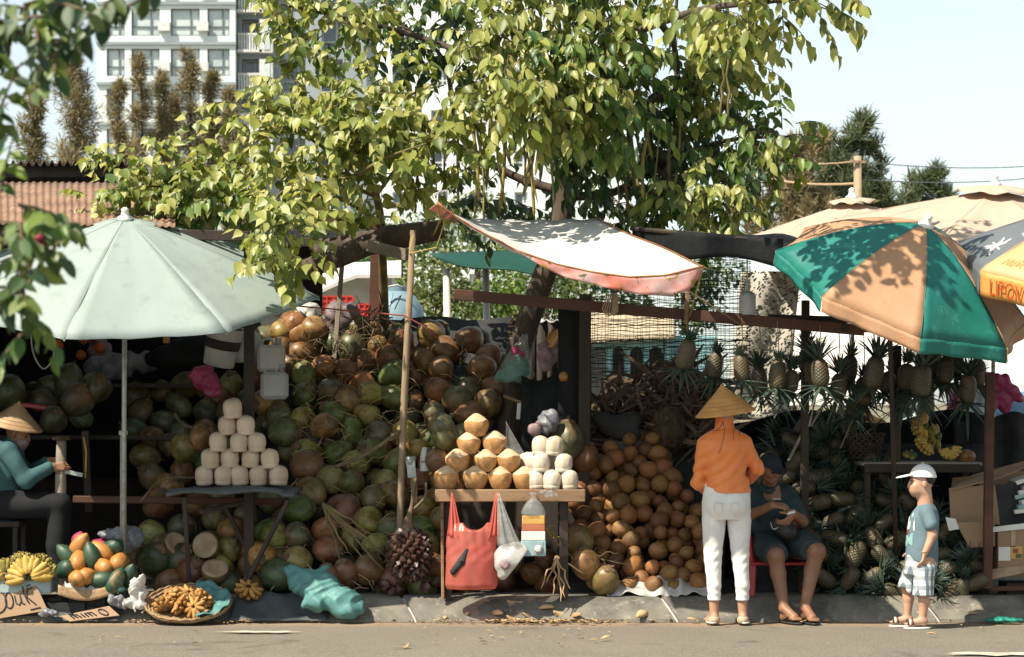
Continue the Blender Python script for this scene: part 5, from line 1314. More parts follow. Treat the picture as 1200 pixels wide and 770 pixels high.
for r_, row in enumerate(rows5):
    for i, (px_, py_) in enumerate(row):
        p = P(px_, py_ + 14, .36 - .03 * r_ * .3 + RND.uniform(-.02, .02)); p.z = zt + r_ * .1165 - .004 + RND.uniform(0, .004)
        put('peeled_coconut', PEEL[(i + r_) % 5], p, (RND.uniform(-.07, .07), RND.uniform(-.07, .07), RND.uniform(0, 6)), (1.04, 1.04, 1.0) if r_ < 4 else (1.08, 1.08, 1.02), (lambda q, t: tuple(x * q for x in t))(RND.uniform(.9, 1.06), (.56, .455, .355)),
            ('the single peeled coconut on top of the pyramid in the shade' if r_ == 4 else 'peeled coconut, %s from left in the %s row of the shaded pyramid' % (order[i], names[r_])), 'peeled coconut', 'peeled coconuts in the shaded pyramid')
for px_, py_ in ((253, 549), (272, 550), (293, 551), (314, 551)):
    p = P(px_, 0, .52); p.z = zt
    put('peeled_coconut', PEEL[1], p, (0, 0, px_), .97, (.5, .41, .32), 'peeled coconut in the hidden back row of the shaded pyramid', 'peeled coconut', 'peeled coconuts in the shaded pyramid')
put('coconut', COCO[1], P(236, 512, .55), aim((.3, -.3, .9)), .9, COCOLS[6][1], 'tawny coconut leaning behind the left side of the peeled pyramid', 'coconut')

# ------------------------------------------------------------------ tray table in the middle
tb_ = thing('tray_table', 'rough wooden tray table on dark legs carrying trimmed orange and white coconuts', 'table', P(598, 690, .4)); tb_.location.z = .14
zt = P(0, 573, .1).z; xa, xb = P(510, 0, .1).x, P(686, 0, .1).x
MB().beam((xa, .085, zt - .045), (xb, .085, zt - .045), .028, .085, bev=.006).build('front_board', M['plank'], tb_, smooth=False)
for i in range(4):
    y = .18 + i * .15; MB().beam((xa + .01, y, zt - .018), (xb - .01, y, zt - .018 + .002 * i), .14, .022, bev=.004).build('top_board', M['plank'], tb_, smooth=False)
for px_ in (524, 661):
    for y in (.16, .66):
        x = P(px_, 0, .1).x; MB().beam((x, y, .14), (x, y, zt - .03), .06, .05).build('leg', M['dark_wood'], tb_, smooth=False)
MB().beam((P(519, 0, .1).x, .115, .14), (P(518, 0, .1).x, .115, zt - .09), .022, .03).build('brace', M['plank'], tb_, smooth=False)
MB().beam((xa, .2, .42), (P(540, 0, .1).x, .2, .42), .03, .02).build('rail', M['plank'], tb_, smooth=False)
zt -= .004
trim = [('bottom', ((523, 0), (556, 0), (587, 0), (615, 0)), .2), ('second', ((537, 0), (570, 0), (597, 0)), .24), ('third', ((550, 0), (579, 0)), .27), ('top', ((559.5, 0),), .28)]
for r_, (nm, row, y) in enumerate(trim):
    for i, (px_, _) in enumerate(row):
        p = P(px_, 0, y); p.z = zt + r_ * .121
        put('trimmed_coconut', TRIM[(i + 2 * r_) % 5], p, (RND.uniform(-.08, .08), RND.uniform(-.08, .08), RND.uniform(0, 6)), RND.uniform(.98, 1.05), None,
            'the single trimmed orange coconut topping the sunlit tray pyramid' if r_ == 3 else 'trimmed orange coconut, %s from left in the %s row on the tray' % (order[i], nm), 'trimmed coconut', 'trimmed orange coconuts on the tray')
for px_, r_, y in ((540, 0, .42), (572, 0, .42), (603, 0, .42), (520, 1, .40), (554, 1, .42), (585, 1, .42)):
    p = P(px_, 0, y); p.z = zt + r_ * .121; put('trimmed_coconut', TRIM[r_], p, (0, 0, px_), 1.0, None, 'trimmed orange coconut in the back rows of the sunlit tray pyramid', 'trimmed coconut', 'trimmed orange coconuts on the tray')
for px_, py_, ci, lab in ((514, 541, 5, 'mottled whole coconut at the left end of the second tray row'), (521, 514, 1, 'green-brown coconut at the left of the third tray row'), (517, 500, 3, 'grey-green coconut behind the left of the tray pyramid')):
    put('coconut', COCO[3], P(px_, py_, .36), aim((-.5, -.4, .6)), .92, COCOLS[ci][1], lab, 'coconut')
wl_ = [('bottom', ((629, .16), (646, .12), (668, .13)), 0), ('second', ((634, .16), (660, .15)), 1), ('top', ((633, .24), (649, .17)), 2)]
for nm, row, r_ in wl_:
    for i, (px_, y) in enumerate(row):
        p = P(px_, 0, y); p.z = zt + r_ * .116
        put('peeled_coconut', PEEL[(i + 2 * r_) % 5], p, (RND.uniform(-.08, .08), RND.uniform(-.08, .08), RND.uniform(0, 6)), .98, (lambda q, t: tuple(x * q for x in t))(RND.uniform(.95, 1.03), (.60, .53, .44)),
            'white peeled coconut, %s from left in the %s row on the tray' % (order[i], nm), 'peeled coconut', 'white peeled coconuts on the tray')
for px_, r_, y in ((617, 1, .34), (622, 1, .3), (640, 0, .36), (662, 0, .36), (648, 1, .34)):
    p = P(px_, 0, y); p.z = zt + r_ * .116; put('peeled_coconut', PEEL[r_ + 1], p, (0, 0, px_), .98, (.62, .56, .49), 'white peeled coconut half hidden behind the front ones on the tray', 'peeled coconut', 'white peeled coconuts on the tray')

# ------------------------------------------------------------------ husked brown coconuts, right of the table
bp = [(668, 640), (672, 575), (690, 540), (705, 528), (735, 512), (765, 514), (782, 545), (800, 575), (822, 600), (835, 690), (760, 692), (700, 692)]
def bs(px, py): return lerp(1.25, .34, max(0, min(1, (py - 515) / 175)))
def bzone(px, py):
    v = 'top' if py < 560 else ('middle' if py < 625 else 'foot'); h = 'near tray table' if px < 725 else ('below dry leaves' if px < 775 else 'beside woman')
    return 'at pile %s %s' % (v, h)
NC = [('orange-brown', (.27, .13, .045)), ('brown', (.205, .10, .038)), ('tawny', (.31, .165, .062)), ('dark', (.14, .068, .03))]
def nutput(p):
    cn, cc = NC[rng.choice([0, 0, 1, 1, 1, 2, 3])]; d = Vector((rng.uniform(-1, 1), rng.uniform(-1, .4), rng.uniform(-.4, 1))).normalized()
    sz = rng.choice([('small', .88), ('mid-sized', 1.0), ('large', 1.12)])
    put('husked_coconut', NUT[rng.randrange(5)], p, aim(d), sz[1] * rng.uniform(.87, .97), jit(cc, .12), '%s %s husked coconut %s, %s' % (sz[0], cn, bzone(*px_of(p)), 'tip to street' if d.y < -.5 else ('tip up' if d.z > .4 else 'on side')), 'husked coconut', 'husked brown coconuts in the pile')
for p in pile(bp, bs, .103, rng, 16000, 175, .02): nutput(p)
for p in pile(bp, lambda x, y: bs(x, y) + .11, .12, rng, 5000, 110): nutput(p)
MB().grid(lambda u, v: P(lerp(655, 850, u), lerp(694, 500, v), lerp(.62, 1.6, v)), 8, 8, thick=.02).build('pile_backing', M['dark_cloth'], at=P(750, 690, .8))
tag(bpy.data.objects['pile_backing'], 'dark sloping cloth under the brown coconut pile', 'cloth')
for px_, py_, Y, ci, sc, d, lab in ((686, 660, .28, 6, .98, (-.2, -.1, .9), 'large tawny coconut in front of the brown pile by the table leg'), (709, 680, .27, 2, .95, (.3, -.5, .7), 'yellow-brown coconut lowest in front of the brown pile'), (678, 632, .42, 2, 1.0, (-.5, -.4, .6), 'mottled yellow coconut behind the table leg'), (686, 536, .95, 4, .95, (.2, .2, .8), 'dark red hairy coconut at the top left of the brown pile'), (665, 516, .9, 3, 1.2, (.1, .2, .9), 'big olive coconut behind the white peeled ones')):
    put('coconut', COCO[4], P(px_, py_, Y), aim(d), sc, COCOLS[ci][1], lab, 'coconut')
mb = MB().grid(lambda u, v: P(lerp(712, 845, u), lerp(697, 676, v) + 3 * math.sin(u * 17 + v * 4 + 2 * math.sin(u * 7)) * (.4 + .6 * math.sin(u * 5 + 1) ** 2) + 1.6 * math.sin(u * 43 + 3 * math.sin(u * 11)), lerp(.235, .42, v) + .01 * math.sin(u * 37)), 60, 6, thick=.004)
tag(mb.build('plastic_sheet', M['bag_white'], at=P(770, 690, .3)), 'crumpled white plastic sheet under the brown coconut pile', 'plastic sheet')
for i, (px_, py_) in enumerate(((600, 660), (640, 655), (560, 640), (590, 680), (640, 685), (615, 640), (545, 690), (660, 690), (575, 655), (625, 672))):
    coconut(P(px_, py_, .75), 'in dark under tray table', ci=rng.choice([5, 4, 5]), sc=.8)
tag(MB().box((P(600, 0, .95).x, .98, .5), (1.1, .04, .72)).build('back_board', M['dark_wood'], at=(P(600, 0, .95).x, .98, .14), smooth=False), 'dark board behind the tray table', 'board')

# ------------------------------------------------------------------ dry leaf heap, fibre ball, sacks behind the brown pile
core = P(760, 500, 1.9); s_ = SDF(core - Vector((.55, .6, 1.15)), core + Vector((.65, .6, .5)), .03)
for px_, py_, r_ in ((750, 480, .33), (720, 505, .28), (790, 470, .30), (770, 520, .4), (815, 500, .3), (760, 600, .45), (840, 540, .35)): s_.ell(P(px_, py_, 1.95), (r_, .32, r_ * .85), k=.1)
s_.wrinkle(.04, 9, 2)
dl = thing('dry_leaf_heap', 'tangled heap of dry brown pineapple leaves behind the woman in the straw hat', 'leaf heap', P(770, 690, 1.9)); dl.location.z = .14
s_.mesh('core', M['fibre'], dl)
rg = np.random.RandomState(8); n = 900; Pn = []; 
poly = [(690, 530), (700, 500), (728, 455), (770, 432), (800, 430), (845, 450), (850, 520), (770, 530)]
while len(Pn) < n:
    x, y = rg.uniform(685, 850), rg.uniform(430, 535)
    if inpoly(x, y, poly): Pn.append(P(x, y, 1.62 + rg.uniform(-.12, .25) - (y - 430) * .002))
Pn = np.array(Pn); D = rg.normal(size=(n, 3)) * np.array([1, .5, .7]); N = rg.normal(size=(n, 3)); L = rg.uniform(.10, .34, n)
big = np.argsort(-L)[:160]; small = np.argsort(-L)[160:]
V, F, t = leaves_np('needle', Pn[small], D[small], N[small], L[small] * 1.0, rg)
link('dry_leaves', np_mesh('dry_leaves', V - np.array(dl.location), F, M['dry_leaf'], t), dl)['kind'] = 'stuff'
Vb, Fb = LB['needle']; dm = [np_mesh('dry_leaf', Vb * np.array([1, 1.3, 1 + q]), Fb, M['dry_leaf']) for q in range(3)]
for i in big:
    d = Vector(D[i]).normalized(); y = Vector(N[i]).cross(d).normalized(); mt = Matrix((d, y, d.cross(y))).transposed().to_4x4(); mt.translation = Vector(Pn[i]) - dl.location
    o = bpy.data.objects.new('dry_leaf', dm[i % 3]); COL.objects.link(o); o.parent = dl; o.matrix_local = mt @ Matrix.Scale(L[i], 4)
c = P(782, 502, 1.35); s_ = SDF(c - Vector((.2, .2, .24)), c + Vector((.2, .2, .24)), .008); s_.ell(c, (.125, .11, .17), rot=(0, .15, 0)); s_.wrinkle(.012, 40, 3)
fb = thing('fibre_bundle', 'hairy brown fibre bundle like a big husk above the brown coconut pile', 'fibre bundle', c); s_.mesh('core', M['fibre'], fb)
mb = MB()
for i in range(110):
    u = Vector((rng.gauss(0, 1), rng.gauss(0, 1), rng.gauss(0, 1))).normalized(); p = c + Vector((u.x * .125, u.y * .11, u.z * .17)); q = u.cross(rv()).normalized() * .06
    mb.tube([p - q, p + u * .018, p + q + Vector((0, 0, -.02))], [.003, .003, .0015], 4)
mb.build('strands', M['fibre'], fb)['kind'] = 'stuff'
for (c, r_, mt, lab, sd) in ((P(722, 500, 1.3), (.19, .06, .085), 'dark_cloth', 'dark grey sack edge poking out of the dry leaf heap', 4), (P(642, 497, .8), (.075, .07, .085), 'bag_grey', 'shiny grey plastic bag behind the white peeled coconuts', 6), (P(626, 505, .75), (.05, .05, .07), 'bag_mauve', 'mauve plastic bag beside the shiny grey one', 7)):
    s_ = SDF(c - Vector((.26, .2, .2)), c + Vector((.26, .2, .2)), .008); s_.ell(c, r_, rot=(0, .4 if sd == 4 else 0, 0)); s_.ell(c + Vector((r_[0] * .4, 0, r_[2] * .5)), (r_[0] * .6, r_[1] * .7, r_[2] * .7)); s_.wrinkle(.016, 30, sd)
    tag(s_.mesh('plastic_bag', M[mt], at=c), lab, 'bag')
tag(MB().grid(lambda u, v: P(lerp(654, 692, u), lerp(520, 350, v), .98) + Vector((0, .012 * math.sin(u * 9 + v * 3), 0)), 6, 8, thick=.02).build('dark_cloth', M['black_tarp'], at=P(670, 520, .98)), 'black sheet standing in for the dark interior by the thick black post', 'cloth')  # black panel added for the shaded interior right of the bags
tag(MB().grid(lambda u, v: P(lerp(612, 690, u), lerp(660, 440 + 6 * math.sin(u * 7), v), 1.15 + .03 * math.sin(u * 9)), 8, 8, thick=.02).build('dark_cloth', M['black_tarp'], at=P(650, 660, 1.15)), 'black sheet standing in for shade behind the white peeled coconuts', 'cloth')  # shade of the stall interior given as a black sheet below the bags
tag(MB().box(P(735, 528, 1.28), (.30, .1, .14), bev=.01).build('dark_crate', M['grey_tarp'], at=P(735, 540, 1.28), smooth=False), 'dark crate under the dry leaf heap at the top of the brown pile', 'crate')

# ------------------------------------------------------------------ pineapples
def pine_fruit(seed, H=.185, Rr=.054):
    nu, nv = 88, 60; V = []; T = []
    for j in range(nv + 1):
        t = j / nv; z = (t - .5) * H; r0 = Rr * (max(0.0, 1 - abs(2 * t - 1) ** 3.2) ** .5 * .97 + .03) * (1.04 - .12 * t)
        for i in range(nu):
            a = 2 * math.pi * i / nu; e = abs(math.sin(math.pi * (t * 9 + a * 11 / (2 * math.pi)))) * abs(math.sin(math.pi * (t * 9 - a * 11 / (2 * math.pi))))
            b = e ** .55; r_ = r0 * (.95 + .09 * b)
            V.append((r_ * math.cos(a), r_ * math.sin(a), z)); T.append(min(1, b * 1.25))
    F = [(j * nu + i, j * nu + (i + 1) % nu, (j + 1) * nu + (i + 1) % nu, (j + 1) * nu + i) for j in range(nv) for i in range(nu)]
    return np_mesh('fruit', np.array(V), np.array(F), M['pineapple'], np.array(T))
def straps(name, n, z0, len_, wid, elev, seed, droop, r0=.012, mat='pineapple_leaf'):
    r = random.Random(seed); mb = MB()
    for i in range(n):
        f = i / (n - 1); a = i * 2.39996; L = lerp(len_[0], len_[1], f) * r.uniform(.8, 1.15); el = lerp(elev[0], elev[1], f) + r.uniform(-.15, .15)
        h = Vector((math.cos(a), math.sin(a), 0)); d = (h * math.cos(el) + Vector((0, 0, 1)) * math.sin(el)); s = Vector((-math.sin(a), math.cos(a), 0)); p = h * r0 + Vector((0, 0, z0 + .03 * f))
        vs = []; m = 5
        for q in range(m + 1):
            t = q / m; wd = wid * (1 - t) ** .7 * (.75 + .6 * t * (1 - t) * 2) + .0008; up = s.cross(d)
            vs += [p - s * wd + up * wd * .55, p, p + s * wd + up * wd * .55]
            d = (d + (Vector((0, 0, -1)) * droop + h * .10) * (.25 + t)).normalized(); p = p + d * L / m
        mb.add(vs, [(q * 3 + k, q * 3 + k + 1, q * 3 + k + 4, q * 3 + k + 3) for q in range(m) for k in (0, 1)])
    return mb.mesh(name, M[mat], recalc=False)
FRU = [pine_fruit(0), pine_fruit(1, .165, .053), pine_fruit(2, .2, .055)]
CRN = [straps('crown', 32, .082, (.20, .10), .0115, (.55, 1.4), s, .12) for s in range(3)]
CRS = [straps('crown', 26, .084, (.075, .075), .0095, (.5, 1.45), s + 9, -.02) for s in range(2)]
STK = [straps('stalk_leaves', 18, -.09, (.17, .25), .014, (.35, -1.0), s + 20, .17) for s in range(3)]
for me in STK: pass
def pineapple(loc, d, label, group, fi=None, crown='long', stalk=False, sc=1.0, roll=None):
    t = thing('pineapple', label, 'pineapple', loc, group); t.rotation_euler = aim(d, roll); t.scale = (sc,) * 3
    link('fruit', FRU[rng.randrange(3) if fi is None else fi], t)
    link('crown', (CRN if crown == 'long' else CRS)[rng.randrange(2)], t)
    if stalk: link('stalk_leaves', STK[rng.randrange(3)], t)
    return t
Yh = .12
def beam_y(px_): return lerp(345, 385, (px_ - 532) / 453)
for px_, py_, Y, sc, lab in ((804, 416, .10, 1.05, 'hanging pineapple nearest the flowered canopy, above the woman in orange'), (869, 432, .06, .95, 'hanging pineapple in front of the woven mat, right of the straw hat'),
        (911, 440, .10, 1.0, 'left pineapple of the touching pair hanging left of the black post'), (927, 447, .22, 1.0, 'right pineapple of the touching pair hanging left of the black post'),
        (961, 437, .02, 1.08, 'sunlit-based pineapple hanging just right of the black post'), (983, 452, .22, 1.0, 'pineapple hanging right of the sunlit-based one'), (995, 432, .45, .95, 'dark pineapple hanging behind, left of the tan umbrella panel'),
        (1024, 437, .2, 1.1, 'pineapple hanging above the wicker basket under the tan umbrella panel'), (1040, 430, .55, .9, 'dark pineapple hanging behind the one above the basket'),
        (1080, 447, .18, 1.12, 'pineapple hanging under the right teal umbrella panel, above the bananas'), (1074, 424, .5, .95, 'dark pineapple hanging high behind the banana shelf'), (1108, 450, .45, 1.05, 'dark pineapple hanging right of the bananas'), (1134, 452, .4, 1.05, 'dark pineapple hanging just left of the brown post'), (1058, 470, .6, .9, 'dark pineapple hanging low behind the black post by the basket'), (945, 425, .6, .9, 'dark pineapple hanging behind the black post'), (1000, 470, .7, .9, 'dark low pineapple hanging behind the others, left of the basket'),
        (890, 425, .55, 1.0, 'dim pineapple hanging behind the woven mat edge'), (950, 455, .5, 1.0, 'dim low pineapple hanging just right of the black post'), (1012, 455, .6, 1.0, 'dim pineapple hanging behind and below the one above the basket'), (1062, 440, .4, 1.05, 'dim pineapple hanging left of the one above the bananas'), (1094, 432, .6, 1.05, 'dim pineapple hanging behind the right teal panel edge'), (1120, 436, .7, 1.05, 'dim pineapple hanging high behind the others near the brown post'), (1146, 440, .6, 1.05, 'rightmost dim pineapple touching the brown post'), (838, 425, .6, .95, 'dim pineapple hanging above the straw hat, before the black net')):
    p = P(px_, py_, Y)
    if Y > .35: p.z += rng.uniform(-.13, .10)
    t = pineapple(p, (rng.uniform(-.1, .1), rng.uniform(-.1, .1), 1), lab, 'pineapples hanging from the beam', crown='short' if rng.random() < .5 else 'long', stalk=True, sc=sc * rng.uniform(1.0, 1.16))
    top_ = P(px_, max(beam_y(px_), py_ - 75) - 2, Y)
    t.rotation_euler = (rng.uniform(-.16, .16), rng.uniform(-.2, .2), rng.uniform(0, 6)); inv = (t.matrix_basis.inverted() if False else Matrix.LocRotScale(t.location, t.rotation_euler, t.scale).inverted())
    MB().tube([inv @ top_, inv @ (p + Vector((.01, -.012, .12))), inv @ (p + Vector((.004, -.01, .075)))], .0035 / sc, 5).build('string', M['yellow_cord'] if rng.random() < .5 else M['rope'])
    o = bpy.data.objects[[k for k in bpy.data.objects.keys() if k.startswith('string')][-1]]; o.parent = t
tag(MB().beam(P(985, 384, .12), P(1165, 392, .3), .04, .05).build('cross_beam', M['dark_wood'], at=P(1070, 388, .2), smooth=False), 'dark beam under the tilted umbrella, right part, with pineapples hanging', 'beam')
tag(MB().beam(P(900, 372, .55), P(1165, 380, .6), .04, .045).build('cross_beam', M['dark_wood'], at=P(1030, 376, .58), smooth=False), 'dark rear beam behind the hanging pineapples', 'beam')
pp = [(893, 560), (905, 520), (950, 492), (1000, 505), (1040, 540), (1062, 575), (1100, 600), (1140, 640), (1150, 690), (1110, 700), (1000, 695), (970, 690), (940, 640), (890, 600)]
def ps(px, py): return lerp(1.35, .33, max(0, min(1, (py - 495) / 195)))
def pzone(px, py):
    v = 'upper part' if py < 560 else ('middle' if py < 630 else 'foot')
    h = 'by seated man' if px < 960 else ('left of boy' if px < 1045 else ('behind boy' if px < 1090 else 'right of boy'))
    return '%s of heap %s' % (v, h)
def pputs(p, sc, lay):
    d = Vector((rng.choice([-1, 1]) * rng.uniform(.25, 1), rng.uniform(-.45, .35), rng.uniform(-.9, .8))).normalized()
    how = 'crown to street' if d.y < -.6 else ('crown up' if d.z > .3 else ('crown down' if d.z < -.45 else ('crown left' if d.x < 0 else 'crown right')))
    pineapple(p, d, 'pineapple in %s, %s' % (pzone(*px_of(p)), how), 'pineapples in the heap', sc=sc)
for p in pile(pp, ps, .152, rng, 12000, 110, .03): pputs(p - Vector((0, .04, 0)), rng.uniform(.86, 1.1), 0)
for p in pile(pp, lambda x, y: ps(x, y) + .15, .18, rng, 5000, 60): pputs(p, .9, 1)
for px_, py_, lab in ((1086, 688, 'pale sunlit pineapple standing just behind the boy legs'), (1128, 690, 'small pineapple lying at the right foot of the heap')):
    pineapple(P(px_, py_, .3), (.1, -.3, 1), lab, 'pineapples in the heap', crown='short', sc=.9)
rg = np.random.RandomState(18); n = 1100; Pn = []
while len(Pn) < n:
    x, y = rg.uniform(880, 1155), rg.uniform(490, 700)
    if inpoly(x, y, pp): Pn.append(P(x, y, ps(x, y) + rg.uniform(.03, .22)))
D = rg.normal(size=(n, 3)) * np.array([1, .7, .7]) + np.array([0, -.35, .0]); N = rg.normal(size=(n, 3)) + np.array([0, -.5, .5])
ph = thing('pineapple_leaf_bed', 'dark bed of loose green leaves the pineapple heap lies in', 'leaves', P(1020, 695, .9)); ph.location.z = .14
V, F, t = leaves_np('needle', np.array(Pn), D, N, rg.uniform(.14, .26, n), rg)
link('loose_leaves', np_mesh('loose_leaves', V - np.array(ph.location), F, M['pineapple_leaf'], t), ph)['kind'] = 'stuff'
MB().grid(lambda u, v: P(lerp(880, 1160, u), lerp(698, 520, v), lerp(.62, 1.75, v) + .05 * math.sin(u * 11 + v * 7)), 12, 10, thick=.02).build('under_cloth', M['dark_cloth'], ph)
mb = MB()
for a, b, w_ in (((962, 440, .3), (948, 500, .35), .012), ((940, 508, .7), (924, 540, .68), .026), ((972, 462, .5), (950, 500, .5), .024), ((1000, 490, .6), (985, 525, .6), .008)):
    tag(MB().beam(P(*a), P(*b), w_, w_ * .6).build('wooden_stick', M['grey_plank'], at=P(*b), smooth=False), 'pale wooden slat leaning in the pineapple leaves at x%d' % 0 if False else {962: 'thin pale slat under the sunlit-based hanging pineapple', 940: 'short pale slat stuck in the pineapple heap above the dark cap', 972: 'long pale slat leaning under the hanging pineapples', 1000: 'thin pale stick left of the wicker basket'}[a[0]], 'stick')
# ------------------------------------------------------------------ bananas
def banana_mesh(n=8, L=.125, r0=.025, bend=1.05, tip=True):
    pts = []; rad = []
    for i in range(n + 1):
        t = i / n; a = (t - .5) * bend; pts.append(Vector((L / bend * math.sin(a), 0, L / bend * (1 - math.cos(a))))); rad.append(r0 * max(.25, (1 - abs(2 * t - 1) ** 4)))
    mb = MB().tube(pts, rad, 7); a = bend / 2; e = pts[-1]; d = Vector((math.cos(a), 0, math.sin(a)))
    mb.tube([e - d * .004, e + d * .012], [.006, .004], 6, 1)
    return mb
BAN = {m: banana_mesh().mesh('banana', [M[m], M['banana_tip']]) for m in ('banana', 'banana_green', 'dried_fruit')}
def hand_of(loc, rotm, n, arc, rad, mat, label, group=None, rows=1, sc=1.0, name='banana_hand', cat='bananas', core=True):
    t = thing(name, label, cat, loc, group)
    if core: MB().lathe([(0, -.02), (.028, -.018), (.034, 0), (.026, .02), (0, .022)], 10).build('stem', M['stem_green'] if mat != 'dried_fruit' else M['dry_leaf'], None)
    if core: o = bpy.data.objects[[k for k in bpy.data.objects.keys() if k.startswith('stem')][-1]]; o.parent = t; o.matrix_local = rotm.to_4x4()
    for r_ in range(rows):
        for i in range(n):
            a = lerp(arc[0], arc[1], (i + .5 * (r_ % 2)) / max(1, n - 1)) + RND.uniform(-.05, .05); o = bpy.data.objects.new('banana', BAN[mat]); COL.objects.link(o); o.parent = t
            # banana x axis points outward in the disc plane (x,z) and tips curl to -y
            M3 = Matrix.Rotation(-a, 3, 'Y') @ Matrix.Rotation(R(-12 + 26 * r_) + RND.uniform(-.1, .1), 3, 'Z') @ Matrix.Rotation(R(90), 3, 'X')
            p = Matrix.Rotation(-a, 3, 'Y') @ Vector((rad + .055 * sc, -.035 * r_, 0))
            mt = (rotm @ M3).to_4x4(); mt.translation = rotm @ p; o.matrix_local = mt @ Matrix.Scale(sc * RND.uniform(.9, 1.08), 4)
    return t
I3 = Matrix.Identity(3)
hand_of(P(35, 677, .02), I3, 11, (R(-5), R(185)), .03, 'banana', 'front yellow banana hand with its cut stem facing out, on the blue box', 'banana hands on the blue box', rows=2, sc=1.12)
for px_, py_, Y, mt, lab in ((10, 655, .16, 'banana_green', 'greenish banana hand behind the front one, far left'), (28, 648, .2, 'banana_green', 'greenish banana hand behind the front one, left of centre'), (48, 650, .2, 'banana_green', 'greenish banana hand behind the front one, right of centre'), (-6, 668, .06, 'banana', 'yellow banana hand cut by the left edge of the photo'), (60, 662, .14, 'banana_green', 'greenish banana hand behind the front one, far right')):
    hand_of(P(px_, py_ + 12, Y), Matrix.Rotation(R(25), 3, 'X'), 9, (R(20), R(160)), .02, mt, lab, 'banana hands on the blue box', rows=2, sc=.72)
fbx = thing('foam_box', 'pale blue foam box under the banana hands', 'box', P(20, 705, .12)); 
c = P(22, 695, .16); MB().box((c.x - .14, .16, .24), (.78, .30, .11), bev=.008).build('body', M['foam_blue'], fbx, smooth=False)
MB().box((c.x - .14, .16, .30), (.80, .32, .018), bev=.004).build('rim', M['foam_blue'], fbx, smooth=False)
# card signs
def card(name, label, corners, thick, strokes, Y0, cat='sign'):
    q = [P(*c) for c in corners]; t = thing(name, label, cat, (q[0] + q[1]) / 2)
    f = lambda u, v: q[0].lerp(q[1], u).lerp(q[3].lerp(q[2], u), v) + Vector((0, .006 * math.sin(u * 5), 0))
    MB().grid(f, 10, 6, thick=thick).build('board', M['cardboard'], t, smooth=False)
    mb = MB()
    for st_ in strokes:
        mb.tube([f(u, v) + Vector((0, -.005, .002)) for u, v in st_], .0042, 5)
    mb.build('handwriting', M['ink'], t); return t
def circ(cx, cy, rx, ry, a0=0, a1=360, n=16): return [(cx + rx * math.cos(R(lerp(a0, a1, i / n))), cy + ry * math.sin(R(lerp(a0, a1, i / n)))) for i in range(n + 1)]
card('price_sign', 'large cardboard price sign with handwritten figures leaning on the kerb at far left', ((-8, 726, -.05), (56, 715, -.05), (40, 680, .03), (-8, 688, .03)), .006,
     [[(.0, .93), (.12, .95)], circ(.10, .50, .17, .34, 110, -120), [(.06, .45), (.08, .50)], circ(.33, .50, .08, .25), [(.46, .62), (.46, .38), (.52, .3), (.57, .4), (.58, .62)], [(.58, .62), (.58, .34), (.63, .3)],
      [(.66, .62), (.70, .36)], [(.78, .78), (.69, .46), (.72, .30)], [(.70, .92), (.66, .60), (.84, .22)], [(.76, .84), (.88, .88)], [(.77, .74), (.89, .77)], [(.70, .10), (.90, .12)]], 0)
card('price_sign', 'long low cardboard sign with scrawled letters and a round zero, lying below the papayas', ((82, 728, -.06), (140, 721, -.05), (128, 710, .0), (70, 722, .0)), .006,
     [[(.14, .2), (.16, .75), (.21, .75), (.22, .25), (.23, .75), (.28, .75), (.29, .25)], [(.16, .95), (.26, .9)], [(.36, .25), (.37, .75)], [(.43, .25), (.44, .72), (.5, .72), (.51, .25), (.52, .72), (.58, .7), (.59, .25)], circ(.78, .5, .07, .35)], 0)
# ------------------------------------------------------------------ papayas on a lined tray
pap = MB().lathe([(0, -.105), (.026, -.100), (.048, -.082), (.060, -.045), (.061, -.01), (.052, .035), (.034, .068), (.017, .086), (.010, .094), (0, .096)], 16, None, 0, lambda v, a: Vector((v.x * (1 + .035 * math.cos(5 * a)), v.y * (1 + .035 * math.cos(5 * a)), v.z))).mesh('papaya', M['papaya'])
PAP = [(90, 678, .02, .62, 'half-ripe papaya at the front left of the tray, orange patch in the middle'), (104, 676, .05, .85, 'slim orange papaya between green ones at the front of the tray'), (117, 680, .03, .25, 'dark green papaya low in the front of the tray'), (136, 680, .02, .35, 'green papaya with an orange base, front right of the tray'),
       (152, 674, .1, .3, 'small green papaya at the right end of the tray'), (140, 658, .14, .95, 'round-ended orange papaya on top at the right'), (107, 650, .12, .12, 'big glossy green papaya on top of the tray'), (117, 645, .2, .9, 'orange papaya leaning behind the big green one'), (92, 656, .12, .85, 'orange papaya at the left of the top row'),
       (94, 638, .2, .7, 'yellow-brown papaya standing at the back left'), (120, 664, .1, .72, 'half-orange papaya in the middle of the tray'), (75, 668, .1, .15, 'green papaya at the far left behind the bananas'), (130, 642, .26, .1, 'dark green papaya at the back right of the tray'), (78, 650, .2, .1, 'dark green papaya behind the far left one')]
for i, (px_, py_, Y, ripe, lab) in enumerate(PAP):
    d = Vector((RND.uniform(-1, 1), RND.uniform(-.6, .8), RND.uniform(-.2, 1))) if i not in (5, 6, 7) else Vector(((.1, .9, .3), (-.3, .1, 1), (-.8, .2, .6))[i - 5])
    o = put('papaya', pap, P(px_, py_, Y), aim(d), 1.0, None, lab, 'papaya', 'papayas on the tray'); o.color = (1, 1, 1, ripe - .15)
ty = thing('fruit_tray', 'shallow dark tray lined with white plastic under the papayas', 'tray', P(110, 700, .1))
MB().grid(lambda u, v: P(lerp(68, 130, u), 690 + 9 * math.sin(u * 3.1) ** .5 * 1.0, .0) + Vector((0, v * .35, -.02 * math.sin(v * 3.1))), 14, 6, thick=.014).build('base', M['dark_wood'], ty)
MB().grid(lambda u, v: P(lerp(68, 130, u), lerp(697, 685, v) + 7 * math.sin(u * 3.1), -.03 + .008 * v), 16, 3, thick=.012).build('rim', M['wicker'], ty)
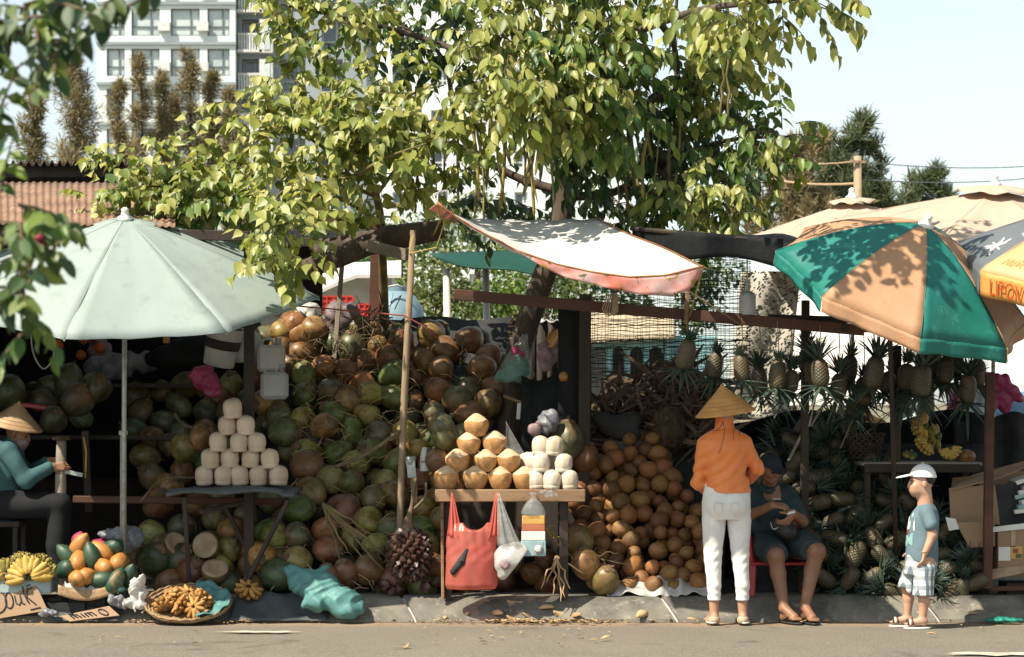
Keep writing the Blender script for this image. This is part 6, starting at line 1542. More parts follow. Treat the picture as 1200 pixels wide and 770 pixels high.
MB().grid(lambda u, v: P(lerp(76, 132, u), lerp(688, 681, v) + 6 * math.sin(u * 3.1) + 2 * math.sin(u * 31) * v, -.01 + .02 * v), 30, 3, thick=.004).build('plastic_liner', M['bag_white'], ty)
MB().box(P(105, 703, .14), (.26, .16, .09), bev=.01).build('support', M['dark_cloth'], ty, smooth=False)
tag(MB().box(P(30, 712, .16), (.86, .26, .09)).build('dark_plinth', M['dark_cloth'], at=P(30, 716, .16), smooth=False), 'dark low plinth on the kerb under the foam box', 'plinth')
def blob(name, label, cat, c, parts, mat, h=.007, wr=(.010, 34, 1), extra=None):
    c = Vector(c); m = max(max(abs(o[i]) + max(r_) for o, r_ in parts) for i in range(3)) + .04
    s_ = SDF(c - Vector((m, m, m)), c + Vector((m, m, m)), h)
    for o, r_ in parts: s_.ell(c + Vector(o), r_, k=.02)
    s_.wrinkle(*wr)
    if mat.startswith('bag') or mat.startswith('sack'):
        X_, Y_, Z_ = s_.xyz(); f = wr[1]; s_.d += (wr[0] * .55 * np.abs(np.sin(X_ * f * .9 + Z_ * f * 1.3 + 2 * np.sin(Y_ * f * .5 + X_ * f * .4) + wr[2])) + wr[0] * .35 * np.abs(np.sin(X_ * f * 1.9 - Z_ * f * 1.5 + 2.5 * np.sin(Z_ * f * .7 + wr[2])))).astype('f4')
    o = s_.mesh(name, M[mat], at=c); return tag(o, label, cat)
blob('crumpled_bag', 'bright crumpled white bag between the papayas and the round basket', 'bag', P(160, 692, -.02), [((0, 0, 0), (.07, .05, .09)), ((.03, 0, .07), (.04, .04, .05)), ((-.05, 0, -.08), (.06, .05, .04)), ((.03, -.01, -.10), (.06, .05, .04))], 'bag_white', .006, (.016, 42, 2))
blob('crumpled_bag', 'grey crumpled plastic left of the bright white bag', 'bag', P(135, 703, -.02), [((0, 0, 0), (.06, .05, .05)), ((.05, 0, -.03), (.05, .04, .04))], 'bag_grey', .006, (.014, 45, 3))
blob('crumpled_bag', 'small crumpled grey plastic on the kerb between the two card signs', 'bag', P(58, 719, -.05), [((0, 0, 0), (.075, .04, .03)), ((-.03, 0, .005), (.05, .04, .035))], 'bag_grey', .006, (.012, 50, 4))
blob('plastic_bag', 'pink plastic bag behind the papayas', 'bag', P(118, 636, .42), [((0, 0, 0), (.08, .06, .04)), ((-.16, .05, .02), (.06, .05, .06))], 'bag_pink', .007, (.012, 30, 5))
blob('plastic_bag', 'clear plastic bag with pale folds behind the papayas by the pole', 'bag', P(150, 632, .4), [((0, 0, 0), (.12, .08, .10)), ((-.12, .0, .04), (.10, .06, .04))], 'bag_grey', .007, (.016, 26, 6))
blob('plastic_bag', 'teal plastic under the right end of the papaya tray', 'bag', P(137, 690, .02), [((0, 0, 0), (.06, .05, .025))], 'sack_teal', .005, (.006, 50, 7))
# round basket of dried bananas
bc = P(221, 710, .02); bc.z = .085
bk = thing('round_basket', 'shallow round wicker basket of browned bananas tilted on the kerb', 'basket', bc)
Rm = Matrix.Translation(bc) @ Euler((R(20), 0, 0)).to_matrix().to_4x4()
MB().lathe([(0, -.02), (.15, -.018), (.22, .0), (.285, .045), (.295, .047), (.298, .036), (.23, -.012), (.15, -.032), (0, -.034)], 48, Rm, 0, lambda v, a: Vector((v.x, v.y, v.z + .003 * math.sin(40 * a) * (v.x ** 2 + v.y ** 2 > .03)))).build('bowl', M['wicker'], bk)
for k, (r_, z) in enumerate(((.292, .05), (.27, .036), (.245, .018))):
    MB().tube([Rm @ Vector((r_ * math.cos(a), r_ * math.sin(a), z - .003 * k + .004 * math.sin(24 * a))) for a in [2 * math.pi * i / 96 for i in range(97)]], .008, 6).build('woven_ring', M['wicker'], bk)
for i, (dx, dy, lab) in enumerate(((-.12, .07, 'browned banana cluster at the back left of the round basket'), (-.02, .10, 'browned banana cluster at the back middle of the round basket'), (.09, .05, 'browned banana cluster in the right half of the round basket, on teal plastic'), (-.15, -.06, 'browned banana cluster at the front left of the round basket'), (-.03, -.05, 'dark browned banana cluster in the middle of the round basket'), (.07, -.09, 'browned banana cluster at the front right of the round basket'))):
    hand_of(Rm @ Vector((dx, dy, .04)), Euler((R(-62 + 10 * (i % 3)), R(20 * (i - 2)), R(60 * i))).to_matrix(), 9, (0, R(330)), .012, 'dried_fruit', lab, 'browned banana clusters in the round basket', rows=2, sc=.62)
tq = MB().grid(lambda u, v: Rm @ Vector(((.17 + .125 * v) * math.cos(lerp(-1.2, 1.5, u)), (.17 + .125 * v) * math.sin(lerp(-1.2, 1.5, u)), .01 + .06 * v + .012 * math.sin(u * 31) + .01 * math.sin(v * 9 + u * 12))), 40, 8, thick=.004).build('teal_liner', M['sack_teal'], at=bc)
tag(tq, 'teal plastic lining the right rim of the round basket', 'plastic sheet')
hand_of(P(290, 694, .18), Euler((R(-60), R(20), 0)).to_matrix(), 9, (0, R(330)), .02, 'dried_fruit', 'dry opened husk pieces lying right of the round basket', None, rows=2, sc=.7, name='husk_cluster', cat='husk')
# dark plastic over the kerb
for a, b, lab in ((268, 385, 'dark grey plastic sheet draped over the kerb left of the teal sack'), (62, 142, 'dark grey plastic sheet over the kerb below the papayas')):
    def f(u, v):
        t = v; z = lerp(.008, .165, min(1, t * 1.6)) + .012 * math.sin(u * 13 + v * 5) * (t > .1); y = lerp(-.03, .22, min(1, t * 1.6)) + max(0, t - .62) * .5 - .012
        return Vector((P(lerp(a + 10 * v, b - 8 * v, u), 0, 0).x, y + .01 * math.sin(u * 19), z))
    tag(MB().grid(f, 24, 12, thick=.004).build('plastic_sheet', M['grey_tarp'], at=f(.5, 0)), lab, 'plastic sheet')
# teal sack
A = P(358, 676, .16); B = P(398, 712, -.06); s_ = SDF((A.x - .25, -.38, -.03), (B.x + .25, .45, .55), .008)

for px_, py_, Y_, r_ in ((358, 682, .10, (.115, .10, .095)), (378, 690, .06, (.14, .13, .11)), (400, 704, .0, (.125, .13, .10)), (408, 714, -.05, (.10, .11, .07)), (372, 706, .0, (.10, .12, .07))): s_.ell(P(px_, py_, Y_), r_, k=.035)
s_.cone(P(350, 676, .12), P(339, 668, .14), .06, .04, .03); s_.cone(P(372, 674, .10), P(384, 664, .12), .035, .012, .02); s_.wrinkle(.013, 15, 9)
X_, Y_, Z_ = s_.xyz(); s_.d += (.012 * np.abs(np.sin(X_ * 11 + Z_ * 17 + 2.2 * np.sin(Y_ * 8 + X_ * 9))) + .010 * np.abs(np.sin(X_ * 31 - Z_ * 24 + 3 * np.sin(Z_ * 14 + Y_ * 6)))).astype('f4'); s_.d -= .012
s_.cut((0, 0, .004), (0, 0, -1))
tag(s_.mesh('plastic_sack', M['sack_teal'], at=(B.x, B.y, 0)), 'full teal plastic sack slumped over the kerb', 'sack')
# nipa palm fruit bunch with its stalk
nb = thing('palm_fruit_bunch', 'dark spiky palm fruit bunch with its thick stalk, left of the red bag', 'palm fruit', P(481, 690, .28)); nb.location.z = .15
cN = P(480, 650, .26); nip = MB().lathe([(0, -.03), (.018, -.02), (.026, 0), (.024, .016), (.012, .032), (.004, .044), (0, .046)], 6, None, 0, lambda v, a: Vector((v.x * (1 + .2 * math.cos(3 * a)), v.y * (1 + .2 * math.cos(3 * a)), v.z))).mesh('fruit_segment', M['nipa'], smooth=False)
s_ = SDF(cN - Vector((.2, .2, .2)), cN + Vector((.2, .2, .2)), .012); s_.ell(cN, (.12, .12, .14)); s_.mesh('core', M['nipa'], nb)
for i in range(150):
    z = 1 - 2 * (i + .5) / 150; a = i * 2.39996; r_ = math.sqrt(1 - z * z); u = Vector((r_ * math.cos(a), r_ * math.sin(a), z))
    if u.y > .5: continue
    o = bpy.data.objects.new('fruit_segment', nip); COL.objects.link(o); o.parent = nb; o.location = cN + Vector((u.x * .135, u.y * .135, u.z * .16)) - nb.location; o.rotation_euler = aim(u + rv(.25)); o.scale = (RND.uniform(.8, 1.1),) * 3
for k in range(5):
    MB().tube(smooth_path([cN + Vector((.02 * (k - 2), -.02, .12)), P(478 + 1.5 * (k - 2), 612, .22), P(483, 590, .25), P(485 + k - 2, 560, .3)]), .013, 7).build('stalk', M['twig'], nb)
MB().tube(smooth_path([P(483, 598, .25), P(492, 590, .24), P(499, 580, .24), P(499, 566, .25)]), .010, 7).build('stalk_hook', M['twig'], nb)
for i, (px_, py_) in enumerate(((452, 684), (468, 690), (500, 688), (512, 682), (460, 694))):
    put('palm_fruit', nip, P(px_, py_, .3), aim(rv()), 1.5, None, 'loose dark palm fruit segment lying at the foot of the bunch', 'palm fruit', 'loose palm fruit segments')
# fruit stalks and sticks among the coconuts
def stalk(label, root, tips, mat, r0=.011, thick=True):
    t = thing('fruit_stalk', label, 'stalk', P(*root))
    for tp in tips: MB().tube(wander(P(*root), P(*tp), 6, .018), [r0, r0 * .8, r0 * .7, r0 * .6, r0 * .5, r0 * .4, r0 * .25], 6).build('strand', M[mat], t)
    return t
stalk('branched pale coconut stalk lying across the foot of the heap', (378, 590, .38), [(408, 648, .26), (436, 640, .26), (452, 652, .26), (430, 660, .25), (398, 655, .28), (440, 628, .3), (415, 632, .28), (450, 668, .25)], 'vine', .014)
stalk('dry twiggy fruit stalk hanging over the kerb below the tray table', (652, 652, .16), [(634, 690, .1), (648, 697, .0), (662, 700, .0), (668, 690, .05), (684, 672, .15), (641, 682, .12), (657, 705, -.02)], 'husk_chip', .011)
stalk('thin dry stalk sprawled in front of the brown pile', (690, 650, .25), [(726, 648, .2), (720, 668, .22), (738, 662, .22), (705, 640, .28)], 'twig', .006)
stalk('small dry stalk behind the patterned juice bag', (640, 620, .3), [(668, 640, .2), (672, 655, .2), (660, 632, .25), (655, 610, .3)], 'banana_green', .007)
for a, b, c_, r_, lab in (((393, 547, .42), (430, 532, .36), (468, 505, .4), .014, 'crooked bare branch lying across the heap to the tall pole'), ((500, 517, .5), (515, 492, .5), (530, 490, .5), .022, 'cut green branch stub beside the tall pole'), ((165, 588, .5), (190, 562, .5), (235, 560, .5), .008, 'curved bamboo strip left of the peeled coconut stand'), ((205, 485, .9), (216, 498, .85), (236, 503, .8), .012, 'curved dry stem behind the peeled pyramid')):
    tag(MB().tube(smooth_path([P(*a), P(*b), P(*c_)]), r_, 8).build('branch', M['twig'] if r_ < .02 else M['stem_green'], at=P(*b)), lab, 'branch')
mb = MB()
for i in range(130):
    px_, py_ = rng.uniform(360, 480), rng.uniform(362, 420); p = P(px_, py_, hs(px_, py_) - .12)
    mb.tube([p, p + rv(.10) + Vector((0, 0, .05)), p + rv(.16) + Vector((0, -.05, .0))], [.005, .004, .002], 4)
o = mb.build('dry_stalks', M['twig'], at=P(420, 410, 2)); tag(o, 'tangle of dry fruit stalks on top of the coconut heap', 'dry stalks', kind='stuff')
for px_, py_, lab in ((395, 372, 'dim mauve plastic bag tucked behind the top of the coconut heap'),): blob('plastic_bag', lab, 'bag', P(px_, py_, 2.2), [((0, 0, 0), (.13, .1, .14)), ((.1, 0, .03), (.08, .1, .10))], 'bag_dim', .012, (.02, 20, 8))
blob('plastic_bag', 'white plastic lump left of the top of the coconut heap', 'bag', P(362, 372, 2.4), [((0, 0, 0), (.12, .1, .11))], 'bag_white', .012, (.02, 16, 9))
for px_, py_ in ((345, 380), (368, 386), (352, 392), (330, 388)): coconut(P(px_, py_, 2.1), 'dry, at left top of heap', ci=6)
# ------------------------------------------------------------------ hanging bags
def bag_mesh(corners_top, body, mat, parent, name='film'):
    pass
rb = thing('red_bag', 'large translucent red plastic carrier bag hanging from the tray table', 'bag', P(553, 690, .0))
cb = P(553, 640, -.02); s_ = SDF((P(515, 0, 0).x, -.22, P(0, 700, 0).z), (P(600, 0, 0).x, .2, P(0, 570, 0).z), .006)
zb, zm = P(0, 690, 0).z, P(0, 622, 0).z
s_.loft([(zb, cb.x, -.02, .165, .085), (zb + .03, cb.x, -.02, .178, .1), (lerp(zb, zm, .5), cb.x - .002, -.02, .178, .1), (zm, cb.x + .004, -.01, .170, .085), (zm + .06, cb.x + .006, -.005, .160, .05)], k=.01)
s_.wrinkle(.003, 12, 21); X_, Y_, Z_ = s_.xyz(); s_.d += (.0025 * np.sin(X_ * 105 + 1.6 * np.sin(Z_ * 13)) * np.clip((Z_ - lerp(zb, zm, .45)) / .2, 0, 1) + .0012 * np.sin(X_ * 60 - Z_ * 45 + 2 * np.sin(Z_ * 20))).astype('f4')
s_.ell((cb.x + .02, 0, zm + .10), (.09, .3, .10), sub=True)
s_.d = np.where(Z_ > zm + .055, np.maximum(s_.d, Z_ - zm - .055), s_.d)
s_.mesh('film', M['bag_red'], rb)
for (x0, x1, tx) in ((528, 545, 530), (568, 584, 582)):
    MB().grid(lambda u, v: P(lerp(lerp(x0 - 4 if tx < 550 else x0, x1 if tx < 550 else x1 + 1, u), tx + 2.2 * (u - .5), v ** .8), lerp(628 + (16 if (u > .5) == (tx < 550) else 0) * abs(u - .5), 577, v), -.075 + .09 * v + .014 * math.sin(u * 17) * (1 - v)), 14, 12, thick=.002).build('handle', M['bag_red'], rb)
MB().box((cb.x + .03, -.01, lerp(zb, zm, .42)), (.22, .1, .26), (0, R(4), 0), bev=.01).build('inner_pack', M['red_plastic'], rb, smooth=False)
s_ = SDF((P(525, 0, 0).x, -.13, P(0, 690, 0).z), (P(560, 0, 0).x, .0, P(0, 630, 0).z), .006); s_.chain([P(531, 670, -.095), P(541, 658, -.1), P(547, 645, -.1)], [.022, .028, .016]); s_.mesh('dark_shape', M['dark_cloth'], rb)
wb = thing('white_bag', 'white plastic bag hanging from the tray table beside the red one', 'bag', P(600, 680, -.04))
s_ = SDF((P(572, 0, 0).x, -.25, P(0, 690, 0).z), (P(628, 0, 0).x, .15, P(0, 600, 0).z), .006); cw = P(598, 655, -.07)
s_.ell(cw, (.11, .075, .10)); s_.ell(cw + Vector((.03, 0, .03)), (.085, .07, .09)); s_.cone(cw + Vector((-.02, 0, -.06)), cw + Vector((-.05, 0, -.12)), .06, .03); s_.wrinkle(.012, 34, 22); s_.cut(cw + Vector((.06, 0, -.02)), (.8, 0, -.62)); s_.mesh('body', M['bag_white'], wb)
MB().grid(lambda u, v: P(lerp(lerp(583, 612, u), 583 + 2 * u, v ** .85), lerp(640, 577, v), -.12 + .13 * v + .012 * math.sin(u * 15) * (1 - v)), 12, 12, thick=.002).build('handle', M['bag_clear'], wb)
blob('food_lump', 'reddish food showing in the lower fold of the white bag', 'food', P(592, 662, -.13), [((0, 0, 0), (.035, .03, .04))], 'bag_mauve', .005, (.006, 50, 23))
jb = thing('juice_bag', 'clear knotted bag of yellow, orange, white and blue striped packs on the tray front', 'bag', P(625, 650, .0)); xj = P(625, 0, 0).x
for za, zb_, mt, nm in ((604, 614, 'juice_yellow', 'yellow_band'), (614, 622, 'juice_orange', 'orange_band'), (622, 633, 'juice_white', 'white_band'), (633, 651, 'juice_blue', 'blue_band')):
    z1, z0 = P(0, za, 0).z, P(0, zb_, 0).z; MB().box((xj, -.03, (z0 + z1) / 2), (.150 + .02 * (zb_ - 604) / 47, .07, z1 - z0), (0, 0, 0), bev=.004).build(nm, M[mt], jb, smooth=False)
MB().box((xj + .032, -.067, P(0, 642, 0).z), (.07, .003, .085)).build('printed_panel', M['foam_blue'], jb, smooth=False)
MB().lathe([(0, 0), (.022, 0), (.03, .012), (.02, .02), (.026, .03), (.01, .034), (0, .033)], 12, Matrix.Translation((xj + .034, -.071, P(0, 643, 0).z)) @ Matrix.Rotation(R(90), 4, 'X') @ Matrix.Scale(.4, 4, (0, 0, 1))).build('printed_bowl', M['juice_white'], jb)
zk = P(0, 582, 0).z; z6 = P(0, 604, 0).z; MB().lathe([(.081, 0), (.083, .02), (.075, .05), (.05, .09), (.018, zk - z6 - .01), (.014, zk - z6 + .004), (.03, zk - z6 + .03)], 20, Matrix.Translation((xj, -.03, z6)) @ Matrix.Scale(.55, 4, (0, 1, 0)), 0, lambda v, a: Vector((v.x * (1 + .06 * math.sin(9 * a)), v.y * (1 + .06 * math.sin(9 * a)), v.z))).build('clear_film', M['bag_clear'], jb)
MB().tube([(xj, -.03, zk + .005), (xj - .004, .05, zk + .05)], .004, 5).build('tie', M['rope_red'], jb)
blob('plastic_bag', 'thin crumpled clear plastic lying over the tray front right of the juice bag', 'bag', P(640, 578, .03), [((0, 0, 0), (.055, .02, .03)), ((.05, 0, -.01), (.04, .02, .02))], 'bag_clear', .005, (.008, 50, 24))
tbag = thing('teal_bag', 'clear bag holding bright teal plastic, hanging on the leaning trunk', 'bag', P(604, 445, 1.45)); c = P(603, 432, 1.45)
s_ = SDF(c - Vector((.22, .14, .16)), c + Vector((.22, .14, .3)), .007); s_.ell(c + Vector((.01, 0, -.02)), (.105, .07, .075)); s_.ell(c + Vector((-.05, 0, -.055)), (.09, .07, .045)); s_.ell(c + Vector((.06, 0, .03)), (.055, .05, .06)); s_.wrinkle(.012, 34, 30); s_.mesh('teal_filling', M['bag_teal'], tbag)
s_ = SDF(c - Vector((.26, .16, .18)), c + Vector((.24, .16, .32)), .008); s_.loft([(c.z - .105, c.x - .012, c.y, .13, .07), (c.z - .06, c.x - .01, c.y, .145, .09), (c.z + .05, c.x + .015, c.y, .115, .075), (c.z + .13, c.x + .04, c.y, .075, .06), (c.z + .26, c.x + .075, c.y, .02, .02)]); s_.wrinkle(.009, 30, 31); s_.mesh('clear_film', M['bag_clear'], tbag)
blob('plastic_bag', 'small red plastic bag above the teal one on the leaning trunk', 'bag', P(604, 411, 1.42), [((0, 0, 0), (.04, .04, .04)), ((.05, 0, -.02), (.04, .04, .03))], 'bag_pink', .006, (.008, 40, 32))
blob('plastic_bag', 'pinkish white plastic bag hanging right of the teal one', 'bag', P(642, 418, 1.4), [((0, 0, 0), (.085, .07, .10)), ((-.04, 0, .08), (.05, .05, .05)), ((.06, 0, .05), (.06, .05, .05)), ((-.02, 0, -.09), (.04, .04, .04))], 'bag_mauve', .006, (.014, 34, 33))
tag(MB().grid(lambda u, v: P(lerp(lerp(634, 648, v), lerp(650, 662, v), u), lerp(405, 385, v) + 3 * u, 1.35 + .03 * math.sin(u * 6)), 8, 6, thick=.004).build('orange_packet', M['trim_husk'], at=P(648, 396, 1.35)), 'folded orange packet sticking out of the pinkish bag', 'packet')
tag(MB().lathe([(0, 0), (.03, .003), (.042, .03), (.036, .055), (.02, .07), (0, .072)], 14, Matrix.Translation(P(661, 447, 1.0))).build('small_pot', M['dried_fruit'], at=P(661, 447, 1.0)), 'small brown hanging pot right of the pinkish bag', 'pot')
tag(MB().beam(P(590, 464, 1.3), P(612, 472, 1.25), .02, .02).build('wood_stick', M['plank'], at=P(600, 470, 1.3), smooth=False), 'pale wooden stick below the teal bag', 'stick')
tag(MB().box(P(608, 482, 1.25), (.03, .02, .12), (0, R(5), 0), bev=.004).build('tag_card', M['paper'], at=P(608, 492, 1.25), smooth=False), 'narrow white card hanging below the wooden stick', 'card')
tag(MB().grid(lambda u, v: P(lerp(lerp(600, 616, v), 590 + 2 * u, 1 - v) if False else lerp(593, 593 + 24 * v, u), lerp(494, 535, v), .62 + .02 * math.sin(u * 5)), 6, 8, thick=.003).build('plastic_film', M['bag_clear'], at=P(600, 530, .62)), 'triangle of clear plastic film behind the orange tray pyramid', 'plastic film')
bt = thing('white_bottle', 'white bottle with handwritten letters left of the tray pyramid', 'bottle', P(498, 552, .38)); c = P(498, 552, .38)
MB().lathe([(0, 0), (.036, 0), (.038, .01), (.034, .1), (.022, .15), (.018, .165), (0, .167)], 16, Matrix.Translation(c)).build('body', M['white_plastic'], bt, smooth='auto')
MB().tube([c + Vector((-.026 + .012 * i / 2, -.041, .06 + .012 * (i % 2))) for i in range(9)], .0025, 4).build('lettering', M['ink'], bt)
gj = thing('glass_cup', 'small clear glass cup beside the white bottle, by the tall pole', 'cup', P(481, 545, .36)); c = P(481, 545, .36)
MB().lathe([(.03, 0), (.034, .004), (.042, .06), (.040, .06), (.032, .006), (0, .006)], 16, Matrix.Translation(c)).build('glass', M['glass_jar'], gj)
c = P(486, 575, .36); hk = thing('chopping_knife', 'heavy chopping knife with a wooden handle propped by the tray table', 'knife', c)
MB().beam(P(487, 590, .33), P(486, 560, .33), .03, .018).build('handle', M['plank'], hk, smooth=False)
MB().grid(lambda u, v: P(lerp(478, 488, u) - 2 * v, lerp(560, 540, v), .33), 4, 5, thick=.004).build('blade', M['steel'], hk, smooth=False)
# ------------------------------------------------------------------ left stall clutter in the dark
bk2 = thing('paint_bucket', 'white bucket with a dark label hanging in the shade under the umbrella rim', 'bucket', P(258, 425, 1.3)); c = P(256, 428, 1.3)
Mx = Matrix.Translation(c) @ Euler((R(8), R(12), 0)).to_matrix().to_4x4()
MB().lathe([(.0, -.0), (.11, 0), (.115, .01), (.135, .27), (.142, .27), (.142, .29), (.13, .29), (.11, .02), (0, .015)], 24, Mx).build('body', M['white_plastic'], bk2, smooth='auto')
MB().lathe([(.1275, .13), (.1285, .131), (.1335, .20), (.1325, .201)], 24, Mx).build('label', M['dark_wood'], bk2)
tag(MB().lathe([(0, 0), (.10, 0), (.13, .05), (.135, .19), (.12, .22), (.05, .25), (0, .26)], 20, Matrix.Translation(P(285, 425, 1.5))).build('water_jug', M['white_plastic'], at=P(285, 425, 1.5)), 'big pale water jug behind the white bucket', 'jug')
for i, (px_, py_, Y, lab) in enumerate(((322, 468, 1.3, 'pale jerrycan left of the coconut heap, lower'), (318, 436, 1.35, 'pale jerrycan left of the coconut heap, upper'))):
    c = P(px_, py_, Y); t = thing('jerrycan', lab, 'jerrycan', c, 'pale jerrycans beside the heap')
    MB().box(c + Vector((0, 0, .1)), (.2, .14, .2), bev=.025).build('body', M['white_plastic'], t, smooth=False)
    MB().lathe([(0, 0), (.025, 0), (.025, .035), (.028, .035), (.028, .055), (0, .055)], 12, Matrix.Translation(c + Vector((.05, 0, .2)))).build('cap', M['white_plastic'], t)
    MB().tube(smooth_path([c + Vector((-.07, 0, .19)), c + Vector((-.06, 0, .24)), c + Vector((.0, 0, .245)), c + Vector((.015, 0, .195))]), .012, 8).build('handle', M['white_plastic'], t)
blob('plastic_bag', 'crimson plastic bag hanging in the shade left of the white bucket', 'bag', P(238, 445, 1.1), [((0, 0, 0), (.10, .07, .10)), ((.06, 0, -.06), (.07, .06, .07)), ((.02, 0, .07), (.05, .05, .05))], 'bag_pink', .008, (.016, 28, 40))
lw = thing('stall_back_wall', 'dark back wall of boards and tarpaulin behind the left stall', 'wall', P(130, 500, 3.3)); lw.location.z = .14
MB().box((P(100, 0, 3.3).x, 3.3, 1.5), (3.9, .06, 2.75)).build('boards', M['dark_wood'], lw, smooth=False)
MB().grid(lambda u, v: P(lerp(-40, 300, u), lerp(560, 380, v), 3.15 + .05 * math.sin(u * 21)), 30, 8, thick=.01).build('tarpaulin', M['black_tarp'], lw)
MB().box((P(-120, 0, 1.5).x, 1.6, 1.3), (.06, 3.4, 2.4)).build('side_boards', M['dark_wood'], lw, smooth=False)
for px_, py_, Y, s0, lab in ((195, 393, 2.0, (.05, .03, .12), 'small orange card hanging under the umbrella rim'),):
    tag(MB().box(P(px_, py_, Y), s0, bev=.004).build('orange_card', M['trim_husk'], at=P(px_, py_, Y), smooth=False), lab, 'card')
for i, (px_, py_) in enumerate(((68, 404), (98, 397), (95, 416), (117, 408))):
    put('orange', NUT[0], P(px_, py_, 2.6), aim(rv()), .62, (.62, .16, .03), ('orange fruit hanging in the dark at far left, leftmost', 'orange fruit hanging in the dark, topmost', 'orange fruit hanging in the dark, lowest', 'orange fruit hanging in the dark, rightmost')[i], 'orange', 'oranges in the dark left stall')
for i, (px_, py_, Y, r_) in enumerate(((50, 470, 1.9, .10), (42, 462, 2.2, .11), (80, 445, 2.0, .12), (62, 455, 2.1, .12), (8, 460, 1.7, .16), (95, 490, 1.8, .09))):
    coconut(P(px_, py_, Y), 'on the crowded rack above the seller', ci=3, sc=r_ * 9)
for px_, py_, Y, parts, mt, lab in ((130, 430, 2.4, [((0, 0, 0), (.2, .1, .14)), ((.2, 0, .05), (.18, .1, .1))], 'bag_grey', 'grey sheet bundle behind the umbrella pole'), (205, 420, 2.3, [((0, 0, 0), (.22, .1, .1)), ((.1, 0, .1), (.15, .1, .08))], 'black_tarp', 'shiny black plastic bundle under the umbrella rim'), (115, 405, 2.8, [((0, 0, 0), (.1, .08, .22))], 'bag_mauve', 'pale sack leaning on the back wall')):
    blob('bundle', lab, 'bundle', P(px_, py_, Y), parts, mt, .014, (.03, 16, px_))
tag(MB().box(P(55, 478, 1.7), (.34, .2, .035), (0, R(8), 0), bev=.006).build('red_shelf', M['red_plastic'], at=P(55, 480, 1.7), smooth=False), 'red plastic tray on the rack behind the straw-hatted seller', 'tray')
tag(MB().tube(smooth_path([P(36, 372, 1.6), P(38, 410, 1.6), P(50, 432, 1.6), P(62, 420, 1.6), P(64, 395, 1.6)]), .006, 6).build('cable', M['post_paint'], at=P(50, 430, 1.6)), 'looped pale cable hanging in the dark left stall', 'cable')
ws = thing('chopping_post', 'rough wooden chopping post in front of the seller', 'post', P(72, 600, .75)); ws.location.z = .14
A = P(72, 690, .75); A.z = .14; MB().tube([A, P(71, 560, .75), P(72, 515, .75)], [.045, .04, .035], 9).build('shaft', M['grey_plank'], ws)
MB().lathe([(0, 0), (.06, 0), (.065, .015), (.06, .03), (0, .032)], 12, Matrix.Translation(P(72, 516, .75))).build('head', M['fibre'], ws)
tag(MB().beam(P(104, 600, .9), P(100, 505, .9), .05, .05).build('stall_upright', M['dark_wood'], at=P(104, 600, .9), smooth=False), 'dark upright behind the chopping post', 'post')
tag(MB().tube([P(98, 512, .88), P(101, 530, .87), P(100, 560, .87)], .008, 6).build('yellow_strip', M['banana'], at=P(101, 530, .87)), 'thin yellow strip beside the dark upright', 'strip')  # thin tube in the banana yellow
# ------------------------------------------------------------------ right stall: shelf, basket, bananas, boxes
shf = thing('banana_shelf', 'grey wooden shelf table holding bananas and a wicker basket', 'shelf', P(1075, 560, .95)); shf.location.z = .14
z = P(0, 541, .8).z
for i in range(3): MB().box((P(1075, 0, .9).x, .78 + i * .16, z - .015), (.86, .15, .024), bev=.003).build('board', M['grey_plank'], shf, smooth=False)
MB().beam((P(1008, 0, .9).x, .7, z - .045), (P(1142, 0, .9).x, .7, z - .045), .025, .06).build('apron', M['dark_wood'], shf, smooth=False)
for px_ in (1012, 1138):
    for y in (.74, 1.12): MB().beam((P(px_, 0, .9).x, y, .14), (P(px_, 0, .9).x, y, z - .03), .045, .045).build('leg', M['dark_wood'], shf, smooth=False)
tag(MB().grid(lambda u, v: P(lerp(1068, 1150, u), lerp(690, 552, v), 1.25 + .02 * math.sin(u * 20)), 10, 6, thick=.01).build('dark_cloth', M['black_tarp'], at=P(1110, 690, 1.25)), 'black cloth hanging under the banana shelf', 'cloth')
hand_of(P(1112, 527, .82), Euler((R(-20), 0, 0)).to_matrix(), 8, (R(190), R(350)), .015, 'banana', 'front yellow banana hand pointing down over the shelf edge', 'banana hands on the right shelf', rows=2, sc=.62)
hand_of(P(1082, 524, .86), Euler((R(-50), R(30), R(20))).to_matrix(), 8, (R(120), R(300)), .015, 'banana', 'yellow banana hand lying on the shelf, left', 'banana hands on the right shelf', rows=2, sc=.66)
hand_of(P(1084, 500, .95), Euler((R(-10), R(-60), 0)).to_matrix(), 7, (R(20), R(200)), .02, 'banana', 'yellow banana hand standing upright, upper left', 'banana hands on the right shelf', rows=2, sc=.72)
hand_of(P(1100, 512, .95), Euler((R(-20), R(-80), 0)).to_matrix(), 6, (R(20), R(180)), .02, 'banana_green', 'greener banana hand behind the front ones on the shelf', 'banana hands on the right shelf', rows=2, sc=.7)
hand_of(P(1070, 534, .84), Euler((R(-70), 0, 0)).to_matrix(), 6, (R(90), R(250)), .01, 'banana_green', 'dark greenish banana hand at the left of the shelf', 'banana hands on the right shelf', rows=1, sc=.62)
coconut(P(1132, 536, .9), 'at the right end of the banana shelf', ci=6, sc=.62)
bs_ = thing('wicker_basket', 'dark wicker basket with a hoop handle on the shelf, left end', 'basket', P(1013, 540, 1.1)); c = P(1013, 538, 1.1); nst = 30
for j_ in range(9):
    zz = .015 + j_ * .021; r_ = .11 + .035 * (j_ / 8); MB().tube([c + Vector((r_ * math.cos(a), r_ * .75 * math.sin(a), zz + .006 * math.sin(nst / 2 * a + math.pi * (j_ % 2)))) for a in [2 * math.pi * i / 60 for i in range(61)]], .0062, 5, cap=False).build('weave_ring', M['fibre'], bs_)
mb = MB()
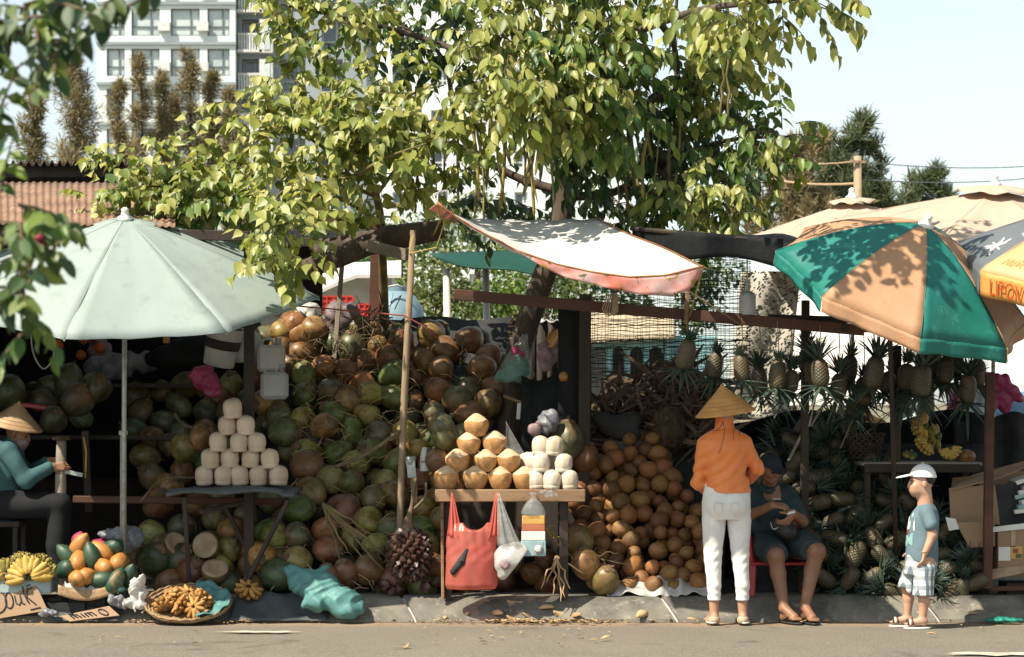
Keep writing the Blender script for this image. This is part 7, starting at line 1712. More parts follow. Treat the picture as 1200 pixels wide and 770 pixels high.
for i in range(nst): a = 2 * math.pi * i / nst; mb.tube([c + Vector((.108 * math.cos(a), .081 * math.sin(a), 0)), c + Vector((.148 * math.cos(a), .111 * math.sin(a), .195))], .004, 5)
mb.build('stakes', M['fibre'], bs_)
MB().tube([c + Vector((.075 * math.cos(a), 0, .19 + .10 * math.sin(a))) for a in [math.pi * i / 14 for i in range(15)]], .010, 7).build('handle', M['fibre'], bs_)
cb1 = thing('cardboard_box', 'open cardboard box with a raised flap, the upper one behind the brown post', 'box', P(1160, 600, .5)); 
def slab(pts, mat, par, name, th=.006):
    q = [P(*p) for p in pts]; return MB().grid(lambda u, v: q[0].lerp(q[1], u).lerp(q[3].lerp(q[2], u), v), 4, 4, thick=th).build(name, M[mat], par, smooth=False)
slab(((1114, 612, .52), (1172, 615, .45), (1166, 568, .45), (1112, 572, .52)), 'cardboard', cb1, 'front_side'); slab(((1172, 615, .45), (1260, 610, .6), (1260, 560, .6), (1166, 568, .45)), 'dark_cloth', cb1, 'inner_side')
slab(((1112, 574, .5), (1172, 560, .42), (1240, 530, .42), (1140, 556, .72)), 'card_edge', cb1, 'flap'); slab(((1112, 612, .54), (1240, 612, .54), (1240, 604, 1.0), (1120, 604, 1.0)), 'cardboard', cb1, 'base'); slab(((1112, 612, 1.0), (1260, 612, 1.0), (1260, 545, 1.0), (1116, 560, 1.0)), 'cardboard', cb1, 'back_side')
for k in range(7):
    c = P(1196, 596 - k * 6.5, .56 + .01 * k); tag(MB().box(c + Vector((.10 + .012 * (k % 3), 0, 0)), (.34, .26, .030), (0, R(-6 - 2 * k), R(4 * (k % 3))), bev=.004).build('magazine', M[('paper', 'print_teal', 'paper', 'foam_blue', 'paper', 'bag_mauve', 'paper')[k]], at=c, smooth=False), '%s printed packet, %s in the pile inside the open box' % (('white', 'teal', 'white', 'pale blue', 'white', 'pinkish', 'white')[k], ('lowest', 'second from bottom', 'third from bottom', 'middle', 'fifth from bottom', 'second from top', 'topmost')[k]), 'packet', 'printed packets in the open box')
cb2 = thing('cardboard_box', 'closed cardboard box with a white label and a bright picture, lower right', 'box', P(1200, 680, .4)); cb2.location.z = .2
c = P(1215, 646, .52); MB().box(c, (.62, .34, .335), bev=.004).build('body', M['cardboard'], cb2, smooth=False)
y0 = c.y - .172; f = lambda px_, py_: Vector((P(px_, py_, y0).x, y0 - .003, P(px_, py_, y0).z))
def patch(x0, x1, y0_, y1_, mat, name, par=cb2, lift=0): a, b = f(x0, y1_), f(x1, y0_); return MB().box(((a.x + b.x) / 2, a.y - lift, (a.z + b.z) / 2), (b.x - a.x, .003, b.z - a.z)).build(name, M[mat], par, smooth=False)
patch(1170, 1184, 641, 657, 'paper', 'white_label'); patch(1184.5, 1198, 640, 655, 'juice_yellow', 'picture_label'); patch(1187, 1193, 643, 648, 'print_red', 'picture_spot', lift=.002); patch(1190, 1197, 649, 654, 'stem_green', 'picture_spot', lift=.002)
patch(1184.6, 1184.9 + 5, 617, 641, 'card_edge', 'tape'); slab(((1160, 618, .34), (1262, 606, .34), (1262, 614, .335), (1160, 624, .335)), 'paper', cb2, 'tape_strip', .002)
slab(((1160, 668, .34), (1262, 655, .34), (1262, 660, .30), (1158, 680, .28)), 'card_edge', cb2, 'bottom_flap')
slab(((1120, 612, .42), (1166, 612, .36), (1166, 640, .36), (1136, 642, .38)), 'cardboard', cb2, 'side_flap')
tag(slab(((1112, 622, .4), (1124, 620, .4), (1120, 608, .42), (1108, 606, .44)), 'paper', None, 'paper_scrap', .003), 'small pale paper scrap left of the cardboard boxes', 'paper')
MBt = MB().box(P(1225, 690, .5), (.6, .3, .1)).build('wood_pallet', M['dark_wood'], at=P(1225, 695, .5), smooth=False); tag(MBt, 'dark pallet under the lower cardboard box', 'pallet')
blob('green_cloth', 'green cloth rag lying on the road edge at the right', 'cloth', (P(1180, 0, -.1).x, -.11, .018), [((0, 0, 0), (.11, .06, .018)), ((-.07, .01, 0), (.08, .05, .02))], 'bag_teal', .006, (.006, 40, 50))
# ------------------------------------------------------------------ scraps along the kerb
chip = [MB().grid(lambda u, v: ((u - .5) * .12, (v - .5) * .05 * (1 - (2 * u - 1) ** 2 * .8), .016 * math.sin(u * 3.1) * (1 if k else -1) + .01 * math.sin(v * 3)), 8, 3, thick=.004).mesh('husk_chip', M['husk_chip']) for k in range(2)]
spots = [(603, 708, 'upright pale husk chip against the kerb below the white bag'), (583, 722, 'pale husk chip left of the kerb scrap heap'), (604, 727, 'large pale husk chip at the front of the kerb scrap heap'), (640, 716, 'husk chip on top of the kerb scrap heap'), (660, 722, 'brown husk chip right of the kerb scrap heap centre'), (676, 725, 'curled husk chip at the right end of the kerb scrap heap'), (622, 722, 'flat husk chip in the middle of the kerb scrap heap'), (752, 724, 'lone husk chip at the kerb foot behind the woman'),
         (475, 759, 'lone brown chip on the open road'), (710, 750, 'small chip on the road in front of the brown pile'), (520, 726, 'thin chip at the kerb foot below the palm fruit'), (812, 729, 'dry leaf scrap left of the woman shoes'), (940, 729, 'dry leaf scrap between the seated man feet'), (1092, 746, 'small dark leaf on the road in front of the boy'), (1080, 722, 'pale dry scrap behind the boy sandals'), (1140, 722, 'pale stick scrap on the kerb right of the boy'), (545, 722, 'chip at the kerb foot below the red bag')]
for i, (px_, py_, lab) in enumerate(spots):
    y = 1.5 * 2750 / (py_ - 470) - 16
    if y > 0: y = (1.5 - (py_ - 470) * 16 / 2750) / (.65 + (py_ - 470) / 2750)
    p = P(px_, py_, y); p.z = max(.012, .66 * y + .018)
    put('husk_chip', chip[i % 2], p, (RND.uniform(-.3, .3) + (.7 if y > 0 else 0), RND.uniform(-.3, .3), RND.uniform(-1, 1)), RND.uniform(.9, 1.35) * (.6 if i > 7 else 1), None, lab, 'scrap', 'husk scraps along the kerb')
mb = MB(); rr = random.Random(77)
for i in range(700):
    px_ = rr.choice([rr.uniform(0, 1200), rr.gauss(640, 45), rr.uniform(500, 720), rr.uniform(150, 300)]); y = -abs(rr.gauss(0, .10)) + .01
    if rr.random() < .12: y = rr.uniform(-1.6, 0)
    x = (px_ - 600) / 171.9; s = rr.uniform(.006, .026) * (1.3 if 560 < px_ < 700 else 1); a = rr.uniform(0, 6); z = .004 + rr.uniform(0, .008)
    c_, s1 = math.cos(a) * s, math.sin(a) * s; mb.add([(x - c_, y - s1, z), (x + s1 * .4, y - c_ * .4, z + s * .3), (x + c_, y + s1, z + .002), (x - s1 * .4, y + c_ * .4, z + s * .2)], [(0, 1, 2, 3)])
tag(mb.build('kerb_litter', M['husk_chip']), 'fine dry scraps scattered along the kerb foot', 'litter', kind='stuff')
# ------------------------------------------------------------------ people
def hand(s, wrist, f, n, sc=1.0, side=1, curl=(.5, .6, .5), k=.004, spread=.0):
    f = Vector(f).normalized(); n = Vector(n); n = (n - f * n.dot(f)).normalized(); t = f.cross(n) * side; w = Vector(wrist)
    for i, (o, L, c_) in enumerate(((.026, .070, 0), (.009, .079, .05), (-.009, .073, .12), (-.025, .057, .2))):
        kn = w + (f * (.082 - .006 * abs(i - 1)) + t * o - n * .004) * sc
        s.cone(w + t * o * .5 * sc, kn, .0135 * sc, .0115 * sc, .010 * sc)
        d = (f + t * spread * (1.5 - i)).normalized(); p = kn; a = 0; r = .0092 * sc
        for q, l in enumerate((.45, .31, .24)):
            a += curl[q] + c_ * .5; d2 = d * math.cos(a) + n * math.sin(a); p2 = p + d2 * L * l * sc * 1.08
            s.cone(p, p2, r, r * .9, k); p = p2; r *= .9
    b = w + (f * .018 + t * .020) * sc; d = (f * .62 + t * .72 + n * .35).normalized(); p = b + d * .036 * sc; s.cone(b, p, .0135 * sc, .0112 * sc, .008 * sc)
    d = (d + n * .35 + f * .25).normalized(); p2 = p + d * .028 * sc; s.cone(p, p2, .0108 * sc, .0092 * sc, k); d = (d + n * .3).normalized(); s.cone(p2, p2 + d * .024 * sc, .0092 * sc, .0074 * sc, k)
def head(s, c, face, up, sc=1.0):
    """skull, jaw, nose, lips, brow, ears; returns a point maker in the head's own axes (right, forward, up)"""
    f = Vector(face).normalized(); u = Vector(up); u = (u - f * u.dot(f)).normalized(); r = f.cross(u); c = Vector(c)
    def at(x, y, z): return c + (r * x + f * y + u * z) * sc
    M3 = Matrix((r, f, u)).transposed().to_euler()
    s.ell(at(0, -.012, .028), (.076 * sc, .092 * sc, .088 * sc), .02 * sc, M3); s.ell(at(0, .018, -.035), (.058 * sc, .066 * sc, .072 * sc), .03 * sc, M3)
    s.ell(at(0, .058, -.082), (.024 * sc, .022 * sc, .018 * sc), .02 * sc, M3); s.ell(at(0, .075, .030), (.05 * sc, .014 * sc, .014 * sc), .012 * sc, M3)
    s.cone(at(0, .084, .022), at(0, .101, -.022), .0075 * sc, .0115 * sc, .010 * sc)
    for q in (-1, 1):
        s.ell(at(q * .013, .090, -.024), (.008 * sc,) * 3, .006 * sc); s.ell(at(q * .079, -.008, -.004), (.010 * sc, .020 * sc, .031 * sc), .006 * sc, M3)
        s.ell(at(q * .042, .062, -.018), (.024 * sc, .022 * sc, .022 * sc), .02 * sc, M3)
        s.ell(at(q * .031, .089, .010), (.015 * sc, .008 * sc, .009 * sc), .0, M3, sub=True) if False else None
    s.ell(at(0, .083, -.050), (.022 * sc, .010 * sc, .006 * sc), .006 * sc, M3); s.ell(at(0, .080, -.060), (.020 * sc, .010 * sc, .007 * sc), .006 * sc, M3)
    return at, M3
def face_bits(root, at, M3, sc, lipmat, out=0):
    for q in (-1, 1):
        mb = MB(); V, F = ICO2; A = M3.to_matrix()
        c = at(q * .031, .079 + out, .006); mb.add([c + A @ Vector((v.x * .0135, v.y * .009, v.z * .0062)) * sc for v in V], F); mb.build('eye', M['eye'], root)
        mb = MB(); mb.tube([at(q * (.016 + .010 * i), .0885 + out - .004 * i * i * .6, .024 + .003 * math.sin(i)) for i in range(4)], [.003 * sc, .0042 * sc, .0038 * sc, .002 * sc], 6); mb.build('eyebrow', M['hair'], root)
    mb = MB(); c = at(0, .0865 + out * .5, -.0545); A = M3.to_matrix(); V, F = ICO2
    mb.add([c + A @ Vector((v.x * .021, v.y * .0075, v.z * .0065)) * sc for v in V], F); mb.build('lips', M[lipmat], root)
_m('eye', (.03, .022, .018), rough=.2, spec=.6, bmp=0); _m('lips', (.34, .12, .09), rough=.5, bmp=0); _m('lips_child', (.48, .19, .15), rough=.5, bmp=0)
def cone_hat(root, c, axis, r, h, mat, seed=1):
    rm = Vector(axis).to_track_quat('Z', 'Y').to_matrix().to_4x4(); rm.translation = Vector(c); n = 64
    prof = [(r, 0), (r * 1.008, .004), (r * .995, .010)] + [(r * (1 - i / 14) * .99, .010 + (h - .010) * (i / 14) ** 1.04) for i in range(1, 14)] + [(.004, h), (0, h)]
    MB().lathe(prof, n, rm, 0, lambda v, a: Vector((v.x, v.y, v.z + .0012 * math.sin(90 * v.z / h * 3)))).build('straw_cone', M[mat], root)
    inner = [(r * .99, .002)] + [(r * (1 - i / 8) * .98, h * (i / 8) - .004) for i in range(1, 8)] + [(0, h - .008)]
    MB().lathe(inner, n, rm).build('hat_lining', M['straw_shaded'], root)
    for k in range(1, 15):
        q = k / 15; rr_ = r * (1 - q) * .992 + .0008; zz = .012 + (h - .012) * q
        if k % 2 == 0: MB().tube([rm @ Vector((rr_ * math.cos(a), rr_ * math.sin(a), zz)) for a in [2 * math.pi * i / 48 for i in range(49)]], .0013, 4, cap=False).build('hoop', M[mat], root)

# --- woman in orange, back to the street
Yw = -.16
wo = thing('person', 'woman in straw cone hat, orange shirt and white trousers, standing back to the road', 'person', Vector((P(850, 0, Yw).x, Yw, 0)))
W = lambda px, py, dy=0: P(px, py, Yw + dy)
s = SDF((W(800, 0).x, Yw - .25, -.005), (W(905, 0).x, Yw + .45, 1.62), .0055)
head(s, W(849, 484, .03), (.12, 1, -.25), (0, .2, 1), .93)
s.cone(W(849, 510, .0), W(849, 488, .015), .052, .045, .02)
s.loft([(.82, W(851, 0).x, Yw, .13, .08), (1.0, W(851, 0).x, Yw, .115, .075), (1.24, W(849, 0).x, Yw, .135, .075)], .03)
for (sh, el, wr, sd) in (((824, 522, 0), (818, 566, .03), (836, 577, .24), -1), ((873, 520, 0), (886, 549, .03), (872, 566, .25), 1)):
    s.chain([W(*sh), W(*el), W(*wr)], [.042, .036, .026], .015); hand(s, W(*wr), W(*wr) - W(*el), (0, .1, 1), .95, sd)
for (hx, kx, ax_, kz, an, sd) in ((837, 836, 837, 652, 717, -1), (866, 868, 870.5, 652, 717, 1)):
    s.chain([W(hx, 606), W(kx, kz, -.01), W(ax_, an, -.03)], [.075, .048, .031], .02)
    a = W(ax_, 0, -.03); s.ell((a.x, a.y - .015, .04), (.029, .034, .036), .015); s.cone((a.x, a.y, .035), (a.x + sd * .02, a.y + .13, .022), .03, .024, .02)
    for q in range(5): s.cone((a.x + sd * .02 + (q - 2) * .012, a.y + .12, .02), (a.x + sd * .025 + (q - 2) * .014, a.y + .155 - .006 * abs(q - 1), .016), .010, .008, .004)
s.mesh('body', M['skin'], wo)
s = SDF((W(800, 0).x, Yw - .22, .84), (W(905, 0).x, Yw + .35, 1.43), .005)
s.loft([(.885, W(853, 0).x, Yw, .160, .118), (.93, W(853, 0).x, Yw, .152, .116), (1.0, W(851.5, 0).x, Yw, .136, .104), (1.08, W(850, 0).x, Yw, .143, .102), (1.17, W(849, 0).x, Yw, .158, .106), (1.235, W(849, 0).x, Yw + .005, .168, .096), (1.278, W(849, 0).x, Yw + .01, .138, .08), (1.315, W(849, 0).x, Yw + .015, .066, .062), (1.40, W(849, 0).x, Yw + .025, .058, .060)], .02)
for (sh, el, wr) in (((826, 521, .005), (818, 566, .03), (831, 577, .16)), ((872, 519, .005), (886.5, 549, .03), (876, 562, .17))):
    s.chain([W(*sh), W(*el), W(*wr)], [.053, .046, .040], .022)
X_, Y_, Z_ = s.xyz(); rel = (X_ - W(850, 0).x) * .8 + (Z_ - 1.0) * -.9
s.d += (.0045 * np.sin(rel * 75 + 2.2 * np.sin(X_ * 12 + Z_ * 6)) * np.clip((1.22 - Z_) / .2, 0, 1) * np.clip((Z_ - .86) / .1, 0, 1)).astype('f4')
s.wrinkle(.0035, 17, 61); s.mesh('shirt', M['orange_shirt'], wo)
s = SDF((W(810, 0).x, Yw - .2, .13), (W(895, 0).x, Yw + .22, .96), .005)
s.loft([(.70, W(851, 0).x, Yw, .160, .105), (.76, W(851, 0).x, Yw - .006, .168, .116), (.82, W(851, 0).x, Yw - .010, .166, .122), (.88, W(851.5, 0).x, Yw, .160, .110), (.945, W(852, 0).x, Yw, .148, .098)], .02)
for hx, kx, hm in ((836.5, 835.5, 837), (866.5, 867.5, 870)):
    s.chain([W(hx, 612, -.005), W(kx, 652, -.012), W(hm, 686, -.03), W(hm, 703, -.03)], [.081, .060, .046, .043], .012)
s.ell(W(841, 592, -.085), (.07, .05, .075), .03); s.ell(W(861, 592, -.085), (.07, .05, .075), .03)
X_, Y_, Z_ = s.xyz(); s.d += (.0018 * np.sin(Z_ * 95 + 3 * np.sin(X_ * 30)) * np.exp(-((Z_ - .44) / .09) ** 2) + .0018 * np.sin(Z_ * 120 + X_ * 40) * np.exp(-((Z_ - .2) / .06) ** 2)).astype('f4'); s.wrinkle(.002, 24, 62)
s.cut((0, 0, W(0, 703).z), (0, 0, -1)); s.mesh('trousers', M['white_denim'], wo)
for q in (-1, 1):
    MB().tube([W(851.5 + q * x, y, -.155 + .0016 * abs(x - 9) ** 1.2) for x, y in ((5, 590), (14, 588), (15, 598), (10, 603), (5, 599), (5, 590))], .0018, 5).build('pocket_stitching', M['shoe_white'], wo)
MB().tube([W(851.5, 578 + i * 4, -.108 - .02 * math.sin(min(1, i / 6) * 3)) for i in range(8)], .0022, 5).build('seam', M['white_denim'], wo)
for ax_, sd in ((837, -1), (870.5, 1)):
    a = W(ax_, 0, -.03); s = SDF((a.x - .08, a.y - .09, -.002), (a.x + .09, a.y + .21, .08), .004)
    s.ell((a.x, a.y - .015, .028), (.036, .042, .034), .015); s.cone((a.x, a.y, .026), (a.x + sd * .022, a.y + .135, .022), .036, .033, .02); s.cut((0, 0, .003), (0, 0, -1)); s.cut((a.x, a.y - .03, .052), (0, .25, 1)); s.mesh('shoe', M['shoe_beige'], wo)
    MB().grid(lambda u, v: (a.x + sd * .011 + .041 * math.cos(u * 6.2832) * (1 - .1 * math.sin(u * 6.2832)), a.y + .055 + .118 * math.sin(u * 6.2832), .004 + .012 * v), 28, 1, thick=.003).build('sole', M['shoe_white'], wo)
hatx = Vector((-.16, -.10, 1)); cone_hat(wo, W(850.5, 485, .03), (-.14, -.06, 1), .205, .205, 'straw')
for path in (((829, 494, -.05), (834, 503, -.07), (841, 504, -.075), (847, 495, -.05)), ((847, 494, -.05), (849, 506, -.09), (846, 520, -.11), (842, 532, -.118)), ((858, 494, -.05), (860, 505, -.085), (859, 516, -.11)), ((866, 493, -.03), (867, 503, -.075), (866, 511, -.10))):
    MB().tube(smooth_path([W(*p) for p in path]), .0018, 5).build('hat_string', M['dark_wood'], wo)
s = SDF((W(832, 0).x, Yw - .1, 1.30), (W(868, 0).x, Yw + .13, 1.50), .005); s.ell(W(849, 480, .035), (.071, .078, .072), .02); s.mesh('hair', M['hair'], wo)

# --- seated man in a dark cap
ma = thing('person', 'seated man in dark cap, polo and shorts looking down at a black pouch', 'person', Vector((P(905, 0, .4).x, .40, .14)))
s = SDF((P(865, 0, 0).x, -.30, -.004), (P(985, 0, 0).x, .66, 1.18), .0055)
hc = P(903, 550, .24); at_m, M3m = head(s, hc, (.45, -.80, -.36), (.10, -.36, .9), .88)
s.cone(P(902, 574, .38), P(902, 558, .29), .058, .05, .02)
s.chain([P(903, 640, .46), P(903, 605, .44), P(904, 582, .39)], [.13, .12, .10], .03)
s.chain([P(884, 583, .37), P(874, 606, .22), P(905, 592, .02)], [.046, .040, .028], .015); hand(s, P(905, 592, .02), (1, -.15, -.12), (0, .5, -.9), .95, 1, (.5, .7, .5))
s.chain([P(925, 583, .37), P(940, 611, .22), P(929, 601, .0)], [.046, .040, .028], .015); hand(s, P(930, 603, .01), (-.62, -.25, -.55), (-.4, .5, .3), .95, -1, (.45, .7, .5))
for hip, kn, an, toe in (((892, 640, .42), (909, 651, .03), (919, 713, -.055), (931, 723, -.14)), ((918, 640, .42), (957, 646, .03), (943, 711, -.06), (952, 724.5, -.17))):
    K = P(*kn); An = P(*an); T = P(*toe); s.chain([P(*hip), K], [.085, .062], .02); s.cone(K, K + Vector((0, -.012, .0)), .06, .058)
    mid = K.lerp(An, .35) + Vector((0, .022, 0)); s.chain([K, mid, An], [.055, .052, .033], .02)
    h_ = An + Vector((0, .035, -.055)); T.z = .034; s.ell(h_ + Vector((0, 0, -.005)), (.032, .036, .032), .015); s.cone(An, T + Vector((0, 0, .005)), .034, .026, .02); s.cone(h_, T, .03, .026, .02)
    fd = (T - h_).normalized(); sd_ = fd.cross(Vector((0, 0, 1))).normalized()
    for q in range(5):
        b = T + sd_ * (q - 2) * .015; L = .048 - .006 * abs(q - 1.2); s.cone(b, b + fd * L + Vector((0, 0, -.008)), .0105, .0085, .004)
s.mesh('body', M['skin_tan'], ma); face_bits(ma, at_m, M3m, .88, 'lips')
s = SDF((P(865, 0, 0).x, .02, .38), (P(955, 0, 0).x, .72, 1.02), .0055)
s.chain([P(903, 645, .47), P(903, 610, .455), P(903, 588, .42)], [.155, .150, .125], .03); s.cone(P(888, 581, .39), P(920, 580, .39), .078, .078, .03); s.cone(P(902, 574, .38), P(902, 567, .34), .068, .062, .012)
s.chain([P(885, 583, .375), P(877, 600, .27)], [.072, .062], .02); s.chain([P(923, 582, .375), P(935, 602, .27)], [.072, .062], .02)
s.wrinkle(.006, 18, 70); s.cut(P(903, 640, .4), (0, 0, -1)); s.mesh('polo_shirt', M['polo_dark'], ma)
s = SDF((P(865, 0, 0).x, -.12, .30), (P(985, 0, 0).x, .66, .66), .0055)
s.ell(P(904, 640, .46), (.18, .14, .11), .02)
for a, b, c_ in (((892, 636, .42), (902, 642, .18), (908, 650, .045)), ((918, 636, .42), (940, 638, .18), (953, 644, .045))): s.chain([P(*a), P(*b), P(*c_)], [.105, .098, .086], .02)
s.wrinkle(.006, 18, 71); s.cut(P(909, 650, .018), (.05, -1, -.35)) ; s.mesh('shorts', M['shorts_dark'], ma)
s = SDF((hc.x - .2, hc.y - .25, hc.z - .1), (hc.x + .25, hc.y + .2, hc.z + .2), .005); s.ell(at_m(0, -.012, .038), (.078, .092, .080), .01, M3m); A3 = M3m.to_matrix()
fw = A3 @ Vector((0, 1, 0)); upv = A3 @ Vector((0, 0, 1)); s.cut(at_m(0, 0, .034), -upv + fw * .10); s.ell(at_m(0, .112, .040), (.060, .058, .006), .008, (Matrix(A3) @ Euler((R(-10), 0, 0)).to_matrix()).to_euler()); s.mesh('cap', M['cap_navy'], ma)
s = SDF((hc.x - .2, hc.y - .2, hc.z - .15), (hc.x + .2, hc.y + .25, hc.z + .15), .005); s.ell(at_m(0, -.032, .016), (.070, .064, .055), .01, M3m); s.mesh('hair', M['hair'], ma)
MB().tube(smooth_path([P(891, 571, .275), P(897, 576, .255), P(903, 577, .25), P(908, 573, .26)]), .012, 6).build('collar', M['polo_dark'], ma)
mb = MB()
for i in range(6): mb.box(P(906 + i * 1.7, 584 + (i % 2) * 1.2, .278), (.009, .006, .008))
mb.build('chest_logo', M['print_white'], ma, smooth=False)
for i, (px_, py_, Y) in enumerate(((929, 606, .20),)): MB().tube([P(927 + 9 * math.cos(a), 604 + 5 * math.sin(a), .215 - .03 * math.sin(a)) for a in [-.6 + .3 * q for q in range(10)]], .004, 5).build('sleeve_trim', M['print_white'], ma)
for toe, an in (((931, 723, -.14), (919, 713, -.055)), ((952, 724.5, -.17), (943, 711, -.06))):
    T = P(*toe); A = P(*an); fd = Vector((T.x - A.x, T.y - A.y - .035, 0)).normalized(); sd_ = Vector((-fd.y, fd.x, 0)); c = Vector(((T.x + A.x) / 2, (T.y + A.y + .035) / 2, .006)) + fd * .015
    MB().grid(lambda u, v: c + fd * (.13 * math.cos(u * 6.2832)) * v + sd_ * (.043 * math.sin(u * 6.2832) * (1 + .12 * math.cos(u * 6.2832))) * v, 32, 4, thick=-.012).build('sandal', M['rubber'], ma)
    for q in (-1, 1): MB().tube(smooth_path([c + fd * .07 + Vector((0, 0, .02)), c + fd * .045 + sd_ * q * .022 + Vector((0, 0, .042)), c - fd * .02 + sd_ * q * .042 + Vector((0, 0, .01))]), .006, 6).build('sandal_strap', M['rubber'], ma)
c = P(917, 617, .06); s = SDF(c - Vector((.16, .1, .14)), c + Vector((.16, .12, .12)), .005); s.ell(c, (.09, .045, .065), .02, (0, R(28), 0)); s.ell(c + Vector((.04, -.005, -.045)), (.06, .042, .05), .02); s.wrinkle(.005, 30, 72)
po = s.mesh('black_pouch', M['leather_black'], at=c); tag(po, 'black leather waist pouch held open on the seated man lap', 'pouch')
mb = MB().tube(smooth_path([P(903, 612, .0), P(906, 620, -.005), P(912, 618, .0)]), .002, 5); mb.build('zip_pull', M['print_white'], po)
tag(MB().grid(lambda u, v: P(lerp(922, 932, u), lerp(603, 600, v) - 2 * u, -.035 + .012 * v), 3, 2, thick=.002).build('banknote', M['paper'], at=P(927, 602, -.035)), 'small pale banknote in the seated man hand', 'banknote')
ch = thing('plastic_chair', 'red plastic chair under the seated man in the dark cap', 'chair', Vector((P(911, 0, .45).x, .45, .14))); zs = .385; xc = P(911, 0, .45).x
MB().grid(lambda u, v: (xc + (u - .5) * .42, .24 + v * .42, zs - .016 * math.sin(u * 3.1) * math.sin(v * 3.1)), 10, 8, thick=.022).build('seat', M['red_plastic'], ch)
for q in (-1, 1):
    for y, yt in ((.22, .25), (.68, .64)): MB().beam((xc + q * .205, y, .145), (xc + q * .19, yt, zs - .02), .045, .03, bev=.008).build('leg', M['red_plastic'], ch, smooth=False)
    MB().tube(smooth_path([Vector((xc + q * .20, .25, zs)), Vector((xc + q * .215, .25, zs + .15)), Vector((xc + q * .215, .32, zs + .19)), Vector((xc + q * .21, .60, zs + .20))]), .020, 8).build('armrest', M['red_plastic'], ch)
MB().grid(lambda u, v: (xc + (u - .5) * .40, .66 + .05 * v - .05 * math.sin(u * 3.1), zs + .02 + .36 * v), 10, 8, thick=.02).build('backrest', M['red_plastic'], ch)

# --- the boy
Yb_ = -.40; B = lambda px, py, dy=0: P(px, py, Yb_ + dy)
bo = thing('person', 'small boy in white cap, blue tee and checked shorts standing in profile', 'person', Vector((B(1076, 0).x, Yb_, 0)))
s = SDF((B(1040, 0).x, Yb_ - .22, -.003), (B(1110, 0).x, Yb_ + .22, 1.12), .0042)
hcb = B(1079.5, 566.5); at_b, M3b = head(s, hcb, (-1, -.10, -.02), (0, 0, 1), .82)
s.ell(at_b(.028, .052, -.035), (.030, .026, .028), .02); s.ell(at_b(-.028, .052, -.035), (.030, .026, .028), .02); s.ell(at_b(0, .07, -.012), (.03, .018, .03), .02); s.ell(at_b(0, .03, -.06), (.05, .05, .035), .025)
s.cone(B(1084.5, 594), B(1083, 578), .052, .050, .025); s.chain([B(1083, 655), B(1082, 625), B(1085, 603)], [.088, .085, .07], .02)
s.chain([B(1089, 603, -.085), B(1093, 627, -.105), B(1084, 648, -.115)], [.034, .029, .0205], .012); hand(s, B(1083.5, 649, -.115), (-.25, -.05, -1), (-.9, .4, .1), .66, 1, (.35, .5, .5), .003)
s.chain([B(1082, 603, .08), B(1078, 627, .10), B(1068, 645, .08)], [.034, .029, .0205], .012); hand(s, B(1067.5, 646, .08), (-.3, 0, -1), (0, -1, 0), .66, 1, (.4, .5, .5), .003)
for hip, kn, an, hd, dy in (((1074, 660), (1063, 688), (1063.5, 720), 1047, .08), ((1084, 660), (1082, 692), (1081, 724), 1058, -.06)):
    s.chain([B(*hip, dy), B(*kn, dy), B(*kn, dy).lerp(B(*an, dy), .4) + Vector((.008, 0, 0)), B(*an, dy)], [.056, .039, .036, .025], .015)
    A = B(*an, dy); s.ell((A.x + .012, A.y, .042), (.027, .024, .028), .012); s.cone((A.x, A.y, .045), (A.x - .085, A.y - .008, .030), .027, .021, .015)
    for q in range(5): b = Vector((A.x - .085, A.y - .008 + (q - 2) * .0098, .028)); s.cone(b, b + Vector((-.032 + .004 * abs(q - 3), 0, -.004)), .0078, .0062, .003)
s.mesh('body', M['skin_child'], bo); face_bits(bo, at_b, M3b, .82, 'lips_child', .006)
tee = [(B(0, 659).z, B(1080, 0).x, Yb_, .108, .100), (B(0, 640).z, B(1081, 0).x, Yb_, .105, .096), (B(0, 620).z, B(1082, 0).x, Yb_, .100, .090), (B(0, 606).z, B(1083.5, 0).x, Yb_, .094, .092), (B(0, 597).z, B(1085, 0).x, Yb_, .074, .078), (B(0, 591).z, B(1085, 0).x, Yb_, .052, .056)]
tee = sorted(tee)
s = SDF((B(1040, 0).x, Yb_ - .22, .38), (B(1115, 0).x, Yb_ + .22, .86), .0045); s.loft(tee, .012)
s.chain([B(1087, 602, -.07), B(1092, 614, -.105)], [.055, .047], .015); s.chain([B(1083, 602, .07), B(1079, 614, .105)], [.055, .047], .015); s.wrinkle(.0045, 22, 80); s.cut(B(1079, 658), (-.12, 0, -1)); s.mesh('tee_shirt', M['tee_blue'], bo)
for (pa, pb, zz0, zz1, mt, nm, sd) in ((1055, 1067, 619, 604, 'print_white', 'shirt_print', 81), (1055, 1065, 625, 620, 'print_red', 'shirt_print', 82), (1055, 1067, 639, 627, 'print_teal', 'shirt_print', 83)):
    s = SDF((B(1050, 0).x, Yb_ - .2, .5), (B(1080, 0).x, Yb_ + .1, .84), .0045); s.loft([(z, x, y, a + .0045, b + .0045) for z, x, y, a, b in tee], .012); s.wrinkle(.0045, 22, 80)
    X_, Y_, Z_ = s.xyz(); jag = .012 * np.sin(X_ * 160 + sd) + .008 * np.sin(Y_ * 190 + sd * 2)
    s.d = np.maximum(s.d, np.maximum(np.maximum(X_ - B(pb, 0).x + jag, Y_ - (Yb_ + .02)), np.maximum(Z_ - B(0, zz1).z + jag, B(0, zz0).z - Z_ + jag))).astype('f4'); s.mesh(nm, M[mt], bo)
s = SDF((B(1040, 0).x, Yb_ - .2, .14), (B(1110, 0).x, Yb_ + .2, .54), .0045)
s.loft([(B(0, 672).z, B(1078, 0).x, Yb_, .108, .10), (B(0, 644).z, B(1080.5, 0).x, Yb_, .104, .094)], .015)
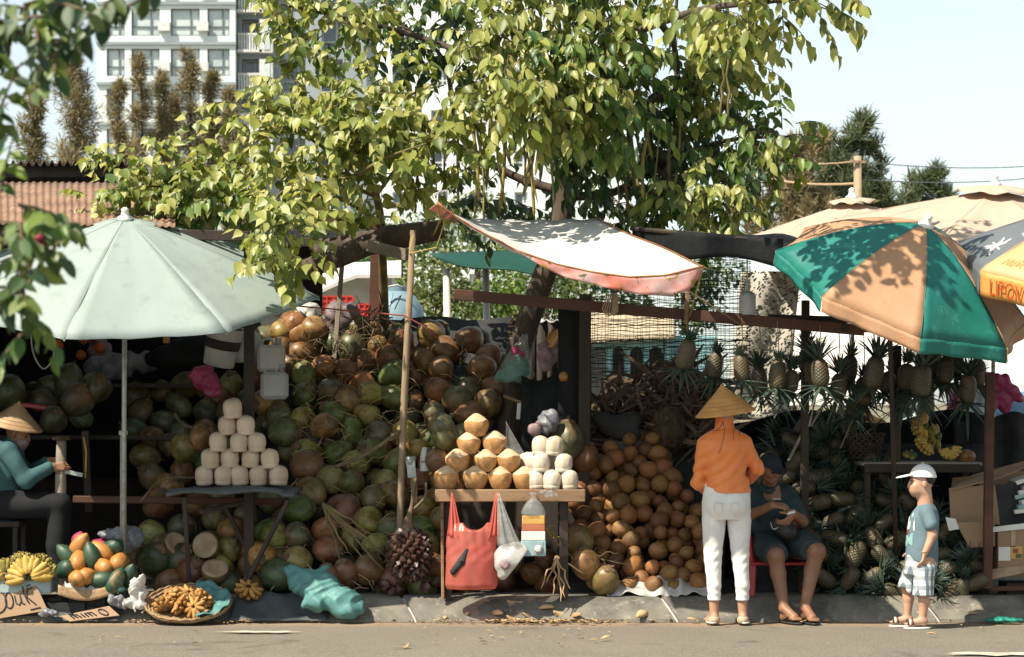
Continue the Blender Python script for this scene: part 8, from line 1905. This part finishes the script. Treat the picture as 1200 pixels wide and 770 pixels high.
s.chain([B(1073, 668, .06), B(1064, 690, .07)], [.074, .070], .015); s.chain([B(1084, 668, -.055), B(1082, 699, -.062)], [.075, .067], .015); s.wrinkle(.005, 22, 84)
s.cut(B(1062, 689, .08), (-.22, 0, -1)) if False else None
X_, Y_, Z_ = s.xyz(); s.d = np.maximum(s.d, np.where(Y_ > Yb_ + .005, B(0, 689).z - Z_, B(0, 697).z - Z_)).astype('f4'); s.mesh('shorts', M['checks'], bo)
s = SDF((hcb.x - .2, hcb.y - .13, hcb.z - .06), (hcb.x + .13, hcb.y + .13, hcb.z + .18), .0042); s.ell(hcb + Vector((.012, 0, .030)), (.091, .083, .102), .012); s.cut(hcb + Vector((0, 0, .042)), (-.05, 0, -1)); 
s.ell(hcb + Vector((-.105, 0, .050)), (.066, .064, .0062), .010, (0, R(-12), 0)); s.mesh('cap', M['cap_white'], bo)
MB().tube([hcb + Vector((.012, 0, .14)), hcb + Vector((.012, 0, .1355))], [.009, .009], 8).build('cap_button', M['cap_white'], bo)
s = SDF((hcb.x - .1, hcb.y - .12, hcb.z - .06), (hcb.x + .12, hcb.y + .12, hcb.z + .1), .0042); s.ell(hcb + Vector((.026, 0, .026)), (.066, .060, .052), .012); s.mesh('hair', M['hair'], bo)
MB().tube([B(1083.6, 646.5, -.115) + Vector((.021 * math.cos(a), .021 * math.sin(a), .004 * math.cos(a))) for a in [2 * math.pi * i / 20 for i in range(21)]], .0035, 5).build('bracelet', M['rope'], bo)
for hd, dy in ((1063.5, .08), (1081, -.06)):
    A = B(hd, 0, dy); c = Vector((A.x - .038, A.y - .004, .004))
    MB().grid(lambda u, v: c + Vector((.088 * math.cos(u * 6.2832) * v, .036 * math.sin(u * 6.2832) * v * (1 - .12 * math.cos(u * 6.2832)), 0)), 30, 4, thick=-.014).build('sandal', M['shoe_white'], bo)
    for q in range(3): MB().tube(smooth_path([c + Vector((-.030 - .016 * q, .036 * e, .018 + .032 * (1 - e * e))) for e in (-1, -.6, 0, .6, 1)]), .0058, 6).build('sandal_strap', M['rubber'] if q != 1 else M['shoe_white'], bo)

# --- the seller under the trees at far left
Ys = .85; L_ = lambda px, py, dy=0: P(px, py, Ys + dy)
se = thing('person', 'seller in shade-darkened straw cone hat and teal shirt sitting at far left', 'person', Vector((L_(5, 0).x, Ys, .14)))
s = SDF((L_(-40, 0).x, Ys - .35, .13), (L_(100, 0).x, Ys + .35, 1.50), .006)
at_s, M3s = head(s, L_(21, 508), (.93, -.1, -.35), (.3, 0, 1), .93); s.cone(L_(10, 528), L_(17, 514), .052, .046, .02); s.chain([L_(0, 590), L_(2, 560), L_(8, 532)], [.13, .12, .10], .03)
s.chain([L_(10, 530, -.16), L_(30, 563, -.20), L_(62, 547, -.14)], [.046, .040, .027], .015); hand(s, L_(62, 547, -.14), (1, .1, .05), (.1, 1, -.2), .98, -1, (.5, .75, .6))
s.chain([L_(10, 530, .16), L_(34, 556, .16), L_(58, 540, .02)], [.046, .040, .027], .015); hand(s, L_(58, 540, .02), (1, -.2, -.1), (0, -1, 0), .98, 1, (.5, .7, .6))
for dy in (-.11, .11):
    s.chain([L_(0, 592, dy), L_(68, 592, dy), L_(66, 640, dy), L_(64, 672, dy)], [.085, .062, .052, .036], .02); A = L_(64, 0, dy); s.cone((A.x, A.y, .20), (A.x + .14, A.y, .165), .034, .024, .02)
s.mesh('body', M['skin_tan'], se); face_bits(se, at_s, M3s, .93, 'lips')
s = SDF((L_(-50, 0).x, Ys - .36, .60), (L_(75, 0).x, Ys + .36, 1.26), .006)
s.chain([L_(0, 592), L_(2, 560), L_(7, 535)], [.16, .15, .13], .03); s.cone(L_(10, 529, -.14), L_(10, 529, .14), .075, .075, .03); s.chain([L_(10, 530, -.16), L_(30, 563, -.20), L_(57, 549, -.145)], [.072, .060, .043], .02); s.chain([L_(10, 530, .16), L_(34, 556, .16), L_(53, 542, .03)], [.07, .058, .043], .02); s.cone(L_(11, 526), L_(15, 517), .066, .058, .012)
s.wrinkle(.006, 18, 90); s.mesh('shirt', M['teal_shirt'], se)
s = SDF((L_(-40, 0).x, Ys - .3, .16), (L_(95, 0).x, Ys + .3, .92), .0065)
s.ell(L_(2, 592), (.18, .19, .12), .03)
for dy in (-.11, .11): s.chain([L_(0, 592, dy), L_(70, 591, dy), L_(68, 640, dy), L_(66, 668, dy)], [.11, .088, .075, .066], .02)
s.wrinkle(.008, 16, 91); s.mesh('trousers', M['dark_trousers'], se)
s = SDF((L_(5, 0).x, Ys - .14, L_(0, 535).z), (L_(45, 0).x, Ys + .14, L_(0, 498).z), .006); s.ell(at_s(0, .055, -.055), (.062, .052, .052), .02, M3s); s.ell(at_s(0, .03, -.10), (.06, .05, .03), .02); s.wrinkle(.005, 40, 92); s.mesh('face_scarf', M['bag_mauve'], se)
cone_hat(se, L_(17, 500), (.22, -.10, 1), .20, .19, 'straw_shaded')
sto = thing('stool', 'dark low stool under the seller at far left', 'stool', Vector((L_(0, 0).x, Ys, .14))); zz = L_(0, 613).z
MB().box((L_(0, 0).x, Ys, zz), (.34, .34, .04), bev=.006).build('seat', M['dark_wood'], sto, smooth=False)
for a in (-1, 1):
    for b in (-1, 1): MB().beam((L_(0, 0).x + a * .14, Ys + b * .14, .14), (L_(0, 0).x + a * .14, Ys + b * .14, zz - .02), .035, .035).build('leg', M['dark_wood'], sto, smooth=False)
c = L_(74, 552, -.12); kn = thing('cleaver', 'small shiny blade in the hand of the seller', 'knife', c)
MB().beam(c, c + Vector((.14, .0, -.03)), .004, .03).build('blade', M['steel'], kn, smooth=False); MB().tube([c + Vector((-.09, 0, .012)), c], .011, 8).build('handle', M['dark_wood'], kn)
# added dark sheet in place of the shade behind the figures
tag(MB().grid(lambda u, v: P(lerp(815, 1170, u), lerp(690, 488 + 8 * math.sin(u * 13), v), 2.1 + .04 * math.sin(u * 40)), 40, 6, thick=.02).build('dark_sheet', M['black_tarp'], at=P(900, 690, 2.1)), 'added dark sheet standing in for shade at the back of the pineapple stall', 'cover')
# look-alikes that still share a label are told apart by their place
groups_ = {}
for o in COL.objects:
    if o.parent is None and 'label' in o and 'group' in o: groups_.setdefault((o['group'], o['label']), []).append(o)
ORD = ['first', 'second', 'third', 'fourth', 'fifth', 'sixth', 'seventh', 'eighth', 'ninth', 'tenth']
for (g, lab), os_ in groups_.items():
    if len(os_) < 2 or len(lab.split()) > 13: continue
    os_.sort(key=lambda o: px_of(o.location)[0])
    for i, o in enumerate(os_):
        o['label'] = lab + (', the left one' if i == 0 else ', the right one') if len(os_) == 2 else lab + ', ' + (ORD[i] if i < 10 else 'one') + ' from left'
